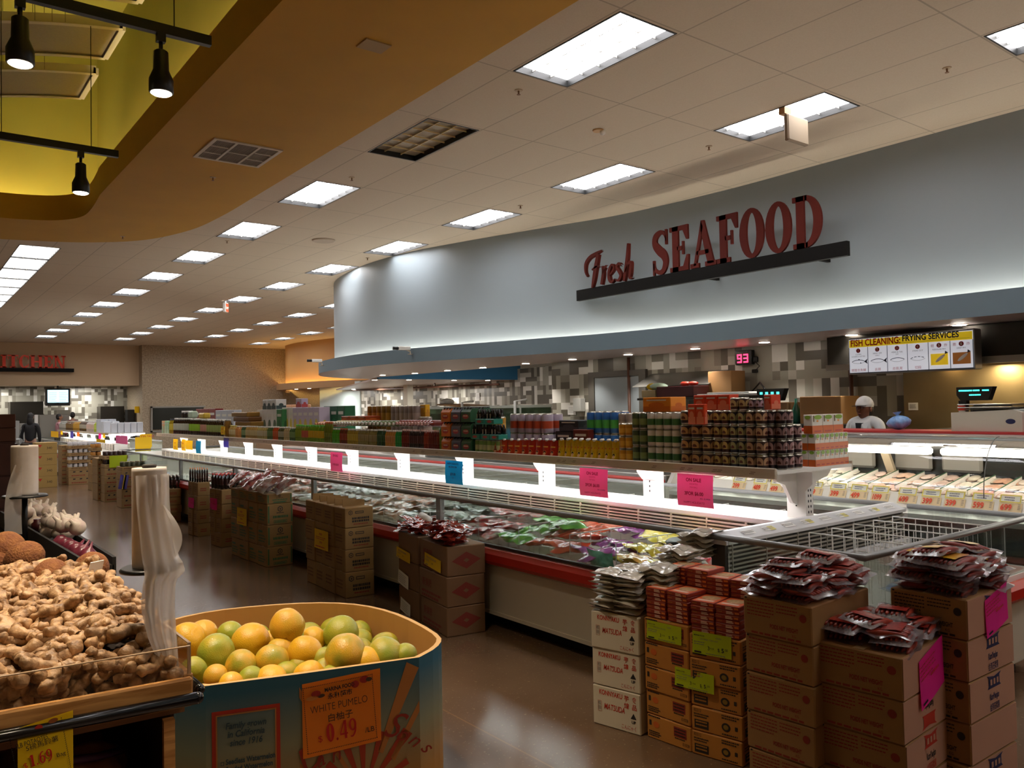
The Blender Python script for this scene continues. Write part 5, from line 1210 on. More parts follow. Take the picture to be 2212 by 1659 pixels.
packat(610, 633, 880, 917, 4.55, 'd8cfc4', 'd0b838', 'white and yellow drink pack in the back rank', 3, .16, z=SHZ)
packat(633, 690, 880, 917, 4.55, 'b8aabc', 'c8b040', 'lilac and yellow drink pack in the back rank', 5, .16, z=SHZ)
packat(640, 652, 861, 880, 4.6, 'b4aac0', 'b84a48', 'single lilac pack on the top of the lilac and yellow packs', 1, .1, z=zat_px(660, 880, 4.55) + .001)
packat(556, 600, 885, 917, 4.5, 'd0ccc6', '5a6a58', 'white berry drink pack in the back rank left of the yellow packs', 4, .16, z=SHZ)
packat(568, 597, 863, 885, 4.5, 'd0ccc6', '3a4a48', 'white berry drink pack on the top of the back rank', 3, .16, z=zat_px(578, 885, 4.5) + .001)
packat(598, 610, 884, 917, 4.48, '3a7a48', '2a5a38', 'green carton between the berry packs and the yellow packs', 1, .1, z=SHZ)
zb_ = zat_px(540, 921, 4.3)
for k in range(3):
    boxobj('snack_tray', f'flat golden brown snack tray, {["bottom", "middle", "top"][k]} of the three laid over the bottles', 'tray', 4.3, 4.62, lane(556 - k * 4, 4.4), lane(522 - k * 4, 4.4), zb_ + k * .072, zb_ + .07 + k * .072, mat('golden_tray_' + str(k % 2), '8a6420' if k % 2 == 0 else '6a4418', .4), .01)
for i, px in enumerate((398, 405, 412)):
    o = obj('condiment_jar', MB().lathe([(.045, 0), (.048, .01), (.048, .09), (.04, .10)], 12), CG('2a2420'), loc=(4.26, lane(px, 4.26), zat_px(405, 903, 4.24))); obj('cap', MB().lathe([(.042, .10), (.042, .13)], 12), PAPER, o); tag(o, 'small dark jar with white lid standing on the far tea bottles', 'jar', 'jars on the far bottles')
boxobj('paper_tub', 'pale green paper tub beside the small dark jars', 'tub', 4.2, 4.32, lane(421, 4.26), lane(414, 4.26), zat_px(405, 903, 4.24), zat_px(415, 888, 4.3), C('a8b8a0'), .02)
boxobj('paper_tub', 'yellow paper tub beside the red packs on the far bottles', 'tub', 4.2, 4.32, lane(448, 4.26), lane(437, 4.26), zat_px(440, 904, 4.24), zat_px(440, 892, 4.3), C('c8a838'), .02)
packat(424, 466, 883, 902, 4.6, '7a2420', '8a3430', 'maroon pack standing behind the far bottles', 3, .14, z=SHZ)
packat(466, 505, 886, 902, 4.6, 'a8a8b0', '8a8a98', 'grey pack standing behind the far bottles', 3, .14, z=SHZ)
tag(obj('stacked_carton', MB().box(-.3, .3, -.5, .5, 0, .22, 0, .02), mat('peach_bakery_box', 'c4926c', .6), loc=(9.5, 23.0, 1.55)), 'large peach carton far beyond the berry packs', 'carton')
tag(obj('bakery_stand', MB().box(-.45, .45, -2.2, 1.6, 0, 1.55, 0, .02), mat('bakery_case_tan', '8a6a4a', .5), loc=(9.5, 23.4, 0)), 'tan bakery case far beyond the island shelf', 'display case')
# ------------------------------------------------------------------ paper signs hung on the rail
SIGNP = {}
def hang(px0, px1, py0, py1, x, paper, label, lines_, nm='sale_sign', folds=True):
    a = atx(px0, py0, x); b = atx(px1, py1, x); w = a.y - b.y; h = a.z - b.z
    t = thing(nm, label, 'sign', (x, a.y, b.z))
    sh = MB(); n = 10
    bow = lambda v: -.012 * math.sin(v * 2.6) * (1 - v) - .004
    sh.grid(lambda u, v: (bow(v) + .003 * math.sin(u * 3), -w * u, h * v), 6, n); sh.grid(lambda u, v: (bow(v) + .003 * math.sin(u * 3) + .0008, -w * (1 - u), h * v), 6, n)
    obj('sheet', sh, paper, t)
    f = Face((-.018, 0, 0), (0, -1, 0), (0, 0, 1), .001)
    for body, yy, sz, m_, al in lines_:
        X = {'C': w / 2, 'L': w * .08, 'R': w * .95}[al]; fn = {'C': 'CENTER', 'L': 'LEFT', 'R': 'RIGHT'}[al]
        tw = max(v[0] for v in text_geo(body, 1, 'LEFT')[0]); s = sz * h; sx = min(1, .88 * w / (tw * s)); f.text(body, X, yy * h, s, m_, fn, s * .03 if sz > .1 else 0, sx)
    f.put(t); return t
PR = mat('pink_sign_red', 'b01040', .6); PRL = mat('pink_sign_faint', 'd0305c', .6)
sale = [('ON SALE', .78, .15, PR, 'C'), ('ASSORTED', .68, .07, PRL, 'C'), ('FISH BALL', .58, .07, PRL, 'C'), ('3FOR $6.00', .36, .15, PR, 'C'), ('REG. $2.49/EA', .25, .065, INKB, 'R'), ('HAPPY HOLIDAYS!', .10, .10, PR, 'C')]
hang(1464, 1543, 1022, 1099, 4.085, PINKR, 'rose pink ON SALE 3 for $6.00 sign nearest the shelf corner', sale)
hang(1253, 1315, 1010, 1076, 4.085, PINKR, 'rose pink ON SALE 3 for $6.00 sign under the yellow pouches', sale)
hang(963, 1001, 994, 1048, 4.085, BLUEP, 'cyan $39.00 sign hanging beside a shelf post', [('HAPPY HOLIDAYS', .84, .11, INKB, 'C'), ('MUSHROOM', .70, .11, INKB, 'C'), ('$39.00', .38, .15, INKB, 'C'), ('5 lb', .24, .1, INKB, 'C')])
hang(715, 741, 976, 1020, 4.085, PINKR, 'rose pink ON SALE sign under the shelf beside the sixth post', [('ON SALE', .78, .16, PR, 'C'), ('3 FOR $5.00', .32, .14, PR, 'C')])
hang(375, 385, 948, 972, 4.085, YEL, 'narrow yellow sign farthest along the shelf rail', [('ON SALE', .6, .16, INKR, 'C'), ('SALE', .2, .2, INKR, 'C')])
hang(393, 402, 949, 974, 4.085, YEL, 'narrow yellow sign second farthest along the shelf rail', [('SALE', .6, .2, INKR, 'C'), ('SALE', .2, .2, INKR, 'C')]); hang(402, 417, 951, 972, 4.085, YEL, 'blank yellow sign beside the two narrow yellow ones', [])
hang(424, 435, 952, 980, 4.085, BLUEP, 'narrow blue sign beside the far yellow signs', []); hang(484, 495, 946, 967, 4.085, VIOL, 'violet paper slip on the shelf rail under the brown bag', [])
hang(478, 487, 921, 939, 4.085, YEL, 'yellow and red sign in front of the brown bag', [('SALE', .6, .22, INKR, 'C'), ('SALE', .2, .22, INKR, 'C')])
t = thing('paper_sign', 'large yellow sign standing on the far end rail of the island', 'sign', (4.0, 17.02, .93)); a = aty(292, 945, 17.02); b = aty(326, 974, 17.02)
obj('sheet', MB().box(a.x - 4.0, b.x - 4.0, 0, .006, b.z - .93, a.z - .93), YEL, t); obj('clip', MB().box((a.x + b.x) / 2 - 4.02, (a.x + b.x) / 2 - 3.98, .006, .02, -.03, b.z - .90), STEEL, t)
a = aty(302, 938, 17.03); b = aty(328, 950, 17.03); t = thing('sale_sign', 'yellow ON SALE sign behind the large yellow one', 'sign', (a.x, 17.03, b.z)); obj('sheet', MB().box(0, b.x - a.x, 0, .006, -.14, a.z - b.z), YEL, t)
f = Face((0, -.001, -.0), (1, 0, 0), (0, 0, 1)); f.text('ON SALE', .02, .05, .06, INKR); f.put(t)
# ------------------------------------------------------------------ frozen bags in the wells
BAGM = {}
def make_bag(c, c2, seed, film='c8c8c4', name='frozen_bag', w=.24, d=.17, h=.05):
    rg = random.Random(seed); ph = [rg.uniform(0, 6) for _ in range(6)]
    def top(u, v, s):
        e = (math.sin(math.pi * u) * math.sin(math.pi * v)) ** .55; k = .006 * math.sin(9 * u + ph[0]) * math.sin(8 * v + ph[1]) + .004 * math.sin(17 * u + ph[2] + 5 * v)
        return (w * (u - .5) * (1 + .05 * math.sin(6 * v + ph[3])), d * (v - .5) * (1 + .06 * math.sin(5 * u + ph[4])), s * (h / 2 * e + k * e) + .008 * math.sin(11 * u + ph[5]) * (1 - e) + h / 2)
    m_ = MB().grid(lambda u, v: top(u, v, 1), 12, 9).grid(lambda u, v: top(1 - u, v, -1), 8, 6)
    mm = mat('bag_' + c + c2, c, .14, coat=.5, c2=c2, nscale=14, bump=.5, bscale=30)
    o = obj(name, m_, mm); me = MB().grid(lambda u, v: (lambda p: (p[0], p[1], p[2] + .0015))(top(.2 + .6 * u, .25 + .5 * v, 1)), 8, 6)
    obj('print_panel', me, mat('bagprint_' + c2, c2, .2, c2=c, nscale=9, coat=.4), o); return o
protos = {}
def bag(c, c2, seed, loc, rz, label, group, tilt=(0, 0), sc=1., **k):
    key = (c, c2, seed % 3, tuple(k.items()))
    if key not in protos: o = make_bag(c, c2, seed, **k); protos[key] = o; o.location = loc; o.rotation_euler = (tilt[0], tilt[1], rz); o.scale = (sc,) * 3; tag(o, label, 'frozen bag', group); return o
    return dup(protos[key], loc, label=label, group=group, rot=(tilt[0], tilt[1], rz), scale=(sc,) * 3)
rg = random.Random(11)
secs = [(3.0, 3.3, ('e0dcd0', 'd83a4a'), 'white and red frozen bag at the near end'), (3.3, 3.75, ('e8c020', 'f0e060'), 'yellow frozen bag in the near well'), (3.75, 4.1, ('6a2a6a', 'b85ab0'), 'purple frozen bag in the near well'), (4.1, 4.55, ('d83a24', 'f0704a'), 'red-orange frozen bag in the near well'), (4.55, 4.95, ('3aa03a', '88d858'), 'green frozen bag in the near well'), (4.95, 5.55, ('d8d4d0', 'd8403a'), 'white frozen dumpling bag with red print'), (5.55, 6.4, ('a8aca0', '7a8a78'), 'pale grey-green frozen pack in the middle well'), (6.4, 7.4, ('b8b8b0', 'c87850'), 'clear frozen pack with orange print'), (7.4, 8.6, ('8a9488', 'c8ccc8'), 'clear frozen fish pack in the middle well'), (8.6, 10.2, ('c8c0b4', 'd86a48'), 'white frozen pack in the far well'), (10.2, 12.4, ('d0b8a8', 'c8482c'), 'pink and red frozen pack toward the far end')]
for a, b, (c, c2), lab in secs:
    n = int((b - a) / .17 + .6)
    for i in range(n):
        for j in range(3):
            yy = a + (b - a) * (i + .5) / n + rg.uniform(-.02, .02); xx = 3.66 + .2 * j + rg.uniform(-.02, .02); zz = .555 + .04 * j + rg.uniform(0, .03)
            col = ['against the front glass', 'in the middle of the well', 'beside the centre grille'][j]
            bag(c, c2, i * 3 + j, (xx, yy, zz + .05), R(90 + rg.uniform(-30, 30)), f'{lab}, {col}', f'{lab} pile', (R(rg.uniform(-14, 14)), R(rg.uniform(-14, 14))), rg.uniform(.9, 1.15))
        for j in range(1):
            bag(c, c2, i + j, (3.66 + .2 * j, a + (b - a) * (i + .5) / n, .51 + .02 * j), R(90 + rg.uniform(-10, 10)), f'{lab}, lowest layer behind the front glass' if j == 0 else f'{lab}, buried bottom layer', f'{lab} pile', sc=1.0)
bag('3aa03a', '88d858', 5, (3.9, 4.45, .72), R(70), 'bright green bag lying high on the near well pile', None, sc=1.2); bag('1f8a74', '6ac8b0', 1, (3.56, 3.78, .60), R(88), 'teal pouch standing against the front glass', None, (R(75), 0), 1.0)
bag('d8842c', 'e8c060', 2, (3.62, 3.5, .64), R(80), 'orange frozen bag leaning by the front glass next to the teal pouch', None, (R(10), 0), 1.1)
bag('d86a98', 'f0b8c8', 1, (4.0, 3.02, .74), R(95), 'pink patterned bag at the near corner of the well', None, sc=1.3)
dk = obj('round_tray', MB().lathe([(.13, 0), (.14, .02), (.12, .035)], 24), BLACK, loc=(3.95, 3.38, .73)); tag(dk, 'round black tray lying among the frozen bags', 'tray')
for i in range(10):
    bag('c8c8c4', '7a3a34', i, (4.95 + .12 * (i % 3), 3.3 + i * .9, .56), R(90 + i * 17), 'scattered clear pack in the back well of the island', 'back well packs')
for i in range(3): bag('3a6aa8', 'c8d0d8', i, (4.4 + i * .25, 2.25 + .1 * i, .56), R(30 * i), 'blue frozen pack in the end freezer', 'end freezer packs')
# ------------------------------------------------------------------ carton stacks on the floor
def V2(p): return Vector((p[0], p[1], 0))
def frame_of(A, B, w, Cc=None, k=.5):
    """A far-left foot, B near foot of the face seen from the aisle, w depth to the right: centre, yaw, depth, length"""
    A, B = V2(A), V2(B); yv = (A - B); d = yv.length; yv.normalize(); xv = Vector((yv.y, -yv.x, 0))
    if Cc: xv = (xv * (1 - k) + (V2(Cc) - B).normalized() * k).normalized(); yv = Vector((-xv.y, xv.x, 0))
    return B, xv, yv, d, math.atan2(xv.y, xv.x)
def make_carton(w, d, h, m, fx=None, fy=None, name='cardboard_box', tape=True):
    """carton centred on x, y; fx prints the face toward -x, fy the face toward -y"""
    o = obj(name, MB().box(-w / 2, w / 2, -d / 2, d / 2, 0, h - .003, 0, .005), m)
    fa_ = Face((-w / 2, d / 2, 0), (0, -1, 0), (0, 0, 1), .0012); fb = Face((-w / 2, -d / 2, 0), (1, 0, 0), (0, 0, 1), .0012)
    if fx: fx(fa_, d, h)
    if fy: fy(fb, w, h)
    for m_, q in fb.b.items(): fa_.mb(m_).add(q.v, q.f)
    fa_.put(o, 'print')
    if tape: obj('tape', MB().box(-w / 2 + .004, w / 2 - .004, -.022, .022, h - .003, h - .0015), mat('clear_tape', 'b0956a', .3), o)
    return o
TIERN = ['bottom', 'second', 'third', 'fourth', 'fifth', 'sixth']
def stack(A, B, w, zs, m, fx, fy, label, cols=1, cat='box', group=None, jit=.006, name='cardboard_box', colw=None):
    B_, xv, yv, d, rz = frame_of(A, B, w); n = len(zs) - 1; rg = random.Random(int(d * 1e4)); dd = d / cols; protos_ = {}
    for k in range(n):
        for c_ in range(cols):
            hkey = round(zs[k + 1] - zs[k], 3)
            if hkey not in protos_: o = protos_[hkey] = make_carton(w, dd - .006, zs[k + 1] - zs[k], m, fx, fy, name); new = True
            else: o = protos_[hkey]; new = False
            ctr = B_ + xv * (w / 2 + rg.uniform(-jit, jit)) + yv * (dd * (c_ + .5)); loc = (ctr.x, ctr.y, zs[k] + .0005)
            colt = '' if cols == 1 else [', nearest column', ', second column', ', third column', ', farthest column'][c_]
            lab = f'{label}, {TIERN[k] if k < n - 1 else "top"} tier{colt}'
            if new: o.location = loc; o.rotation_euler = (0, 0, rz + rg.uniform(-.015, .015)); tag(o, lab, cat, group or label + ' stack')
            else: dup(o, loc, rz + rg.uniform(-.015, .015), lab, group or label + ' stack')
    return B_, xv, yv, d, rz
def foot(px, py): p = atz(px, py, 0); return (p.x, p.y)
def z_over(px, py, xy): d = ray(px, py); return EYE.z + d.z * math.hypot(*xy[:2]) / math.hypot(d.x, d.y)
REDP = mat('carton_red_print', 'b8301e', .6); BLKP = mat('carton_black_print', '2a2018', .6); BRNP = mat('carton_brown_print', '6e4a28', .7); GRNP = mat('carton_green_print', '3a6238', .6); REDF = mat('carton_faint_red', '8a2c1a', .7)
# konnyaku cartons
KA, KB = foot(1280, 1562), foot(1386, 1592)
def kx(f, d, h):
    f.text('KONNYAKU', d * .14, h * .78, h * .17, REDP, bold=.0008, sx=.72); [f.text(q, d * x, h * y, h * .15, REDP, 'CENTER', .0004) for q, x, y in (('芋', .72, .77), ('食', .88, .77), ('線', .72, .59), ('品', .88, .59))]
    f.text('松', d * .15, h * .52, h * .10, INKG, 'CENTER'); f.text('田', d * .15, h * .40, h * .10, INKG, 'CENTER'); f.frame(d * .11, h * .35, d * .19, h * .62, .002, mat('pink_print', 'c08878', .6))
    f.text('MATSUDA', d * .24, h * .44, h * .20, REDP, bold=.0005, sx=.66, shear=.2); f.poly([(d * .80, h * .36), (d * .92, h * .36), (d * .86, h * .5)], INK); f.text('UP', d * .86, h * .25, h * .10, INK, 'CENTER', .001); f.text('こんにゃく', d * .60, h * .08, h * .13, REDP, sx=.7)
zk = [0, z_over(1277, 1476, KA), z_over(1275, 1396, KA), z_over(1272, 1316, KA)]
KF = stack(KA, KB, .30, zk, mat('white_carton', 'c9bda6', .7), kx, None, 'white konnyaku carton with red print')
def make_wpack():
    o = make_bag('d5cdbd', 'b9b0a0', 4, w=.19, d=.13, h=.026, name='konnyaku_pack'); return o
wp = make_wpack(); firstw = True; B_, xv, yv, d_, rz_ = KF; rg = random.Random(5)
for k in range(9):
    for i in range(2):
        for j in range(2):
            n_top = 8 + (0 if j == 0 else 3)
            c_ = B_ + xv * (.08 + .15 * j + rg.uniform(-.012, .012)) + yv * (d_ * (.26 + .48 * (1 - i)) + rg.uniform(-.012, .012)); loc = (c_.x, c_.y, zk[3] + .001 + .0215 * k + rg.uniform(-.002, .002))
            lab = f'white konnyaku pack in the {["right", "left"][i]} pile, layer {["one", "two", "three", "four", "five", "six", "seven", "eight", "nine"][k]} from the carton' if j == 0 else 'white konnyaku pack in the rear pile behind the front two'
            if firstw: wp.location = loc; wp.rotation_euler = (0, 0, rz_); tag(wp, lab, 'food pack', 'white konnyaku packs'); firstw = False
            else: dup(wp, loc, label=lab, group='white konnyaku packs', rot=(rg.uniform(-.08, .08), rg.uniform(-.06, .06), rz_ + rg.uniform(-.12, .12)))
for k in range(5):
    for j in range(3):
        p = atz(1425 + 45 * j, 1235 - 30 * j, zk[3] + .20 + .035 * j); loc = (p.x, p.y, p.z - .1 + .026 * k + .02 * j)
        dup(wp, loc, label=f'large white food pack on the rear pile behind the konnyaku, step {["one", "two", "three"][j]} towards the rail', group='large white packs', rot=(rg.uniform(-.1, .1), rg.uniform(-.1, .1), rz_ + 1.5 + rg.uniform(-.1, .1)), scale=(1.15, 1.15, 1.4))
# support carton under the rear pile
q0 = stack(foot(1500, 1560), foot(1560, 1590), .34, [0, .29, .58], PKRAFT, None, None, 'plain carton hidden behind the orange cartons', name='cardboard_box')
# orange tofu-sauce cartons, two columns
OC = mat('orange_carton', 'b8782c', .7, noise_amt=.1, nscale=3); OA, OM, OB = foot(1396, 1591), foot(1494, 1627), foot(1608, 1660)
def ox1(f, d, h):
    f.text('82213', d * .30, h * .93, h * .19, BLKP, 'RIGHT', .001, sx=.8, ang=math.pi) if False else f.text('82213', d * .96, h * .26, h * .17, BLKP, ang=math.pi, sx=.8)
    f.rect(d * .62, h * .42, d * .90, h * .82, REDF); f.lines(d * .64, h * .72, d * .24, 3, h * .12, h * .05, BLKP, 2, 3); f.disc(d * .22, h * .62, d * .07, h * .13, mat('carton_orange_print', 'c05c1c', .7)); f.rect(d * .06, h * .55, d * .11, h * .76, BLKP); f.lines(d * .05, h * .28, d * .28, 3, h * .08, h * .05, BLKP, 1, 5); f.lines(d * .04, h * .9, d * .3, 1, h * .1, h * .06, BLKP, 1, 6); f.lines(d * .64, h * .34, d * .26, 1, h * .1, h * .05, BLKP, 1, 8)
def ox2(f, d, h):
    f.text('82212', d * .05, h * .78, h * .17, BLKP, sx=.8); f.lines(d * .05, h * .66, d * .3, 2, h * .1, h * .05, BLKP, 1, 2); f.rect(d * .06, h * .12, d * .34, h * .46, BLKP); f.lines(d * .09, h * .36, d * .22, 2, h * .13, h * .06, OC, 2, 3); f.disc(d * .68, h * .42, d * .085, h * .17, BLKP); f.disc(d * .68, h * .42, d * .05, h * .1, mat('carton_gold_print', '8a6a20', .7), 2); f.rect(d * .85, h * .36, d * .9, h * .52, BLKP); f.lines(d * .6, h * .84, d * .34, 2, h * .1, h * .05, BLKP, 1, 7); f.lines(d * .6, h * .1, d * .34, 1, h * .1, h * .05, BLKP, 1, 9)
zo = [0] + [z_over(1394, 1591 - 52 * k, OA) for k in range(1, 6)]
O1 = stack(OA, OM, .36, zo, OC, ox1, None, 'orange carton printed 82213 in the column beside the konnyaku'); zo2 = [0] + [z_over(1495, 1627 - 52.5 * k, OM) for k in range(1, 6)]
O2 = stack(OM, OB, .36, zo2, OC, ox2, ox2, 'orange carton printed 82212 in the column nearer the camera')
def make_mabo():
    o = obj('sauce_box', MB().box(-.075, .075, -.058, .058, 0, .0195, 0, .002), mat('mabo_red', '8e2a18', .45)); f = Face((-.075, .058, 0), (0, -1, 0), (0, 0, 1), .0006); f.rect(.05, .004, .085, .009, mat('mabo_pale', 'd8b098', .5)); f.rect(.05, .011, .08, .0155, mat('mabo_pale', 'd8b098', .5)); f.rect(.092, .006, .112, .014, mat('mabo_orange', 'd8722c', .5)); f.rect(.006, .009, .03, .011, mat('mabo_gold', 'b88a3c', .5))
    tq = Face((-.075, .058, .0195), (0, -1, 0), (1, 0, 0), .0006); tq.rect(.003, .003, .113, .147, mat('mabo_top_orange', 'd0551c', .4)); tq.disc(.058, .09, .045, .04, mat('mabo_food', 'c8a070', .4, noise_amt=.4, nscale=60), 2); tq.rect(.015, .02, .10, .045, mat('mabo_pale', 'd8b098', .5), 2)
    for m_, q in tq.b.items(): f.mb(m_).add(q.v, q.f)
    f.put(o, 'print'); return o
mb_ = make_mabo(); fm_ = True
for O, zt_, nm in ((O1, zo[-1], 'left'), (O2, zo2[-1], 'right')):
    B_, xv, yv, d, rz = O
    for j, nl in ((0, 7), (1, 11)):
        for i in range(2):
            for k in range(nl):
                c_ = B_ + xv * (.085 + .16 * j + rg.uniform(-.004, .004)) + yv * (d * (.26 + .48 * i)); loc = (c_.x, c_.y, zt_ + .001 + .0205 * k)
                lab = f'red mabo sauce box on the {nm} orange column, {["front", "rear"][j]} {["near", "far"][i]} pile' + (', top one' if k == nl - 1 else '')
                if fm_: mb_.location = loc; mb_.rotation_euler = (0, 0, rz); tag(mb_, lab, 'sauce box', 'red sauce boxes'); fm_ = False
                else: dup(mb_, loc, rz + rg.uniform(-.02, .02), lab, lab)
rg = random.Random(8)
def note(A, B, px0, px1, py0, py1, paper, label, fn, w=.34, lift=.006, tilt=0.):
    """sheet taped on the aisle face running from A to B"""
    A, B = V2(A), V2(B); u = (B - A).normalized(); n = u.cross(Vector((0, 0, 1)))
    def hit(px, py):
        d = ray(px, py); k = ((A - EYE).dot(n)) / d.dot(n); return EYE + d * k
    a, b = hit(px0, py0), hit(px1, py1); W_ = (b - a).dot(u); H_ = a.z - b.z; o = a + n * lift; o.z = b.z
    t = thing('price_note', label, 'sign', tuple(o)); s_ = MB(); v = Vector((0, 0, 1))
    cu = lambda p, q: u * (W_ * p) + v * (H_ * q + tilt * p) + n * (.005 * (1 - q) ** 2 * (1 + .5 * math.sin(4 * p)))
    s_.grid(lambda p, q: cu(p, q), 6, 6); s_.grid(lambda p, q: cu(1 - p, q) - n * .0008, 6, 6); obj('sheet', s_, paper, t)
    u2 = (u * W_ + v * tilt).normalized(); f = Face(n * .0065, u2, u2.cross(n) * -1 if u2.cross(n).z < 0 else u2.cross(n), .0012); fn(f, W_, H_); f.put(t); return t
def mabo_note(txt):
    def fn(f, w, h):
        f.text('MARINA FOOD', w * .06, h * .82, h * .085, INK, bold=.0006, sx=.9); f.text(txt, w * .22, h * .66, h * .105, INKG, sx=.85); f.lines(w * .06, h * .53, w * .3, 2, h * .1, h * .035, INKG); f.text('3', w * .40, h * .24, h * .26, INK); f.text('FOR', w * .48, h * .30, h * .10, INK); f.text('$', w * .66, h * .25, h * .22, INK); f.text('5', w * .76, h * .24, h * .27, INK, bold=.0008); f.text('00', w * .85, h * .33, h * .15, INK); f.rect(w * .06, h * .05, w * .24, h * .12, INK); f.lines(w * .36, h * .06, w * .5, 1, h * .1, h * .03, INKG, 1, 4); f.text('永和超市', w * .62, h * .81, h * .09, INKG, sx=.8)
    return fn
note(OA, OM, 1399, 1474, 1338, 1394, LIME, 'lime note 3 for $5.00 on the orange column beside the konnyaku', mabo_note('HSE MABO TOFU MIX'), tilt=.0)
note(OM, OB, 1497, 1582, 1361, 1424, LIME, 'lime note 3 for $5.00 highest on the nearer orange column', mabo_note('HSE MABO TOFU HOT'))
note(OA, OB, 1463, 1548, 1437, 1498, LIME, 'lime note 3 for $5.00 across the gap of the two orange columns', mabo_note('HOUSE MABO S MIX'), lift=.02)
# sausage cartons
def make_sausage(c='a23a28', lab=None):
    o = make_bag('b8b4b4', '8a4a44', 2, w=.20, d=.15, h=.018, name='sausage_pack')
    o.data.materials.clear(); o.data.materials.append(glassy('vacuum_film', 'f8f0f0', .38, .2, .10, 'c8c0c0')); 
    for ch in list(o.children): bpy.data.objects.remove(ch)
    s_ = MB()
    for i in range(7): s_.ell((-.005 + .003 * (i % 2), -.054 + .018 * i, .012), (.075, .0105, .0125), 10, 6)
    obj('sausages', s_, mat('sausage_' + c, c, .35, noise_amt=.3, nscale=45), o)
    f = MB().grid(lambda u, v: (-.08 + .16 * u, -.05 + .1 * v, .0262 + .004 * math.sin(6 * u) * math.sin(7 * v)), 6, 5)
    if lab: obj('label', MB().grid(lambda u, v: (-.05 + .1 * u, -.035 + .07 * v, .0275 + .002 * math.sin(5 * u)), 4, 4), mat('sausage_label_' + lab, lab, .3, c2='a8301c', nscale=14), o)
    else: obj('label', MB().grid(lambda u, v: (-.055 + .07 * u, -.05 + .1 * v, .0275 + .002 * math.sin(5 * u)), 4, 4), mat('sausage_label_red', 'a02a1c', .3, c2='6a1a14', nscale=60), o)
    return o
def topxy(px, py, z): p = atz(px, py, z); return (p.x, p.y)
def gx(big, col):
    def fn(f, d, h):
        f.lines(d * .06, h * .86, d * .4, 5, h * .085, h * .03, col, 1, 3); f.lines(d * .5, h * .86, d * .3, 3, h * .085, h * .03, col, 1, 4); f.disc(d * .88, h * .66, d * .05, h * .1, col); f.text('POIDS NET WEIGHT', d * .40, h * .26, h * .15, col, bold=.0012, sx=.58); f.text('KG', d * .72, h * .14, h * .1, col, sx=.8); f.lines(d * .12, h * .05, d * .8, 1, h * .1, h * .05, col, 1, 6)
        f.rect(d * .03, h * .92, d * .06, h * .96, INK)
    return fn
def gy(col, flip=False):
    def fn(f, w, h):
        cx_ = w * .52
        if not flip:
            f.poly([(cx_ - w * .15, h * .62), (cx_ + w * .15, h * .62), (cx_ + w * .12, h * .68), (cx_ + w * .12, h * .88), (cx_ + w * .16, h * .95), (cx_, h * .89), (cx_ - w * .16, h * .95), (cx_ - w * .12, h * .88), (cx_ - w * .12, h * .68)], col); 
            for k in (-1, 0, 1): f.rect(cx_ + k * w * .07 - w * .02, h * .70, cx_ + k * w * .07 + w * .02, h * .84, mat('warm_lit_carton', 'b88a72', .75), 2)
            f.text('KamYenJan', cx_, h * .34, h * .22, INK if col != INKB else INKB, 'CENTER', .0015, sx=.52); f.text('金燕莊臘腸', cx_, h * .08, h * .2, col, 'CENTER', .0003, sx=.55)
        else:
            f.text('KamYenJan', cx_, h * .66, h * .22, INK, 'CENTER', .0015, sx=.52, ang=math.pi); f.poly([(cx_ - w * .15, h * .40), (cx_ + w * .15, h * .40), (cx_ + w * .12, h * .34), (cx_ + w * .12, h * .14), (cx_ + w * .16, h * .07), (cx_, h * .13), (cx_ - w * .16, h * .07), (cx_ - w * .12, h * .14), (cx_ - w * .12, h * .34)], col)
    return fn
LIT_END = mat('warm_lit_carton', 'b88a72', .75)  # carton colour made paler and pinker for warm light on the near ends
def gstack(A, B, w, ztop, n, label, fx, fys, facem=None, Cc=None, k_=.5, dd=None):
    """kraft carton whose near end is a paler panel, warm light put into its colour"""
    B_, xv, yv, d, rz = frame_of(A, B, w, Cc, k_); d = dd or d; h = ztop / n; gr = random.Random(int(A[0] * 1000))
    for k in range(n):
        o = make_carton(w, d, h, PKRAFT, fx, None); jx = gr.uniform(-.012, .012)
        c_ = B_ + xv * (w / 2 + jx) + yv * (d / 2); o.location = (c_.x, c_.y, h * k); o.rotation_euler = (0, 0, rz + gr.uniform(-.02, .02)); tag(o, f'{label}, {TIERN[k] if k < n - 1 else "top"} tier', 'box', label + ' stack')
        if facem: obj('end_panel', MB().box(-w / 2 + .003, w / 2 - .003, -d / 2 - .0008, -d / 2 + .001, .004, h - .007), facem, o)
        fy = fys[k]
        if fy: f = Face((-w / 2, -d / 2 - .001, 0), (1, 0, 0), (0, 0, 1)); fy(f, w, h); f.put(o, 'end_print')
    return B_, xv, yv, d, rz
z1 = .655; G1 = gstack(topxy(1762, 1388, z1), topxy(1950, 1420, z1), .43, z1, 4, 'sausage carton with red print, front stack', gx('', REDF), [gy(REDP), gy(REDP), gy(REDP, True), None], LIT_END, topxy(2068, 1375, z1), .6, .34)
z2 = .80; G2 = gstack(topxy(1602, 1300, z2), topxy(1755, 1310, z2), .49, z2, 5, 'kraft sausage carton beside the orange columns', gx('', REDF), [None, None, None, None, None], None, topxy(1885, 1265, z2), 1., .31)
z3 = .82; G3 = gstack(topxy(1920, 1270, z3), topxy(2085, 1295, z3), .42, z3, 5, 'sausage carton with navy print, rear right stack', gx('', BLKP), [gy(INKB), None, gy(INKB), gy(INKB), gy(INKB)], LIT_END, topxy(2192, 1262, z3), .8, .31)
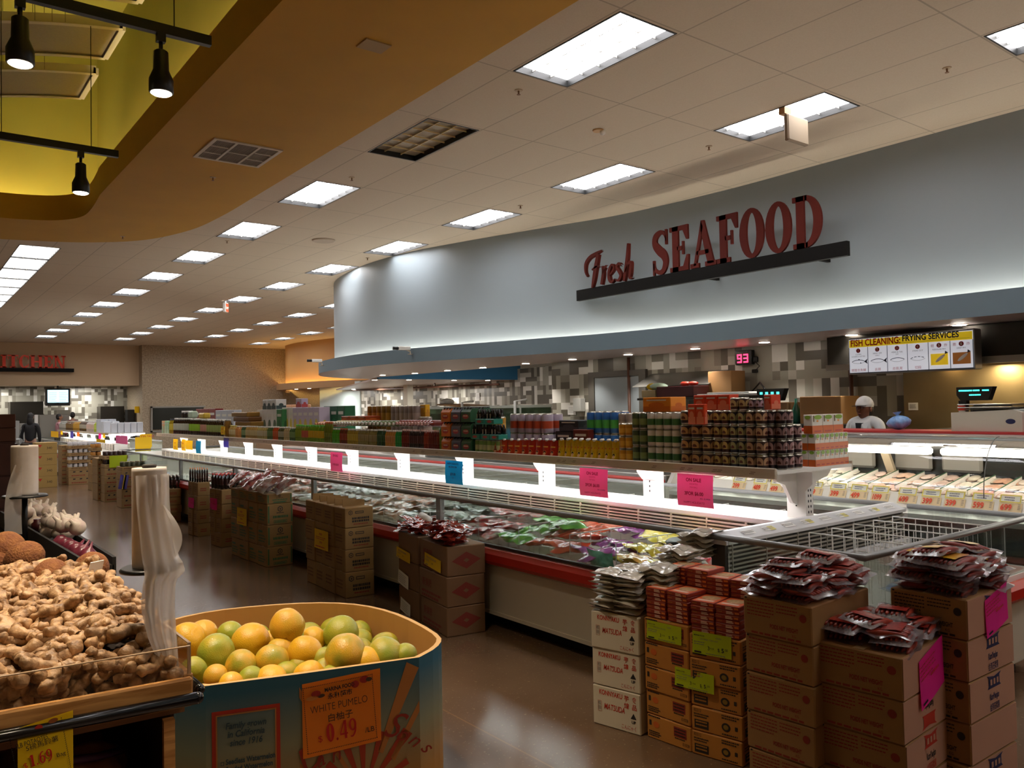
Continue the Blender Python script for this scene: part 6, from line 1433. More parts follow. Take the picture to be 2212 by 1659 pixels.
def pile(G, w, z, layers, c, lab, label, nx=2, ny=2):
    B_, xv, yv, d, rz = G; p = make_sausage(c, lab); first = True; gr = random.Random(int(z * 1000))
    for k, (mx, my) in enumerate(layers):
        for i in range(mx):
            for j in range(my):
                c_ = B_ + xv * (w * (i + .5) / mx + gr.uniform(-.02, .02) + .005) + yv * (d * (j + .5) / my + gr.uniform(-.02, .02)); loc = (c_.x, c_.y, z + .002 + .024 * k + gr.uniform(-.002, .002))
                wh = ('left', 'right')[i] if mx == 2 else ('left', 'middle', 'right')[i] if mx == 3 else 'single'
                L = f'{label}, {["lowest", "second", "third", "fourth", "fifth", "sixth", "seventh"][k]} layer, {wh} {["near", "far"][j] if my == 2 else "middle"} pack'
                rot = (gr.uniform(-.12, .12), gr.uniform(-.1, .1), rz + R(gr.choice((0, 90))) * (1 if gr.random() < .25 else 0) + gr.uniform(-.2, .2))
                if first: p.location = loc; p.rotation_euler = rot; tag(p, L, 'sausage pack', label); first = False
                else: dup(p, loc, label=L, group=label, rot=rot, scale=(1.06, 1.06, 1.12))
pile(G1, .43, z1, [(2, 2), (2, 2), (2, 2), (2, 1)], 'a23a28', None, 'sausage pack on the front carton')
pile(G2, .49, z2, [(3, 2), (3, 2), (3, 2), (3, 2), (3, 1), (2, 1)], 'a23a28', None, 'sausage pack on the kraft carton')
pile(G3, .42, z3, [(2, 2)] * 6 + [(2, 1)], '8e2a1e', 'd8b02c', 'yellow-label sausage pack')
def pink_fn(f, w, h):
    f.lines(w * .1, h * .86, w * .7, 3, h * .09, h * .025, INKR, 1, 2); f.text('$3.99', w * .5, h * .45, h * .13, INKR, sx=.8) if False else f.lines(w * .5, h * .48, w * .35, 1, h * .1, h * .06, INKR, 1, 3); f.lines(w * .1, h * .58, w * .5, 1, h * .1, h * .03, INKR, 1, 4); f.rect(w * .08, h * .06, w * .26, h * .11, INK)
def end_note(G, w, px0, px1, py0, py1, paper, label, fn, tilt=.06, back=.006):
    B_, xv, yv, d, rz = G; n = -yv
    def hit(px, py):
        dd = ray(px, py); k = ((B_ - EYE).dot(n)) / dd.dot(n); return EYE + dd * k
    a, b = hit(px0, py0), hit(px1, py1); A = a - Vector((0, 0, 0)); note((A.x, A.y), (A.x + xv.x, A.y + xv.y), px0, px1, py0, py1, paper, label, fn, tilt=tilt)
end_note(G1, .43, 1982, 2036, 1430, 1502, PINK, 'hot pink note on the front sausage carton, corner curling', pink_fn, .06); end_note(G3, .42, 2124, 2174, 1298, 1360, PINK, 'hot pink note on the rear right sausage carton', pink_fn, .05)

# diamond-mark cartons with red packets (second group along the freezer)
DA, DB = foot(909, 1343), foot(967, 1378); DC = foot(1032, 1371)
KR2 = mat('kraft_brown', '7e5c3e', .75, noise_amt=.1, nscale=3)
def dxf(f, d, h): f.text('新東陽', d * .12, h * .45, h * .3, mat('dim_red_print', '7a2c22', .7), bold=.0005, sx=.9); f.lines(d * .1, h * .2, d * .7, 2, h * .14, h * .08, mat('dim_red_print', '7a2c22', .7), 1, 2)
def dyf(f, w, h):
    m_ = mat('diamond_red', '7e2e22', .7); f.poly([(w * .12, h * .5), (w * .5, h * .22), (w * .88, h * .5), (w * .5, h * .78)], m_); f.poly([(w * .42, h * .5), (w * .5, h * .43), (w * .58, h * .5), (w * .5, h * .57)], KR2, 2)
wd = (V2(DC) - V2(DB)).length
zd = [0, z_over(967, 1314, DB), z_over(967, 1248, DB), z_over(967, 1182, DB)]
D1 = stack(DA, DB, max(wd, .3), zd, KR2, dxf, dyf, 'brown carton with red diamond beside the freezer')
DA2, DB2 = foot(862, 1317), foot(905, 1341)
D2 = stack(DA2, DB2, .34, zd, KR2, None, None, 'brown carton with a white label left of the diamond cartons')
def lab_fn(f, w, h): f.lines(w * .12, h * .8, w * .7, 5, h * .15, h * .03, INKG, 1, 2)
note(DA2, DB2, 862, 884, 1228, 1266, PAPER, 'white label sheet on the middle carton left of the diamond cartons', lab_fn, tilt=-.03); note(DA2, DB2, 867, 888, 1288, 1326, PAPER, 'white label sheet on the bottom carton left of the diamond cartons', lab_fn, tilt=-.03)
def yl_fn(t):
    def fn(f, w, h): f.lines(w * .15, h * .8, w * .6, 2, h * .1, h * .035, INKG, 1, 3); f.lines(w * .08, h * .55, w * .25, 2, h * .1, h * .03, INKG, 1, 4); f.text(t, w * .48, h * .34, h * .18, INK, sx=.75); f.rect(w * .1, h * .08, w * .25, h * .14, INKG)
    return fn
note(DA2, DB2, 860, 889, 1179, 1212, YEL, 'yellow price note on the carton left of the diamond cartons', yl_fn('$3.00'), tilt=-.02, lift=.012); note(DA, DB, 919, 954, 1192, 1232, YEL, 'yellow price note on the top diamond carton', yl_fn('$2.00'), tilt=-.02)
rp = None; gr = random.Random(4)
for G, w, nm in ((D1, max(wd, .3), 'diamond carton'), (D2, .34, 'carton left of the diamond cartons')):
    B_, xv, yv, d, rz = G
    for k in range(24):
        c_ = B_ + xv * (w * gr.uniform(.05, .95)) + yv * (d * gr.uniform(.05, .95)); lv = k // 5; loc = (c_.x, c_.y, zd[-1] + .012 + .02 * lv); rot = (gr.uniform(-.3, .3), gr.uniform(-.3, .3), gr.uniform(0, 6.3))
        lab = f'red foil food packet in the heap on the top {nm}'
        if rp is None: rp = make_bag('6a1c18', 'a83c28', 1, w=.15, d=.11, h=.018, name='food_packet'); rp.location = loc; rp.rotation_euler = rot; tag(rp, lab, 'food packet', lab)
        else: dup(rp, loc, label=lab, group=lab, rot=rot, scale=(1, 1, 1) if k % 2 else (1.1, 1.1, 1))
pr0 = thing('paper_roll', 'white paper tube lying among the red packets', 'roll', tuple(atx(918, 1119, 3.36)), R(70)); q = MB(); q.tube([(-.13, 0, 0), (.13, 0, 0)], .032, 16); obj('tube', q, PAPER, pr0); obj('bore', MB().lathe([(.024, 0), (.024, .003)], 16), DARK, pr0, (.131 - .0, 0, 0), (0, R(90), 0))

# hexagon-mark seasoning cartons
KK = mat('kraft_light', '94713f', .75, noise_amt=.1, nscale=3)
def hexmark(f, x, y, r, m_, base): f.poly([(x + r * math.cos(R(60 * k + 30)), y + r * math.sin(R(60 * k + 30))) for k in range(6)], m_); f.poly([(x + r * .72 * math.cos(R(60 * k + 30)), y + r * .72 * math.sin(R(60 * k + 30))) for k in range(6)], base, 2); f.rect(x - r * .35, y - r * .1, x + r * .35, y + r * .1, m_, 3); f.rect(x - r * .1, y - r * .4, x + r * .1, y + r * .4, m_, 3)
def hx(col):
    def fn(f, d, h): f.rect(d * .1, h * .62, d * .5, h * .72, col); f.lines(d * .1, h * .45, d * .7, 3, h * .13, h * .07, col, 1, 5)
    return fn
def hy(col):
    def fn(f, w, h):
        hexmark(f, w * .5, h * .74, h * .14, INK, KK); f.lines(w * .36, h * .54, w * .28, 1, .02, h * .04, INK, 1, 2); f.lines(w * .22, h * .32, w * .58, 1, .02, h * .11, col, 1, 3); f.frame(w * .25, h * .08, w * .76, h * .22, .005, col); f.lines(w * .29, h * .12, w * .42, 1, .02, h * .06, col, 2, 4); f.rect(w * .03, h * .1, w * .08, h * .9, col); f.rect(w * .92, h * .1, w * .97, h * .9, col)
    return fn
HA, HB, HC = foot(499, 1197), foot(578.5, 1226), foot(639, 1222); wh_ = (V2(HC) - V2(HB)).length
zh = [0, z_over(578, 1183, HB), z_over(578, 1136, HB), z_over(578, 1090, HB), z_over(578, 1068, HB)]
H1 = stack(HA, HB, wh_, zh, KK, hx(GRNP), hy(GRNP), 'green-barred seasoning carton', cols=4)
SA, SB, SC_ = foot(662, 1255), foot(746.7, 1293.5), foot(814, 1287); ws_ = (V2(SC_) - V2(SB)).length
zs_ = [0, z_over(746, 1238, SB), z_over(746, 1189, SB), z_over(746, 1142, SB), z_over(746, 1098, SB)]
def sy_(f, w, h): hexmark(f, w * .2, h * .74, h * .12, INK, KK); f.frame(w * .36, h * .68, w * .66, h * .8, .006, BLKP); f.lines(w * .25, h * .4, w * .6, 2, h * .14, h * .1, BLKP, 1, 3); f.lines(w * .3, h * .14, w * .5, 1, .02, h * .05, REDF, 1, 3)
def sx_(f, d, h): f.lines(d * .12, h * .6, d * .6, 3, h * .14, h * .07, BRNP, 1, 3)
S1 = stack(SA, SB, ws_, zs_, KK, sx_, sy_, 'hexagon-mark carton behind ON SALE sheet', cols=4)
B_, xv, yv, d, rz = S1
for i in range(5):
    a = yv * 0 + xv * .03; b_ = xv * (ws_ - .03); hq = .065 - .006 * (i % 2); fl_ = MB(); q_ = [a, b_, b_ + Vector((0, 0, hq * .8)), a + Vector((0, 0, hq))]; fl_.add(q_ + [p + yv * .005 for p in q_], [(0, 1, 2, 3), (7, 6, 5, 4), (0, 4, 5, 1), (1, 5, 6, 2), (2, 6, 7, 3), (3, 7, 4, 0)])
    o_ = B_ + yv * (d * (.12 + .19 * i)); tag(obj('carton_flap', fl_, KK, loc=(o_.x, o_.y, zs_[-1] - .002)), f'cut carton flap standing on the ON SALE stack, {ordn[i]} from the near end', 'carton flap', 'cut carton flaps')
def os_fn(f, w, h): f.text('ON SALE', w * .5, h * .74, h * .15, INKR, 'CENTER', .002, sx=.62); f.lines(w * .15, h * .6, w * .7, 2, h * .09, h * .03, INKR, 1, 2); f.text('2 FOR $5.00', w * .5, h * .32, h * .12, INKR, 'CENTER', .001, sx=.55); f.lines(w * .12, h * .1, w * .75, 1, .1, h * .05, INKR, 1, 5)
note(SA, SB, 684, 714, 1140, 1191, YEL, 'yellow ON SALE sheet on the second seasoning stack', os_fn, lift=.02); note(HA, HB, 516, 537, 1095, 1136, YEL, 'yellow sale sheet on the seasoning stack with bags on top', os_fn, lift=.02)
gr = random.Random(6); bp_ = None
B_, xv, yv, d, rz = H1
for k in range(14):
    c_ = B_ + xv * (wh_ * gr.uniform(.2, .9)) + yv * (d * (k + .5) / 14); loc = (c_.x, c_.y, zh[-1] + .06 + .02 * (k % 3)); rot = (R(gr.uniform(-25, 25)), R(gr.uniform(-50, -20)), rz + gr.uniform(-.3, .3))
    lab = 'clear crinkled snack bag leaning in the near half of the seasoning stack top' if k < 6 else 'pinkish noodle bag leaning in the far half of the seasoning stack top'
    if k < 6: bag('a8a4a0', '8a5044', 1 + k % 2, loc, rot[2], lab, lab, (rot[0], rot[1]), 1.05)
    else: bag('b89a94', 'a83038', 1 + k % 2, loc, rot[2], lab, lab, (rot[0], rot[1]), 1.0)
# bottle cartons with capped bottles
def bottle_cartons(A, B, w, zs, label, cap, bh, rows, cols_, noteargs, second=None):
    G = stack(A, B, w, zs, KK, sx_, lambda f, w_, h: f.lines(w_ * .2, h * .5, w_ * .5, 2, h * .15, h * .08, REDF, 1, 4), label, cols=2); B_, xv, yv, d, rz = G; p = None
    for i in range(rows):
        for j in range(cols_):
            c_ = B_ + xv * (w * (j + .5) / cols_) + yv * (d * (i + .5) / rows); loc = (c_.x, c_.y, zs[-1] + .001); lab = f'dark sauce bottle with {cap[1]} cap standing in the open top carton'
            if p is None: p = make_bottle(min(w / cols_, d / rows) * .42, bh, '17100c', '3a1c14', cap[0]); p.location = loc; tag(p, lab, 'bottle', lab)
            else: dup(p, loc, 0, lab, lab)
    if noteargs: note(A, B, *noteargs)
    return G
A2, B2, C2_ = foot(407, 1153.6), foot(427.7, 1160), foot(452.7, 1160); w2 = (V2(C2_) - V2(B2)).length
z2_ = [0] + [z_over(427, y_, B2) for y_ in (1132, 1103, 1072, 1043)]
bottle_cartons(A2, B2, w2, z2_, 'kraft carton under the orange-capped bottles', ('d87830', 'orange'), z_over(427, 1013, B2) - z2_[-1], 4, 5, (408, 420, 1074, 1098, PINK, 'pink note on the orange-capped bottle cartons', pink_fn))
A3, B3, C3 = foot(453.8, 1176), foot(479.8, 1183), foot(499, 1184); w3 = (V2(C3) - V2(B3)).length + .12
z3_ = [0] + [z_over(479, y_, B3) for y_ in (1152, 1122, 1090, 1058)]
bottle_cartons(A3, B3, w3, z3_, 'kraft carton under the red-capped bottles', ('c83028', 'red'), z_over(479, 1026, B3) - z3_[-1], 4, 5, (455, 470, 1075, 1102, PINK, 'pink note on the red-capped bottle cartons', pink_fn))
A1, B1, C1 = foot(352, 1118), foot(360, 1128), foot(388, 1128); w1 = (V2(C1) - V2(B1)).length; z1_ = [0] + [z_over(375, y_, foot(375, 1128)) for y_ in (1109, 1092, 1075, 1057)]
bottle_cartons((A1[0], B1[1] + .55), B1, w1, z1_, 'kraft carton behind the near bag roll', ('d8ccc8', 'white'), z_over(375, 1030, foot(375, 1128)) - z1_[-1], 3, 4, None)
# ------------------------------------------------------------------ far stacks, second island, kitchen
def jar(c, cap, r=.05, h=.12): o = obj('jar', MB().lathe([(r * .95, 0), (r, .01), (r, h * .8), (r * .8, h * .88)], 10), C(c)); obj('lid', MB().lathe([(r * .85, h * .86), (r * .85, h)], 10), C(cap), o); return o
tray_m = mat('brown_tray', '7a5a30', .7)
def crate_stack(px, pyb, w, d, tiers, label, jar_c, cap_c, jlab, cr, nx=5, topz=None, y=None):
    p = foot(px, pyb); h = (topz) / tiers; J = None
    for k in range(tiers):
        o = obj('cardboard_tray', MB().box(0, w, 0, d, 0, h * (.45 if cr[k] else 1) - .004, 0, .004), mat('tray_kraft', '94764a', .75), loc=(p[0], p[1], h * k + .001)); tag(o, f'{label}, {TIERN[k] if k < tiers - 1 else "top"} tier', 'tray', label + ' stack')
        f = Face((0, 0, 0), (1, 0, 0), (0, 0, 1)); f.lines(w * .1, h * .2, w * .5, 1, .02, h * .14, REDF if not cr[k] else BRNP, 1, k)
        if not cr[k]:
            for i in range(4): f.poly([(w * (.14 + .22 * i), h * .7), (w * (.22 + .22 * i), h * .7), (w * (.24 + .22 * i), h * .86), (w * (.16 + .22 * i), h * .86)], INK)
        f.put(o, 'print')
        if cr[k]:
            for i in range(nx):
                for j in range(2):
                    loc = (p[0] + w * (i + .5) / nx, p[1] + d * (.1 + .22 * j) + .02, h * k + h * .45); lab = f'{jlab}, {TIERN[k] if k < tiers - 1 else "top"} tier' + ('' if j == 0 else ', rank behind')
                    if J is None: J = jar(jar_c, cap_c, w / nx * .45, h * .54); J.location = loc; tag(J, lab, 'jar', jlab)
                    else: dup(J, loc, 0, lab, lab)
    return p
crate_stack(148, 1048, .62, .5, 6, 'brown tray in the white jar display', 'c8c4c4', 'd8d4d4', 'white tin in the far jar display', [False, False, True, True, True, True], 6, z_over(148, 955, foot(148, 1048)))
crate_stack(133, 1047, .17, .5, 5, 'narrow kraft tray beside the white jar display', 'a8a08c', 'c8c4b8', 'tin on the narrow tray', [False, False, False, False, False], 2, z_over(133, 962, foot(133, 1047)))
crate_stack(198, 1060, .20, .4, 6, 'kraft tray with mixed packets between the two far jar displays', 'b8803c', '5a7aa8', 'packet jar between the far jar displays', [False, False, False, True, True, True], 2, z_over(198, 958, foot(198, 1060)))
pw = crate_stack(226, 1085, .40, .5, 6, 'kraft tray with black marks under the lime sign', '3a2420', 'd0c8c0', 'dark jar with white lid over the lime sign', [False, False, False, False, True, True], 5, z_over(226, 975, foot(226, 1085)))
crate_stack(211, 1082, .16, .5, 5, 'narrow white printed carton beside the lime sign stack', '8a3030', 'c0b8b0', 'jar on the narrow carton', [False, False, False, False, False], 2, z_over(211, 990, foot(211, 1082)))
crate_stack(263, 1098, .40, .4, 5, 'kraft tray with violet slips, partly behind the near bag roll', '4a4a34', '8a7a48', 'olive jar with gold lid behind the near bag roll', [False, False, False, False, True], 5, z_over(263, 998, foot(263, 1098)))
t = thing('price_note', 'lime sign on the far stack of black-marked trays', 'sign', (pw[0] + .08, pw[1] - .012, .62)); obj('sheet', MB().box(0, .3, 0, .004, 0, .22), LIME, t)
for i, (px, c_) in enumerate(((262, VIOL), (267, YEL), (272, VIOL))):
    p = aty(px, 1045, foot(263, 1098)[1] - .02); tag(obj('paper_slip', MB().box(-.03, .03, 0, .004, -.12, .12), c_, loc=(p.x, p.y, p.z + .03), rot=(0, R(10), 0)), ['left violet paper slip on the far kraft trays', 'yellow paper slip between two violet ones on the far kraft trays', 'right violet paper slip on the far kraft trays'][i], 'paper slip')
# yellow cartons by the second island
p = foot(79, 1055)
for k in range(4):
    o = make_carton(.42, .5, .25, mat('yellow_kraft', 'a8884a', .7), None, lambda f, w, h: (f.poly([(w * .1, h * .8), (w * .3, h * .8), (w * .2, h * .55)], REDP), f.text('340', w * .5, h * .4, h * .3, BLKP))); o.location = (p[0] + .2, p[1] + .3, .25 * k); tag(o, f'yellow kraft carton beside the second island, {TIERN[k] if k < 3 else "top"} tier', 'box', 'yellow kraft cartons')
    o['name_hint'] = ''; del o['name_hint']
# second island
is2 = make_island('island_freezer', 'second island freezer in the far aisle with lit shelf and red bumper', 21.5, 29.0)
obj('shelf_board', MB().box(4.12, 4.93, 21.2, 28.6, 1.12, 1.14), WHITE, is2); obj('price_rail', MB().box(4.10, 4.12, 21.2, 28.6, 1.09, 1.15).box(4.93, 4.945, 21.2, 28.6, 1.09, 1.15), PRAIL, is2)
add_posts(is2, [21.3 + 1.2 * k for k in range(7)], 0, 1.12)
lt_ = MB()
for k in range(6): lt_.tube([(4.2, 21.3 + k * 1.2, 1.09), (4.2, 22.4 + k * 1.2, 1.09)], .016, 6).tube([(4.83, 21.3 + k * 1.2, 1.09), (4.83, 22.4 + k * 1.2, 1.09)], .016, 6)
lt_.tube([(4.2, 21.25, 1.09), (4.85, 21.25, 1.09)], .02, 6); obj('light_tube', lt_, TUBE, is2)
def far_row(y0, y1, n, r, h, c, band, cap, label, x=4.22, cols=2):
    p = make_bottle(r, h, c, band, cap); first = True
    for q in range(cols):
        for i in range(n):
            loc = (x + q * .12, y0 + (y1 - y0) * (i + .5) / n, 1.141)
            if first: p.location = loc; tag(p, label, 'bottle', label); first = False
            else: dup(p, loc, 0, label, label)
far_row(27.4, 28.6, 6, .08, .26, 'a8a8a0', 'c8c4b8', 'd8d4cc', 'pale bottle at the far end of the second island shelf'); far_row(26.2, 27.4, 6, .08, .27, '6a4a2a', '8a6a3a', 'c8c0b0', 'brown bottle on the second island shelf'); far_row(25.2, 26.2, 5, .08, .28, 'b08028', 'c89838', 'd8d4cc', 'gold bottle on the second island shelf'); far_row(24.2, 25.2, 5, .08, .28, '4a3020', 'a8a090', 'd8d4cc', 'dark brown bottle on the second island shelf')
far_row(23.2, 24.2, 5, .08, .28, 'c8b8b0', 'd8b8a8', 'e0dcd4', 'pinkish white bottle on the second island shelf'); far_row(22.9, 23.2, 2, .07, .28, 'b8c848', 'c8d860', 'e0dcd4', 'lime bottle on the second island shelf')
for i in range(5):
    for k in range(2): boxobj('milk_carton', f'tall white milk carton on the second island, {["first", "second", "third", "fourth", "fifth"][i]} from the near side' if k == 0 else 'tall white milk carton in the back rank of the second island shelf', 'milk carton', 4.16 + k * .2, 4.32 + k * .2, 22.0 + i * .18, 22.16 + i * .18, 1.141, 1.47 if i > 1 else 1.42, C('c8ccd4'), .01)
for i in range(5): boxobj('milk_carton', 'white carton with blue print on the near end of the second island shelf', 'milk carton', 4.2 + i * .145, 4.33 + i * .145, 21.3, 21.45, 1.141, 1.39, C('d4d8e0'), .01, 'near end milk cartons')
for i, (px0, px1, py0, py1, m_, x, lab) in enumerate([(110, 131, 931, 946, YEL, 3.5, 'blank yellow sign at the far end of the second island rail'), (250, 275, 940, 960, PINKR, 3.52, 'pink sign at the near end of the second island'), (208, 227, 948, 957, YEL, 3.5, 'small yellow sign over the white jar display'), (131, 135, 930, 939, YEL, 4.09, 'narrow yellow slip at the far end of the second shelf'), (152, 158, 931, 947, VIOL, 4.09, 'narrow violet slip under the second shelf'), (166, 171, 933, 943, ORNG, 4.09, 'orange slip under the second shelf'), (213, 218, 936, 948, PINK, 4.09, 'narrow hot pink slip under the second shelf'), (222, 227, 936, 946, YEL, 4.09, 'yellow slip under the near end of the second shelf')]):
    yq = {3.6: None}.get(x); a = atx(px0, py0, x); b = atx(px1, py1, x); t = thing('paper_sign', lab, 'sign', (x, a.y, b.z)); L_ = min(a.y - b.y, 1.2); obj('sheet', MB().box(0, .006, -L_, 0, 0, a.z - b.z), m_, t)
# left dark shelf with brown cartons
xs = aty(38, 1000, 9.5).x
ls = thing('wood_crate', 'dark reddish wood crate at the left edge with brown cartons on it', 'crate', (0, 0, 0)); m_ = MB()
zc0, zc1 = aty(20, 1092, 9.5).z, aty(20, 955, 9.5).z
for k in range(4): m_.box(xs - 1.0, xs, 9.5, 10.3, .05 + (zc1 - .05) * k / 4, .05 + (zc1 - .05) * (k + 1) / 4 - .02)
m_.box(xs - .98, xs - .02, 9.52, 10.28, 0, zc1); obj('slats', m_, mat('dark_red_wood', '4a2214', .5, noise_amt=.4, nscale=6), ls)
for k in range(2):
    for i in range(3): boxobj('cardboard_box', f'dark brown carton on the left wood crate, {["lower", "upper"][k]} row, {["nearest the aisle", "second from the aisle", "third from the aisle"][i]}', 'box', xs - .33 * (i + 1) + .01, xs - .33 * i - .01, 9.55, 10.2, zc1 + .001 + .14 * k, zc1 + .139 + .14 * k, mat('dark_brown_carton', '5a3220', .7), .006)
# kitchen back: TV, ovens, counters
tv = thing('television', 'wall television with a bright blue menu screen in the kitchen opening', 'television', (0, 0, 0)); YV = 34.2; a = aty(98, 839, YV); b = aty(152, 876, YV)
obj('case', MB().box(a.x, b.x, YV, YV + .12, b.z, a.z, 0, .02), BLACK, tv); f = Face((a.x, YV - .002, b.z), (1, 0, 0), (0, 0, 1), .003); w_, h_ = b.x - a.x, a.z - b.z; f.rect(.07, .12, w_ - .07, h_ - .06, emit('tv_screen', 'a8dcec', 1.0))
f.lines(.12, h_ * .75, w_ * .3, 7, .065, .015, mat('tv_text', '5a8a98', .5), 2, 3); f.lines(w_ * .55, h_ * .75, w_ * .35, 7, .065, .015, mat('tv_text', '5a8a98', .5), 2, 5); f.put(tv, 'screen'); obj('mount', MB().box((a.x + b.x) / 2 - .03, (a.x + b.x) / 2 + .03, YV + .04, YV + .1, a.z, 2.72), BLACK, tv)
def kbox(px0, px1, py0, py1, y, d, m_, name, label, cat, zfloor=False):
    a = aty(px0, py0, y); b = aty(px1, py1, y); return boxobj(name, label, cat, a.x, b.x, y, y + d, 0 if zfloor else b.z, a.z, m_, .01)
OV = mat('dark_oven', '3a362e', .35, .5)
kbox(22, 94, 868, 960, 35.2, .7, OV, 'steel_oven', 'large dark steel oven in the kitchen below the television, left one', 'oven', True); kbox(217, 269, 878, 960, 35.2, .7, OV, 'steel_oven', 'smaller dark steel oven at the right of the kitchen opening', 'oven', True)
kbox(85, 150, 896, 960, 33.2, .8, STEEL, 'steel_counter', 'steel kitchen counter with red boxes under the television', 'counter', True); kbox(121, 152, 886, 896, 33.4, .5, mat('kitchen_glass', '8a8678', .2), 'food_warmer', 'glass food warmer on the kitchen counter', 'warmer')
kbox(99, 118, 896, 907, 33.3, .3, mat('kitchen_red', 'a83028', .5), 'red_carton', 'red cartons on the kitchen counter', 'carton'); kbox(42, 84, 915, 960, 32.4, .6, STEEL, 'steel_counter', 'low steel counter under the white cup stack', 'counter', True); kbox(75, 82, 896, 915, 32.6, .12, PAPER, 'cup_stack', 'white stack of cups on the kitchen counter', 'cups'); kbox(0, 42, 910, 960, 31, 1.2, mat('white_counter', 'a8a8a4', .4), 'display_counter', 'white kitchen display counter at the far left', 'counter', True)
kbox(275, 291, 885, 960, 34.5, .4, mat('black_cabinet', '191816', .5), 'black_cabinet', 'black cabinet at the right end of the kitchen opening', 'cabinet', True); kbox(291, 301, 878, 892, 33.98, .03, YEL, 'wall_notice', 'yellow notice at the corner of the granite wall', 'notice')
struct('window_1', MB().box(aty(330, 900, 33.45).x, aty(440, 900, 33.45).x, 33.44, 33.5, aty(330, 928, 33.45).z, aty(330, 880, 33.45).z), mat('dark_window_glass', '2a2c28', .1))
wf = MB(); a = aty(326, 878, 33.4); b = aty(444, 930, 33.4); wf.box(a.x, b.x, 33.40, 33.5, a.z - .06, a.z).box(a.x, b.x, 33.40, 33.5, b.z, b.z + .06).box(a.x, a.x + .06, 33.4, 33.5, b.z, a.z); struct('trim_6', wf, STEEL, label='steel frame of the granite wall window')

# ------------------------------------------------------------------ people
def skin_obj(name, nodes_, edges, m, parent=None, sub=2):
    me = bpy.data.meshes.new(name); me.from_pydata([n[:3] for n in nodes_], edges, []); me.materials.append(m); o = bpy.data.objects.new(name, me); COL.objects.link(o)
    sk = o.modifiers.new('skin', 'SKIN'); sk.use_smooth_shade = True
    for i, n in enumerate(nodes_): d = me.skin_vertices[0].data[i]; d.radius = (n[3], n[4] if len(n) > 4 else n[3]); d.use_root = (i == 0)
    sb = o.modifiers.new('sub', 'SUBSURF'); sb.levels = sub; sb.render_levels = sub
    if parent: o.parent = parent
    return o
def baked(name, nodes_, edges, m, parent=None, sub=2, extra=None, extra_mats=()):
    o = skin_obj(name, nodes_, edges, m, None, sub); dg = bpy.context.evaluated_depsgraph_get(); me = bpy.data.meshes.new_from_object(o.evaluated_get(dg)); bpy.data.objects.remove(o)
    if extra is not None:
        q = MB(); q.v = [tuple(v.co) for v in me.vertices]; q.f = [tuple(p.vertices) for p in me.polygons]; q.m = [0] * len(q.f); q.s = [True] * len(q.f); extra(q); me = q.mesh(name, [m, *extra_mats])
    r = bpy.data.objects.new(name, me); COL.objects.link(r)
    if parent: r.parent = parent
    return r
def hand(nodes_, edges, wi, side, fwd=(0, -1, 0), down=(0, 0, -1)):
    """palm, four unequal fingers and a thumb grown from wrist node wi"""
    w = Vector(nodes_[wi][:3]); d = Vector(down); a = Vector(fwd); s = a.cross(d).normalized() * side
    def add(p, r, par): nodes_.append((*p, r)); edges.append((par, len(nodes_) - 1)); return len(nodes_) - 1
    pm = add(w + d * .05, .024, wi); pe = add(w + d * .09, .026, pm)
    for k, L in enumerate((.072, .08, .075, .058)):
        b = w + d * .10 + a * (.030 - .02 * k); i = add(b, .0095, pe); i = add(b + d * L * .5 - s * .006, .009, i); add(b + d * L - s * .02, .008, i)
    b = w + d * .045 + a * .035; i = add(b, .011, pm); add(b + d * .045 + a * .018, .009, i)
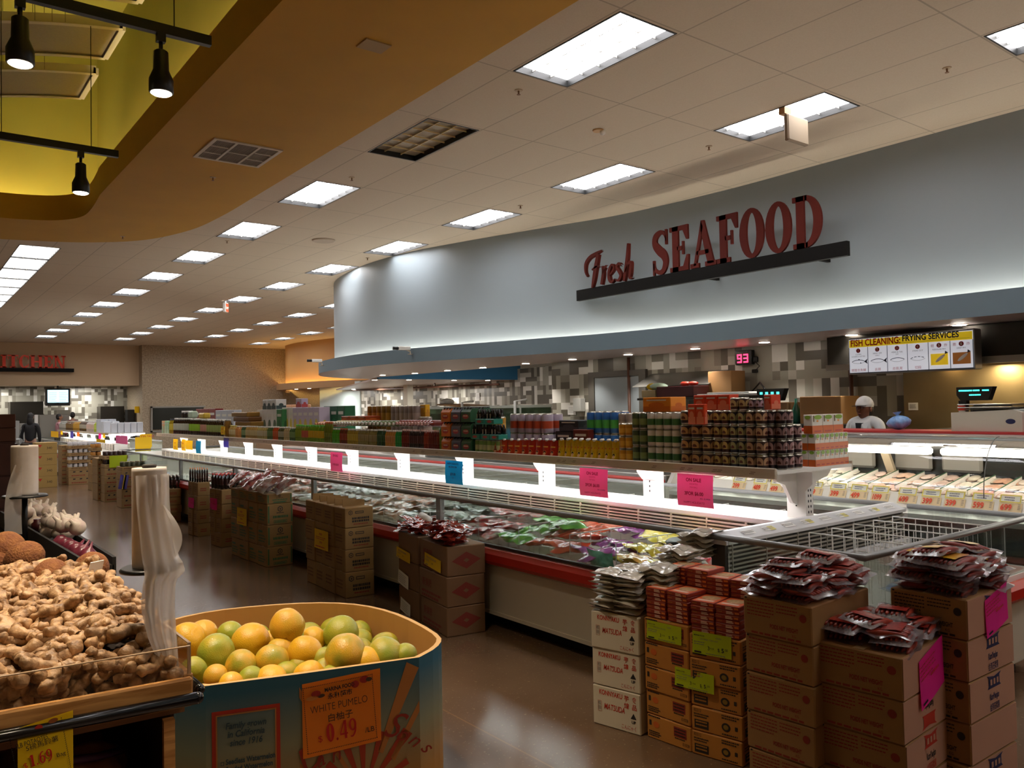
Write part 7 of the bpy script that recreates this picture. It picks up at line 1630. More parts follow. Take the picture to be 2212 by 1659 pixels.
def person(label, loc, rz, skin, top, legs, hair, arms='down', cap=None, long_hair=False, scale=1., bagged=False, coat_open=False, hunch=0.):
    t = thing('person', label, 'person', loc, rz); t.scale = (scale,) * 3     # faces -y
    SK = mat('skin_' + skin, skin, .5); 
    N = [(0, 0, .95, .13, .10), (0, .0, 1.12, .125, .095), (0, .01, 1.30, .15, .11), (0, .01, 1.42, .10, .08), (0, 0, 1.50, .05, .055), (0, -.01, 1.56, .05, .055)]; E = [(0, 1), (1, 2), (2, 3), (3, 4), (4, 5)]
    def chain(pts, par):
        for p in pts: N.append(p); E.append((par, len(N) - 1)); par = len(N) - 1
        return par
    for s in (-1, 1):
        chain([(s * .09, 0, .88, .085), (s * .10, -.01, .50, .055), (s * .10, .02, .10, .038), (s * .10, -.06, .04, .036), (s * .10, -.15, .03, .026)], 0)
        if arms == 'down': pts = [(s * .17, .01, 1.40, .05), (s * .22, .02, 1.14, .038), (s * .22, -.06, .90, .027)]; dn = (0, -.3, -.95)
        else: pts = [(s * .17, .01, 1.40, .05), (s * .23, -.02, 1.14, .038), (s * .17, -.24, 1.06, .027)]; dn = (-s * .3, -.9, -.2)
        wi = chain(pts, 3); hand(N, E, wi, s, (0, -.95, -.3) if arms == 'down' else (-s * .9, .3, 0), Vector(dn).normalized())
    def head_(q):
        def hp(u, v):
            th = u * 2 * math.pi; ph = math.pi * v; z = -math.cos(ph); r = math.sin(ph) ** .85; x = .073 * r * math.cos(th); y = .092 * r * math.sin(th)
            if z < 0: x *= 1 - .22 * (-z); y = y * (1 - .12 * (-z)) - .012 * (-z)
            return (x, y - .012, 1.635 + .115 * z)
        q.grid(hp, 20, 16)
        q.ell((0, -.108, 1.625), (.013, .018, .024), 8, 6).ell((0, -.112, 1.612), (.017, .014, .010), 8, 5)
        for s in (-1, 1): q.ell((s * .075, .0, 1.63), (.012, .022, .032), 8, 6); q.ell((s * .029, -.091, 1.645), (.013, .010, .008), 8, 5, 1); q.ell((s * .029, -.099, 1.645), (.006, .004, .006), 6, 4, 2); q.box(s * .029 - .016, s * .029 + .016, -.104, -.090, 1.664, 1.669, 2)
        q.ell((0, -.098, 1.580), (.024, .008, .006), 8, 4, 3)
    baked('body', N, E, SK, t, 2, head_, (mat('eye_white', 'd8d4cc', .3), mat('eye_dark', '1a1210', .4), mat('lip', '8a4a40', .5)))
    # clothing follows the same skeleton, a little fuller
    tn = [(0, 0, .90, .155, .125), (0, .0, 1.12, .150, .12), (0, .01, 1.30, .178, .135), (0, .01, 1.43, .115, .092), (0, .008, 1.485, .066, .066)]; te = [(0, 1), (1, 2), (2, 3), (3, 4)]
    for s in (-1, 1):
        pts = [(s * .175, .01, 1.40, .066), (s * .225, .02 if arms == 'down' else -.02, 1.14, .052), (s * (.222 if arms == 'down' else .175), -.05 if arms == 'down' else -.22, .93 if arms == 'down' else 1.065, .042)]; par = 3
        for p in pts: tn.append(p); te.append((par, len(tn) - 1)); par = len(tn) - 1
    tn = [(a, b, c + (hunch if c > 1.2 else 0), *r) for a, b, c, *r in tn]
    tp = baked('jacket', tn, te, mat('cloth_' + top, top, .75), t)
    if coat_open:
        cl = MB(); W_ = mat('cloth_' + top, top, .75)
        for s in (-1, 1): cl.add([(s * .02, -.150, 1.26), (s * .06, -.145, 1.47), (s * .115, -.09, 1.50), (s * .10, -.14, 1.38)], [(0, 1, 2, 3), (3, 2, 1, 0)])
        obj('collar', cl, W_, t); obj('shirt_front', MB().add([(0, -.142, 1.26), (.05, -.10, 1.48), (-.05, -.10, 1.48)], [(0, 1, 2), (2, 1, 0)]), mat('dark_shirt', '2a2a30', .7), t)
    ln = [(0, 0, .94, .145, .115)]; le = []
    for s in (-1, 1):
        par = 0
        for p in [(s * .09, 0, .86, .10), (s * .10, -.01, .50, .072), (s * .10, .02, .12, .058)]: ln.append(p); le.append((par, len(ln) - 1)); par = len(ln) - 1
    baked('trousers', ln, le, mat('cloth_' + legs, legs, .8), t)
    sh = MB()
    for s in (-1, 1): sh.ell((s * .10, -.06, .04), (.05, .14, .042), 12, 8)
    obj('shoes', sh, BLACK, t)
    HM = mat('hair_' + hair, hair, .6); hr = MB()
    hr.grid(lambda u, v: (.084 * math.cos(R(-30 + 240 * u)) * math.sin(math.pi * (.45 + .55 * (1 - v)) if True else 0) if False else .083 * math.sin(math.pi * .5 * (1 - v) + .0) * math.cos(2 * math.pi * u), -.004 + .100 * math.sin(math.pi * .5 * (1 - v)) * math.sin(2 * math.pi * u) + .012, 1.66 + .105 * math.cos(math.pi * .5 * (1 - v))), 20, 8)
    hr.ell((0, .03, 1.63), (.080, .078, .085), 14, 10)
    if long_hair: hr.ell((0, .06, 1.52), (.085, .055, .16), 12, 8)
    obj('hair', hr, HM, t)
    if cap:
        cp = MB().grid(lambda u, v: (.090 * math.sin(math.pi * .5 * (1 - v)) * math.cos(2 * math.pi * u), .004 + .108 * math.sin(math.pi * .5 * (1 - v)) * math.sin(2 * math.pi * u), 1.672 + .105 * math.cos(math.pi * .5 * (1 - v))), 20, 8)
        cp.grid(lambda u, v: (.086 * math.cos(2 * math.pi * u), .004 + .104 * math.sin(2 * math.pi * u), 1.655 + .02 * v), 20, 1)
        ca = obj('cap', cp, mat('cap_white', 'd8d8d4', .7), t)
        obj('brim', MB().prism([(.08 * math.cos(R(180 + 18 * k)), -.085 + .085 * math.sin(R(180 + 18 * k))) for k in range(11)], 1.662, 1.668), mat('cap_brim_dark', '1d1c20', .6), ca)
    if bagged: b_ = obj('handbag', MB().box(.19, .36, -.16, .18, .78, 1.06, 0, .04).tube([(.26, -.12, 1.04), (.22, -.06, 1.42), (.20, .04, 1.44), (.26, .12, 1.04)], .012, 6), mat('quilted_bag', '8a8a84', .4, noise_amt=.6, nscale=30), t)
    return t
xw = atx(1868, 900, 7.95)
person('worker in a white coat and white cap with dark brim behind the fish counter', (7.95, xw.y, 0), R(-96), '7a4c36', 'd6d8d8', '3a3c44', '1a1512', 'fwd', cap=True, coat_open=True, scale=.93, hunch=.075)
p = aty(66, 950, 25); person('person in black with long dark hair carrying a quilted silver shoulder bag', (p.x, 25, 0), R(160), '8a6450', '121114', '16151a', '0e0c0c', 'down', long_hair=True, scale=.95, bagged=True)
p = aty(128, 940, 30.5); person('person in a pink shirt with dark hair bending near the kitchen counter', (p.x, 30.5, 0), R(90), '9a6a50', 'c89098', '3a3a44', '17110e', 'fwd', scale=.93)
p = aty(157, 940, 32); person('person with short dark hair behind the second island bottles', (p.x, 32, 0), R(170), '9a6a50', '6a3030', '3a3a44', '17110e', 'down', scale=.96)
p = aty(52, 1000, 33)
# ------------------------------------------------------------------ pumelo carton
rim = [(.93, 3.12), (1.25, 3.02), (1.713, 2.894), (1.86, 2.98), (1.955, 3.14), (2.0, 3.574), (1.93, 3.90), (1.72, 4.12), (1.36, 4.26), (1.084, 4.22), (.90, 4.05), (.82, 3.75), (.82, 3.40), (.85, 3.22)]
ctr = Vector((1.42, 3.55, 0)); ZR = .60
m, nt, b = nodes('melon_carton_print')
t_, s_ = coords(nt); mr = nt.nodes.new('ShaderNodeMapRange'); mr.inputs[1].default_value = .12; mr.inputs[2].default_value = .56; nt.links.new(s_.outputs[2], mr.inputs[0])
crp = nt.nodes.new('ShaderNodeValToRGB'); e = crp.color_ramp.elements; e[0].position = 0; e[0].color = lin('b07a34'); e[1].position = 1; e[1].color = lin('2e6478'); q = e.new(.5); q.color = lin('8a8a6c'); nt.links.new(mr.outputs[0], crp.inputs[0]); nt.links.new(crp.outputs[0], b.inputs['Base Color']); b.inputs['Roughness'].default_value = .55
BINM = m; CORR = mat('corrugated_inside', 'b5823e', .8, noise_amt=.08, nscale=4); EDGE = mat('corrugated_edge', 'c9a06a', .85)
bn = thing('produce_bin', 'large octagonal blue watermelon carton filled with pumelos', 'produce bin', (0, 0, 0))
rim = [rim[0], rim[1]] + [p[:2] for p in bez([(*p, 0) for p in rim[2:]], 3)]
n = len(rim); inn = [tuple((Vector((*p, 0)) + (ctr - Vector((*p, 0))).normalized() * .022)[:2]) for p in rim]
wl = MB(); v = [(*p, 0) for p in rim] + [(*p, ZR) for p in rim]; wl.add(v, [(i, (i + 1) % n, n + (i + 1) % n, n + i) for i in range(n)], 0); obj('outer_wall', wl, BINM, bn)
wi = MB(); v = [(*p, .30) for p in inn] + [(*p, ZR) for p in inn]; wi.add(v, [(n + i, n + (i + 1) % n, (i + 1) % n, i) for i in range(n)], 0); wi.prism(inn, .29, .30); obj('liner', wi, CORR, bn)
rm = MB(); rm.add([(*p, ZR) for p in rim] + [(*p, ZR) for p in inn], [(i, (i + 1) % n, n + (i + 1) % n, n + i) for i in range(n)]); obj('cut_edge', rm, EDGE, bn)
F0, F1 = Vector((1.25, 3.02, 0)), Vector((1.713, 2.894, 0)); Fl = Vector((.93, 3.12, 0))
u = (F1 - F0).normalized(); f = Face(F0, u, (0, 0, 1), .002); fw_ = (F1 - F0).length
ray_c = mat('ray_orange_print', 'b8763a', .55); ray_r = mat('ray_red_print', 'a8381c', .55); scr = mat('script_red_print', '962a1c', .55)
cx0, cy0 = fw_ * .52, .10
for a_, w_, r0, r1, m_ in ((152, 5, .14, .30, ray_c), (124, 5, .10, .52, ray_c), (66, 5, .16, .52, ray_c), (44, 5, .16, .44, ray_c), (110, 5, .08, .22, ray_r), (92, 5, .06, .24, ray_r), (72, 5, .08, .24, ray_r), (50, 6, .10, .28, ray_r), (136, 5, .08, .2, ray_r), (160, 6, .08, .2, ray_r), (28, 5, .08, .2, ray_r)):
    pts = [(cx0 + r * math.cos(R(a_ + k * w_ * .8)), cy0 + r * math.sin(R(a_ + k * w_ * .8))) for r, k in ((r0, -1), (r1, -1), (r1, 1), (r0, 1))]
    pts = [(min(max(x, .002), fw_ - .002), min(y, ZR - .004)) for x, y in pts]; f.poly(pts, m_)
f.disc(cx0, cy0 - .02, .11, .085, mat('melon_print', '55503a', .5), 2); f.disc(cx0, cy0 - .01, .07, .05, mat('melon_print_light', '7a7450', .5), 3)
def curve_text(f, s, x, y, size, m_, a0, a1):
    n_ = len(s); 
    for i, ch in enumerate(s): a = a0 + (a1 - a0) * i / max(n_ - 1, 1); f.text(ch, x + i * size * .62, y + math.sin(i / max(n_ - 1, 1) * math.pi) * size * .1 + (a0 + a1) / 2 * i * size * .5, size * (1.7 if i == 0 else 1), m_, shear=.35, ang=a, k=3)
curve_text(f, 'Dan', .015, .20, .085, scr, .6, .3); curve_text(f, 'Sons', fw_ * .66, .315, .085, scr, -.35, -.9)
f.put(bn, 'print')
u2 = (F0 - Fl).normalized(); f = Face(Fl, u2, (0, 0, 1), .002); w2_ = (F0 - Fl).length
f.frame(.02, -.0, w2_ - .07, .50, .014, mat('bin_red_frame', 'b8321c', .55)); f.frame(.034, .0, w2_ - .084, .486, .005, ray_c, 2)
for i, s in enumerate(('Family grown', 'in California', 'since 1916')): f.text(s, w2_ * .42, .43 - .032 * i, .034, mat('bin_navy', '2b4650', .6), 'CENTER', .0006, sx=.8, k=2, shear=.2)
for i, s in enumerate(('Seedless Watermelon', 'Seeded Watermelon', 'Count____', 'Size ____')): f.text(s, .068, .30 - .028 * i, .028, mat('bin_navy', '2b4650', .6), bold=.0012, sx=.72, k=2)
f.frame(.05, .298, .062, .312, .002, mat('bin_navy', '2b4650', .6), 2); f.frame(.05, .27, .062, .284, .002, mat('bin_navy', '2b4650', .6), 2)
f.put(bn, 'info_panel')
f = Face(Vector((1.86, 2.98, 0)), (Vector((1.955, 3.14, 0)) - Vector((1.86, 2.98, 0))).normalized(), (0, 0, 1), .002); f.disc(.07, .34, .012, .05, DARK, 2); f.rect(.02, .40, .024, .56, ray_r); f.put(bn, 'hand_hole')
note((F0.x, F0.y), (F1.x, F1.y), 652, 823, 1478, 1608, ORNG, 'orange WHITE PUMELO $0.49 sign taped to the watermelon carton', lambda f, w, h: (
    f.text('MARINA FOOD', w * .52, h * .84, h * .075, INK, 'CENTER', .0006, sx=.8), f.text('永和超市', w * .52, h * .74, h * .085, INK, 'CENTER', .0004), f.text('WHITE PUMELO', w * .5, h * .58, h * .145, INK, 'CENTER', -.0006, sx=.76), f.text('白柚子', w * .5, h * .43, h * .12, INK, 'CENTER'), f.text('$', w * .2, h * .18, h * .12, INKR), glyphs(f, '0.49', w * .31, h * .15, h * .25, INKR, .72, .08), f.text('/LB', w * .80, h * .16, h * .1, INK),
    f.disc(w * .72, h * .86, w * .05, h * .05, mat('fruit_red', 'a8281c', .5)), f.disc(w * .84, h * .9, w * .06, h * .05, mat('fruit_red', 'a8281c', .5)), f.disc(w * .90, h * .89, w * .04, h * .03, mat('fruit_dark', '4a3020', .5), 2), f.disc(w * .22, h * .84, w * .06, h * .045, mat('fruit_red', 'a8281c', .5)), f.disc(w * .17, h * .79, w * .08, h * .03, mat('fruit_tan', 'd88a3c', .5)), f.disc(w * .28, h * .80, w * .05, h * .025, mat('fruit_dark', '4a3020', .5)),
    [f.rect(w * .06 + i * w * .88 / 40, h * .94, w * .06 + i * w * .88 / 40 + w * .012, h * .95, INK) for i in range(41)], [f.rect(w * .06 + i * w * .88 / 40, h * .05, w * .06 + i * w * .88 / 40 + w * .012, h * .06, INK) for i in range(41)], [f.rect(w * .06, h * .06 + i * h * .88 / 34, w * .07, h * .06 + i * h * .88 / 34 + h * .013, INK) for i in range(35)], [f.rect(w * .94, h * .06 + i * h * .88 / 34, w * .95, h * .06 + i * h * .88 / 34 + h * .013, INK) for i in range(35)]) and None, lift=.004, tilt=.02)
def make_pumelo(seed, pear):
    rg = random.Random(seed); ph = [rg.uniform(0, 6) for _ in range(4)]; R0 = .07; q = MB(); n_, m_ = 28, 20
    def P(u, v):
        th = math.pi * v; a = 2 * math.pi * u; z = -math.cos(th); r = math.sin(th); k = 1 + .03 * math.sin(2 * a + ph[0]) * r + .02 * math.sin(3 * a + ph[1] + 2 * z)
        dim = 1 - .10 * math.exp(-((1 - z) / .08)) - .06 * math.exp(-((1 + z) / .06)); taper = 1 - pear * max(z, 0) ** 1.3
        rib = 1 - .02 * abs(math.sin(4.5 * a)) * math.exp(-((1 - z) / .25))
        return (R0 * r * k * taper * rib * math.cos(a), R0 * r * k * taper * rib * math.sin(a), R0 * z * dim * (1 + pear * .35))
    q.grid(P, n_, m_); return q
PMAT = {}
def pum_mat(kind):
    c, c2 = {'y': ('e0a81c', 'd2a020'), 'g': ('8f9a28', 'a8a02c'), 'm': ('d8a224', '95962a'), 'b': ('b8a028', '8c982c'), 'o': ('dfa02a', 'c8a42c'), 'p': ('ecb424', 'e4a420')}[kind]
    return mat('pumelo_' + kind, c, .36, c2=c2, nscale=11, bump=.22, bscale=260, coat=.12)
pmesh = {}
PL = [(405, 1383, 130, 'y', 0, 'yellow pumelo at the left rear beside the ginger stand'), (437, 1372, 110, 'o', 0, 'orange-yellow pumelo partly behind the left rear yellow one'), (497, 1370, 95, 'g', 0, 'green pumelo behind the second yellow one from the left'), (467, 1411, 138, 'b', 0, 'large yellow-green pumelo in front at the left'), (541, 1386, 135, 'y', 0, 'yellow pumelo showing its navel left of centre'), (620, 1351, 125, 'o', .18, 'tall pear-shaped pumelo standing highest at the back'), (641, 1383, 95, 'b', 0, 'olive pumelo just below the tall pear-shaped one'), (677, 1382, 95, 'y', .05, 'yellow pumelo between the tall one and the green one at the back'), (736, 1369, 130, 'g', .06, 'green pumelo at the back right against the carton wall'), (604, 1406, 100, 'o', 0, 'orange pumelo peeking out behind the centre'), (521, 1438, 118, 'm', .16, 'orange pear-shaped pumelo in the left centre'), (588, 1428, 122, 'm', .05, 'half green half yellow pumelo in the centre'), (659, 1412, 130, 'y', .05, 'yellow pumelo with a ribbed stem end right of centre'), (747, 1414, 155, 'm', .12, 'largest pumelo, green topped with an orange cheek'), (832, 1416, 135, 'b', .03, 'yellow-green pumelo at the right'), (876, 1415, 85, 'g', 0, 'green pumelo against the right carton wall'), (418, 1447, 95, 'g', 0, 'green pumelo at the left edge beside the ginger box'), (467, 1463, 92, 'o', 0, 'small orange pumelo at the front left'), (542, 1467, 95, 'g', .08, 'green pumelo low at the front'), (498, 1481, 90, 'p', 0, 'bright yellow pumelo tucked at the front rim left'), (586, 1473, 125, 'p', 0, 'bright yellow pumelo at the front rim in the middle'), (619, 1456, 95, 'b', 0, 'olive pumelo behind the front rim yellow one'), (648, 1440, 85, 'b', .1, 'small green-gold pumelo below the ribbed yellow one'), (668, 1462, 120, 'p', 0, 'bright yellow pumelo at the front rim right of the middle'), (698, 1424, 70, 'b', 0, 'small olive pumelo in the gap beside the largest one'), (789, 1437, 140, 'p', 0, 'bright yellow pumelo in front of the largest one'), (717, 1463, 80, 'g', 0, 'small green pumelo at the front right rim'), (754, 1462, 90, 'y', 0, 'yellow pumelo at the front right rim'), (702, 1448, 60, 'b', 0, 'small olive pumelo half hidden beside the largest one'), (581, 1386, 62, 'o', 0, 'small orange pumelo half hidden behind the navel one'), (640, 1485, 70, 'b', 0, 'green-gold pumelo lowest at the front rim'), (780, 1458, 70, 'b', 0, 'green-gold pumelo at the right end of the front rim')]
rg = random.Random(21)
for i, (px, py, rr, kd, pear, lab) in enumerate(PL):
    z = {5: .66, 13: .61}.get(i, .585 if py < 1440 else .565); p = atz(px, py, z); dep = (p - EYE).dot(FWD); rad = max(rr / 3.626 * dep / FOC * 1.07, .05)
    if i in (6, 7, 9, 21, 22, 24, 28, 29): z -= .02; p = atz(px, py, z)
    while z > .42 and not all(((rim[(q + 1) % n][0] - rim[q][0]) * (p.y - rim[q][1]) - (rim[(q + 1) % n][1] - rim[q][1]) * (p.x - rim[q][0])) / math.hypot(rim[(q + 1) % n][0] - rim[q][0], rim[(q + 1) % n][1] - rim[q][1]) > rad * .98 + .02 for q in range(n)): z -= .008; p = atz(px, py, z)
    key = (i % 4, pear); 
    if key not in pmesh: pmesh[key] = make_pumelo(i, pear)
    o = obj('pumelo', pmesh[key], pum_mat(kd), loc=tuple(p), rot=((rg.uniform(-1.3, 1.3), rg.uniform(-1.3, 1.3), rg.uniform(0, 6)) if pear < .1 else (rg.uniform(-.15, .15), rg.uniform(-.15, .15), rg.uniform(0, 6)))); o.scale = (rad / .07,) * 3; tag(o, lab, 'pumelo', 'pumelos in the carton')
k = 0
under = []
for yy in np.arange(3.15, 4.15, .14):
    for xx in np.arange(.98, 1.9, .14):
        c_ = Vector((xx + (.07 if k % 2 else 0), yy, 0)); 
        if (c_ - ctr).length < .52: under.append(c_)
    k += 1
for c_ in under: o = obj('pumelo', pmesh[list(pmesh)[0]], pum_mat('g' if len(under) % 2 else 'y'), loc=(c_.x, c_.y, .372), rot=(rg.uniform(-1, 1), 0, rg.uniform(0, 6))); tag(o, 'pumelo in the lower layer of the watermelon carton', 'pumelo', 'pumelos in the carton')
for c_ in under:
    if (c_ - ctr).length < .46: o = obj('pumelo', pmesh[list(pmesh)[1]], pum_mat('b'), loc=(c_.x + .06, c_.y + .06, .478), rot=(rg.uniform(-1, 1), 0, rg.uniform(0, 6))); tag(o, 'pumelo in the lower layer of the watermelon carton', 'pumelo', 'pumelos in the carton')
# ------------------------------------------------------------------ ginger stand
m, nt, b = nodes('oak_wood'); tc = nt.nodes.new('ShaderNodeTexCoord'); mp = nt.nodes.new('ShaderNodeMapping'); mp.inputs['Scale'].default_value = (2.2, 14, 26); nt.links.new(tc.outputs['Object'], mp.inputs[0])
nz = nt.nodes.new('ShaderNodeTexNoise'); nz.inputs['Scale'].default_value = 2.2; nz.inputs['Detail'].default_value = 6; nz.inputs['Distortion'].default_value = .6; nt.links.new(mp.outputs[0], nz.inputs['Vector'])
cr = nt.nodes.new('ShaderNodeValToRGB'); e = cr.color_ramp.elements; e[0].position = .38; e[0].color = lin('a5713c'); e[1].position = .62; e[1].color = lin('cf9a5c'); nt.links.new(nz.outputs['Fac'], cr.inputs[0]); nt.links.new(cr.outputs[0], b.inputs['Base Color']); b.inputs['Roughness'].default_value = .4
OAK = m
st = thing('produce_stand', 'oak produce stand with black bumper holding the ginger', 'produce stand', (0, 0, 0))
PR_ = atz(416, 1465, .85); PR_.z = 0; PL_ = atz(0, 1541, .85); PL_.z = 0; PL_ = PR_ + (PL_ - PR_) * 2.6       # front edge, slightly skewed
uu = (PR_ - PL_).normalized(); nn = uu.cross(Vector((0, 0, 1))); LW = (PR_ - PL_).length
MX = Matrix(((uu.x, -nn.x, 0, PL_.x), (uu.y, -nn.y, 0, PL_.y), (0, 0, 1, 0), (0, 0, 0, 1)))   # local: x along the front, y into the stand
def local(mb): mb.v = [tuple(MX @ Vector(p)) for p in mb.v]; return mb
obj('front_board', local(MB().box(0, LW, 0, .03, .771, .85, 0, .004)), OAK, st)
obj('side_board', MB().box(.68, .71, 2.50, 3.80, .771, .85, 0, .004), OAK, st)
obj('deck', MB().prism([(PL_.x, PL_.y + .03), (.69, 2.52), (.69, 3.80), (PL_.x, 3.80)], .735, .76), mat('dark_oak', '6a4828', .5), st)
bm_ = local(MB().tube([(-.0, -.018, .797), (LW + .01, -.018, .797)], .017, 14).ell((LW + .01, -.018, .797), .017, 12, 8)); obj('bumper', bm_, mat('gloss_black_bumper', '0c0b0d', .18), st)
obj('bumper_side', MB().tube([(.727, 2.50, .797), (.727, 2.98, .797)], .016, 10).ell((.727, 2.50, .797), .016, 10, 8), mat('gloss_black_bumper', '0c0b0d', .18), st)
obj('corner_post', local(MB().box(LW - .075, LW - .045, .02, .05, 0, .735)), OAK, st); obj('corner_post', MB().box(.66, .69, 3.72, 3.76, 0, .735), OAK, st)
obj('cabinet_side', MB().box(.655, .665, 2.54, 3.75, 0, .735), mat('dark_side_panel', '2a1c12', .6), st); obj('lower_shelf', MB().prism([(PL_.x, PL_.y + .04), (.655, 2.55), (.655, 3.7), (PL_.x, 3.7)], .40, .42), mat('dark_oak', '6a4828', .5), st); obj('back_panel', MB().box(PL_.x, .655, 3.2, 3.22, .42, .735), mat('brown_back_panel', '5a3a20', .6), st)
ag = local(MB().box(.02, LW - .005, .006, .012, .85, .94)); ag.box(.694, .700, 2.50, 3.72, .85, .94); obj('acrylic_guard', ag, ACRYL, st)
ed = local(MB().box(.02, LW - .005, .005, .013, .94, .943)); ed.box(.693, .701, 2.50, 3.72, .94, .943); ed.box(.693, .702, 2.493, 2.50, .85, .942); obj('guard_edge', ed, mat('acrylic_edge', 'b89a78', .3), st)
# sign under the bumper
f = None
def potato(f, w, h):
    f.text('MARINA FOOD', w * .12, h * .86, h * .06, INK, sx=.8); f.disc(w * .55, h * .90, w * .07, h * .05, mat('fruit_red', 'a8281c', .5)); f.disc(w * .82, h * .94, w * .09, h * .04, mat('fruit_brown', '8a4a20', .5)); f.text('5LB POTAOTES', w * .09, h * .67, h * .115, INK, sx=.62); f.text('5磅馬鈴薯', w * .26, h * .58, h * .11, INK); f.text('$', w * .16, h * .30, h * .13, INKR); glyphs(f, '1.69', w * .30, h * .29, h * .20, INKR, .75, .1); f.text('Bag', w * .76, h * .30, h * .1, INK)
    for i in range(26): f.rect(w * .02, h * .03 + i * h * .036, w * .04, h * .045 + i * h * .036, INK); f.rect(w * .96, h * .03 + i * h * .036, w * .98, h * .045 + i * h * .036, INK); f.rect(w * .03 + i * w * .036, h * .04, w * .045 + i * w * .036, h * .055, INK)
a_, b_ = MX @ Vector((.3, -.02, 0)), MX @ Vector((1, -.02, 0))
note((a_.x, a_.y), (b_.x, b_.y), 38, 158, 1572, 1674, YEL, 'yellow 5LB POTAOTES $1.69 sign under the black bumper', potato, tilt=.02)
# potato bags below
for k in range(4):
    o = obj('potato_bag', MB().grid(lambda u, v: (.17 * math.sin(math.pi * v) ** .6 * math.cos(2 * math.pi * u) * (1 + .08 * math.sin(7 * u * 6.28)), .12 * math.sin(math.pi * v) ** .6 * math.sin(2 * math.pi * u), .09 - .085 * math.cos(math.pi * v) + .012 * math.sin(20 * u)), 30, 14), mat('potato_net', '7a4a20', .6, c2='9a6a34', nscale=9), loc=(.42 - .34 * (k % 2), 2.80 + .3 * (k // 2), .421))
    obj('purple_tie', MB().tube([(-.15, -.06, .16), (-.05, -.09, .19), (.08, -.08, .17), (.16, -.02, .15)], .012, 6), mat('purple_net', '4a1f4a', .4), o); tag(o, ['potato bag with purple net under the ginger, by the corner post', 'potato bag under the ginger, farther left', 'potato bag behind the corner post one', 'potato bag at the back left of the lower shelf'][k], 'bag', 'potato bags')
# ginger roots: knobbly branching rhizomes
def make_ginger(seed):
    rg = random.Random(seed); N = [(0, 0, 0, .017)]; E = []; par = 0; x = 0; y = 0; z = 0; ang = rg.uniform(-.4, .4)
    for i in range(rg.randint(3, 5)):
        ang += rg.uniform(-.6, .6); L = rg.uniform(.018, .026); x += L * math.cos(ang); y += L * math.sin(ang); z += rg.uniform(-.005, .006); r = rg.uniform(.013, .019) * (1 if i % 2 else .74); N.append((x, y, z, r)); E.append((par, len(N) - 1)); par = len(N) - 1
        if rg.random() < .75:
            sd = rg.choice((-1, 1)); a2 = ang + sd * rg.uniform(.9, 1.4); l2 = rg.uniform(.022, .036); bx, by, bz = x + l2 * math.cos(a2), y + l2 * math.sin(a2), z + rg.uniform(-.004, .014); N.append((bx, by, bz, rg.uniform(.010, .0145))); E.append((par, len(N) - 1)); q = len(N) - 1
            if rg.random() < .7: a2 += rg.uniform(-.5, .5); N.append((bx + .02 * math.cos(a2), by + .02 * math.sin(a2), bz + .004, rg.uniform(.009, .013))); E.append((q, len(N) - 1))
    cx_ = sum(n[0] for n in N) / len(N); cy_ = sum(n[1] for n in N) / len(N); N = [(n[0] - cx_, n[1] - cy_, n[2], n[3]) for n in N]
    o = skin_obj('ginger_root', N, E, GINM, None, 2); dg = bpy.context.evaluated_depsgraph_get(); me = bpy.data.meshes.new_from_object(o.evaluated_get(dg)); bpy.data.objects.remove(o)
    for v in me.vertices:
        p = v.co * 70; k = noise.noise(p) * .0035 + noise.noise(p * 2.3) * .0018; v.co += v.normal * k + v.normal * .0008 * math.sin(v.co.x * 520 + 2 * noise.noise(p * .5))
    me.update(); return me
m, nt, b = nodes('ginger_skin'); tc = nt.nodes.new('ShaderNodeTexCoord'); oi = nt.nodes.new('ShaderNodeObjectInfo')
nz = nt.nodes.new('ShaderNodeTexNoise'); nz.inputs['Scale'].default_value = 38; nz.inputs['Detail'].default_value = 5; nt.links.new(tc.outputs['Object'], nz.inputs['Vector'])
cr = nt.nodes.new('ShaderNodeValToRGB'); e = cr.color_ramp.elements; e[0].position = .34; e[0].color = lin('75502c'); e[1].position = .6; e[1].color = lin('c9a073'); nt.links.new(nz.outputs['Fac'], cr.inputs[0])
hs = nt.nodes.new('ShaderNodeHueSaturation'); mr = nt.nodes.new('ShaderNodeMapRange'); mr.inputs[3].default_value = .78; mr.inputs[4].default_value = 1.12; nt.links.new(oi.outputs['Random'], mr.inputs[0]); nt.links.new(mr.outputs[0], hs.inputs['Value']); nt.links.new(cr.outputs[0], hs.inputs['Color']); nt.links.new(hs.outputs[0], b.inputs['Base Color']); b.inputs['Roughness'].default_value = .5
bp = nt.nodes.new('ShaderNodeBump'); bp.inputs['Strength'].default_value = .6; bp.inputs['Distance'].default_value = .004; n2 = nt.nodes.new('ShaderNodeTexNoise'); n2.inputs['Scale'].default_value = 160; nt.links.new(tc.outputs['Object'], n2.inputs['Vector']); nt.links.new(n2.outputs['Fac'], bp.inputs['Height']); nt.links.new(bp.outputs[0], b.inputs['Normal'])
GINM = m
GM = [make_ginger(s) for s in range(9)]
def HZ(x, y):
    t_ = min(max((y - 2.55) / .5, 0), 1); return .885 + .10 * t_ * (2 - t_) + .04 * max(0, .62 - x) * min(1, max(0, y - 2.7)) / .5 - .05 * max(0, (x - .60) / .1) + .015 * math.sin(9 * x + 3) * math.sin(7 * y)
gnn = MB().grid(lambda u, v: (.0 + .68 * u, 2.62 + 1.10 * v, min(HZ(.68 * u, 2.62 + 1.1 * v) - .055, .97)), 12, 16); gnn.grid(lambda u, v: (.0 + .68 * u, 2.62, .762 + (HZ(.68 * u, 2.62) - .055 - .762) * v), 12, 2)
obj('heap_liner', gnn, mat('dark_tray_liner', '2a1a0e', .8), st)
rg = random.Random(33); cnt_g = 0; pts_ = []
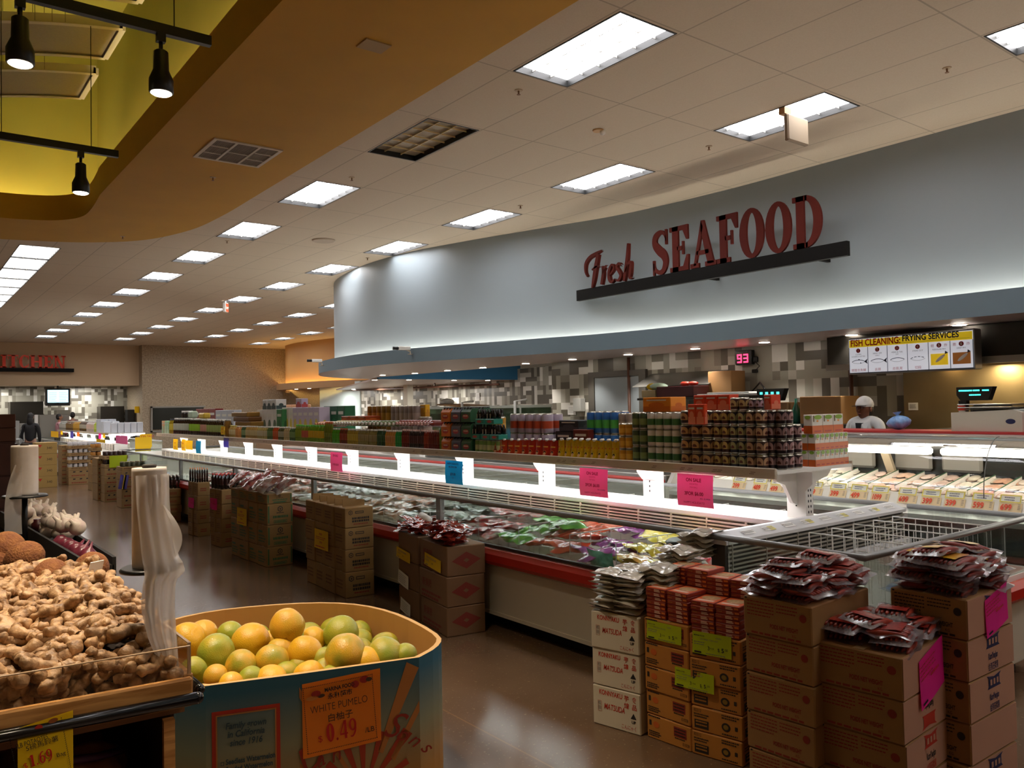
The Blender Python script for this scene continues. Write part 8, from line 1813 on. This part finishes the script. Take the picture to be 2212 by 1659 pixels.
def put_g(x, y, z, lab, sc=1., tilt=.5):
    global cnt_g
    o = bpy.data.objects.new('ginger_root', GM[cnt_g % 9]); COL.objects.link(o); o.location = (x, y, z); o.rotation_euler = (rg.uniform(-tilt, tilt), rg.uniform(-tilt, tilt), rg.uniform(0, 6.28)); o.scale = (sc,) * 3; tag(o, lab, 'ginger root', lab); cnt_g += 1
tries = 0
while len(pts_) < 165 and tries < 20000:
    tries += 1; x, y = rg.uniform(.06, .67), rg.uniform(2.57, 3.74)
    if x < .23 + (y - 2.57) * .06 - .05: continue
    if all((x - a) ** 2 + ((y - b) * 1.0) ** 2 > .047 ** 2 for a, b in pts_): pts_.append((x, y))
for x, y in pts_: put_g(x, y, HZ(x, y) + rg.uniform(-.008, .012), 'tan ginger root on the open top of the ginger heap', rg.uniform(1.1, 1.5))
for i in range(12):
    for k in range(4):
        x = .10 + .0475 * i + rg.uniform(-.01, .01); yq = 2.565 + (.67 - x) * .178 + rg.uniform(-.0, .02); put_g(x, yq, .79 + .036 * k, 'tan ginger root pressed behind the clear front guard', rg.uniform(1.2, 1.45), .9)
# coconuts behind
coc = None
for i, (px, py, z, r) in enumerate([(197, 1228, .97, .068), (53, 1206, 1.02, .07), (108, 1243, .99, .062), (15, 1186, 1.05, .072), (0, 1215, 1.0, .07)]):
    p = atz(px, py, z); o = obj('coconut', MB().grid(lambda u, v: tuple(Vector((r * math.sin(math.pi * v) * math.cos(6.2832 * u), r * math.sin(math.pi * v) * math.sin(6.2832 * u), -1.12 * r * math.cos(math.pi * v))) * (1 + .02 * noise.noise(Vector((9 * u, 9 * v, i))))), 26, 18), mat('coconut_husk', '7a4624', .8, c2='96602f', nscale=26, bump=.8, bscale=120), loc=tuple(p), rot=(1.0, .4, i)); tag(o, ['brown coconut at the right end of the coconut row', 'brown coconut in the middle of the coconut row', 'brown coconut half sunk behind the ginger', 'hairy coconut at the left edge of the row', 'coconut at the left edge just above the ginger'][i], 'coconut', 'coconuts')
# black bins beyond: coconuts, onions, garlic
BB = mat('matte_black_bin', '0e0d0c', .6)
bb_ = thing('produce_bin', 'black stepped produce bins of onions and garlic behind the coconuts', 'produce bin', (0, 0, 0))
x0, y0_, x1_, y1_ = .655, 3.62, .56, 6.2
obj('bin_wall', MB().prism([(x0, y0_), (x0 + .012, y0_), (x1_ + .012, y1_), (x1_, y1_)], .74, 1.0).prism([(-.6, 3.80), (.65, 3.80), (.65, 3.83), (-.6, 3.83)], .74, .90), BB, bb_)
obj('garlic_tray', MB().prism([(x0 + .02, 4.0), (x0 + .14, 4.0), (x1_ + .22, 6.6), (x1_ + .02, 6.6)], .92, .94).prism([(x0 + .135, 4.0), (x0 + .15, 4.0), (x1_ + .235, 6.6), (x1_ + .22, 6.6)], .74, .975), BB, bb_)
obj('body', MB().box(-.6, .63, 3.84, 6.6, 0, .74).prism([(.63, 4.0), (x0 + .14, 4.0), (x1_ + .22, 6.6), (.63, 6.6)], .05, .92), mat('dark_side_panel', '2a1c12', .6), bb_)
obj('coconut_deck', MB().box(-.6, .64, 3.84, 6.5, .74, .90), BB, bb_)
gp = None
for i in range(40):
    yy = rg.uniform(4.6, 6.4); xx = x0 + .07 - .03 * (yy - 4) + rg.uniform(-.04, .06) ; zz = .985 + (.06 if i > 14 else 0); loc = (xx, yy, zz)
    if gp is None:
        gp = obj('garlic_bulb', MB().lathe([(.012, -.035), (.036, -.02), (.042, 0), (.03, .026), (.010, .042), (.006, .07)], 14), mat('garlic_skin', 'd8cdbd', .5, c2='c0a8a0', nscale=30), loc=loc); tag(gp, 'white garlic bulb heaped beyond the black bin wall', 'garlic', 'garlic bulbs')
    else: dup(gp, loc, rot=(rg.uniform(-.8, .8), rg.uniform(-.8, .8), rg.uniform(0, 6)))
for i in range(6):
    p = atz(108 + i * 5 + (i % 2) * 8, 1192 + i * 5, .97) if False else Vector((x0 + .06 - .005 * i, 4.15 + .11 * i, .965)); o = obj('red_onion', MB().lathe([(.01, -.036), (.034, -.024), (.042, 0), (.03, .03), (.008, .045), (.004, .07)], 14), mat('red_onion_skin', '5a1f2e', .3, c2='7a3040', nscale=18), loc=tuple(p), rot=(.4 * i, .3, i)); tag(o, f'purple red onion in the strip between the black bin walls, {ordn[i]} from the near end', 'onion', 'red onions')
for px, py, lb in ((60, 1105, 'left white tag card on the black bin wall'), (205, 1222, 'white tag card at the near end of the black bin wall')):
    p = atz(px, py + 14, 1.0); tag(obj('tag_card', MB().box(-.03, .03, -.002, .002, 0, .045), PAPER, loc=(p.x, p.y, p.z), rot=(.3, 0, .5)), lb, 'tag card')
# plastic bag rolls on posts
ROLLM = mat('bag_roll_film', 'f0e8e0', .38, c2='dccdc0', nscale=6); FILM = glassy('thin_bag_film', 'f6f0ea', .25, .2, .64, 'fcf6f0')
def roll(x, y, z0, z1, r, label, zpost):
    t = thing('bag_roll', label, 'bag roll', (x, y, 0))
    obj('roll', MB().lathe([(r * .98, z0), (r, z0 + .01), (r, z1 - .01), (r * .98, z1)], 28), ROLLM, t)
    obj('core', MB().lathe([(.02, z1), (.022, z1 + .008), (.015, z1 + .01)], 16), mat('dark_core', '2a211a', .6), t)
    obj('base_disc', MB().lathe([(r * 1.7, z0 - .012), (r * 1.72, z0 - .006), (r * 1.6, z0)], 28), BLACK, t); obj('post', MB().lathe([(.014, zpost), (.014, z0)], 12), BLACK, t); return t
KS = .858; yr = 3.10 * KS; xr = .734 * KS; t = roll(xr, yr, 1.150, 1.451, .05, 'near white plastic bag roll beside the ginger with film hanging down', .80)
FZ = [(1.40, -.057, .056), (1.25, -.052, .058), (1.12, -.047, .075), (1.06, -.042, .092), (1.03, -.047, .062), (.95, -.054, .055), (.85, -.036, .055), (.76, -.005, .06), (.70, .02, .064), (.665, .046, .054)]
def film(u, v):
    k = min(v * (len(FZ) - 1), len(FZ) - 1.001); q = int(k); t_ = k - q; z, l, r = (a + (b - a) * t_ for a, b in zip(FZ[q], FZ[q + 1]))
    x = l + (r - l) * u; fold = .010 * abs(math.sin(u * 9 + 3 * v)) * (.4 + v) + .005 * abs(math.sin(9 * v - 6 * u)) + .006 * math.sin(21 * u + 2 * v)
    return (x * KS, (-.064 - .05 * min(max((1.3 - z) / .2, 0), 1) + fold * .9) * KS - .022 * min(max((1.0 - z) / .2, 0), 1) + .2 * x * x / .06 * (1 if z > 1.1 else 0), 1.62 - (1.62 - z) * KS)
fm_ = MB().grid(film, 26, 44); obj('loose_film', fm_, FILM, t)
fm2 = MB().grid(lambda u, v: (.025 + .05 * u * math.sin(math.pi * min(v * 1.1, 1)), -.04 - .03 * u + .01 * math.sin(8 * v), 1.34 - .22 * v), 8, 16); obj('film_flap', fm2, FILM, t)
t = roll(.564, 5.0, 1.197, 1.458, .064, 'far white plastic bag roll on a black stand beyond the garlic', .9)
obj('loose_film', MB().grid(lambda u, v: (-.05 - .05 * math.sin(math.pi * min(v * 1.2, 1) * .6) * (1 - u) + .03 * u, -.062 + .02 * math.sin(7 * v + 3 * u), 1.36 - .36 * v), 10, 20), FILM, t)
# crate in the strip by the far roll
tag(obj('dark_jar', MB().lathe([(.03, 0), (.032, .06), (.02, .07), (.02, .085)], 12), mat('maroon_jar', '3a1016', .3), loc=(.66, 5.3, .945)), 'small dark red jar beyond the garlic', 'jar')

# ------------------------------------------------------------------ look-alikes that share a label share one group
by_label = {}
for o in scene.objects:
    if o.parent is None and 'label' in o: by_label.setdefault(o['label'], []).append(o)
for lab, os_ in by_label.items():
    if len(os_) > 1:
        g = os_[0].get('group') or lab
        for o in os_: o['group'] = g
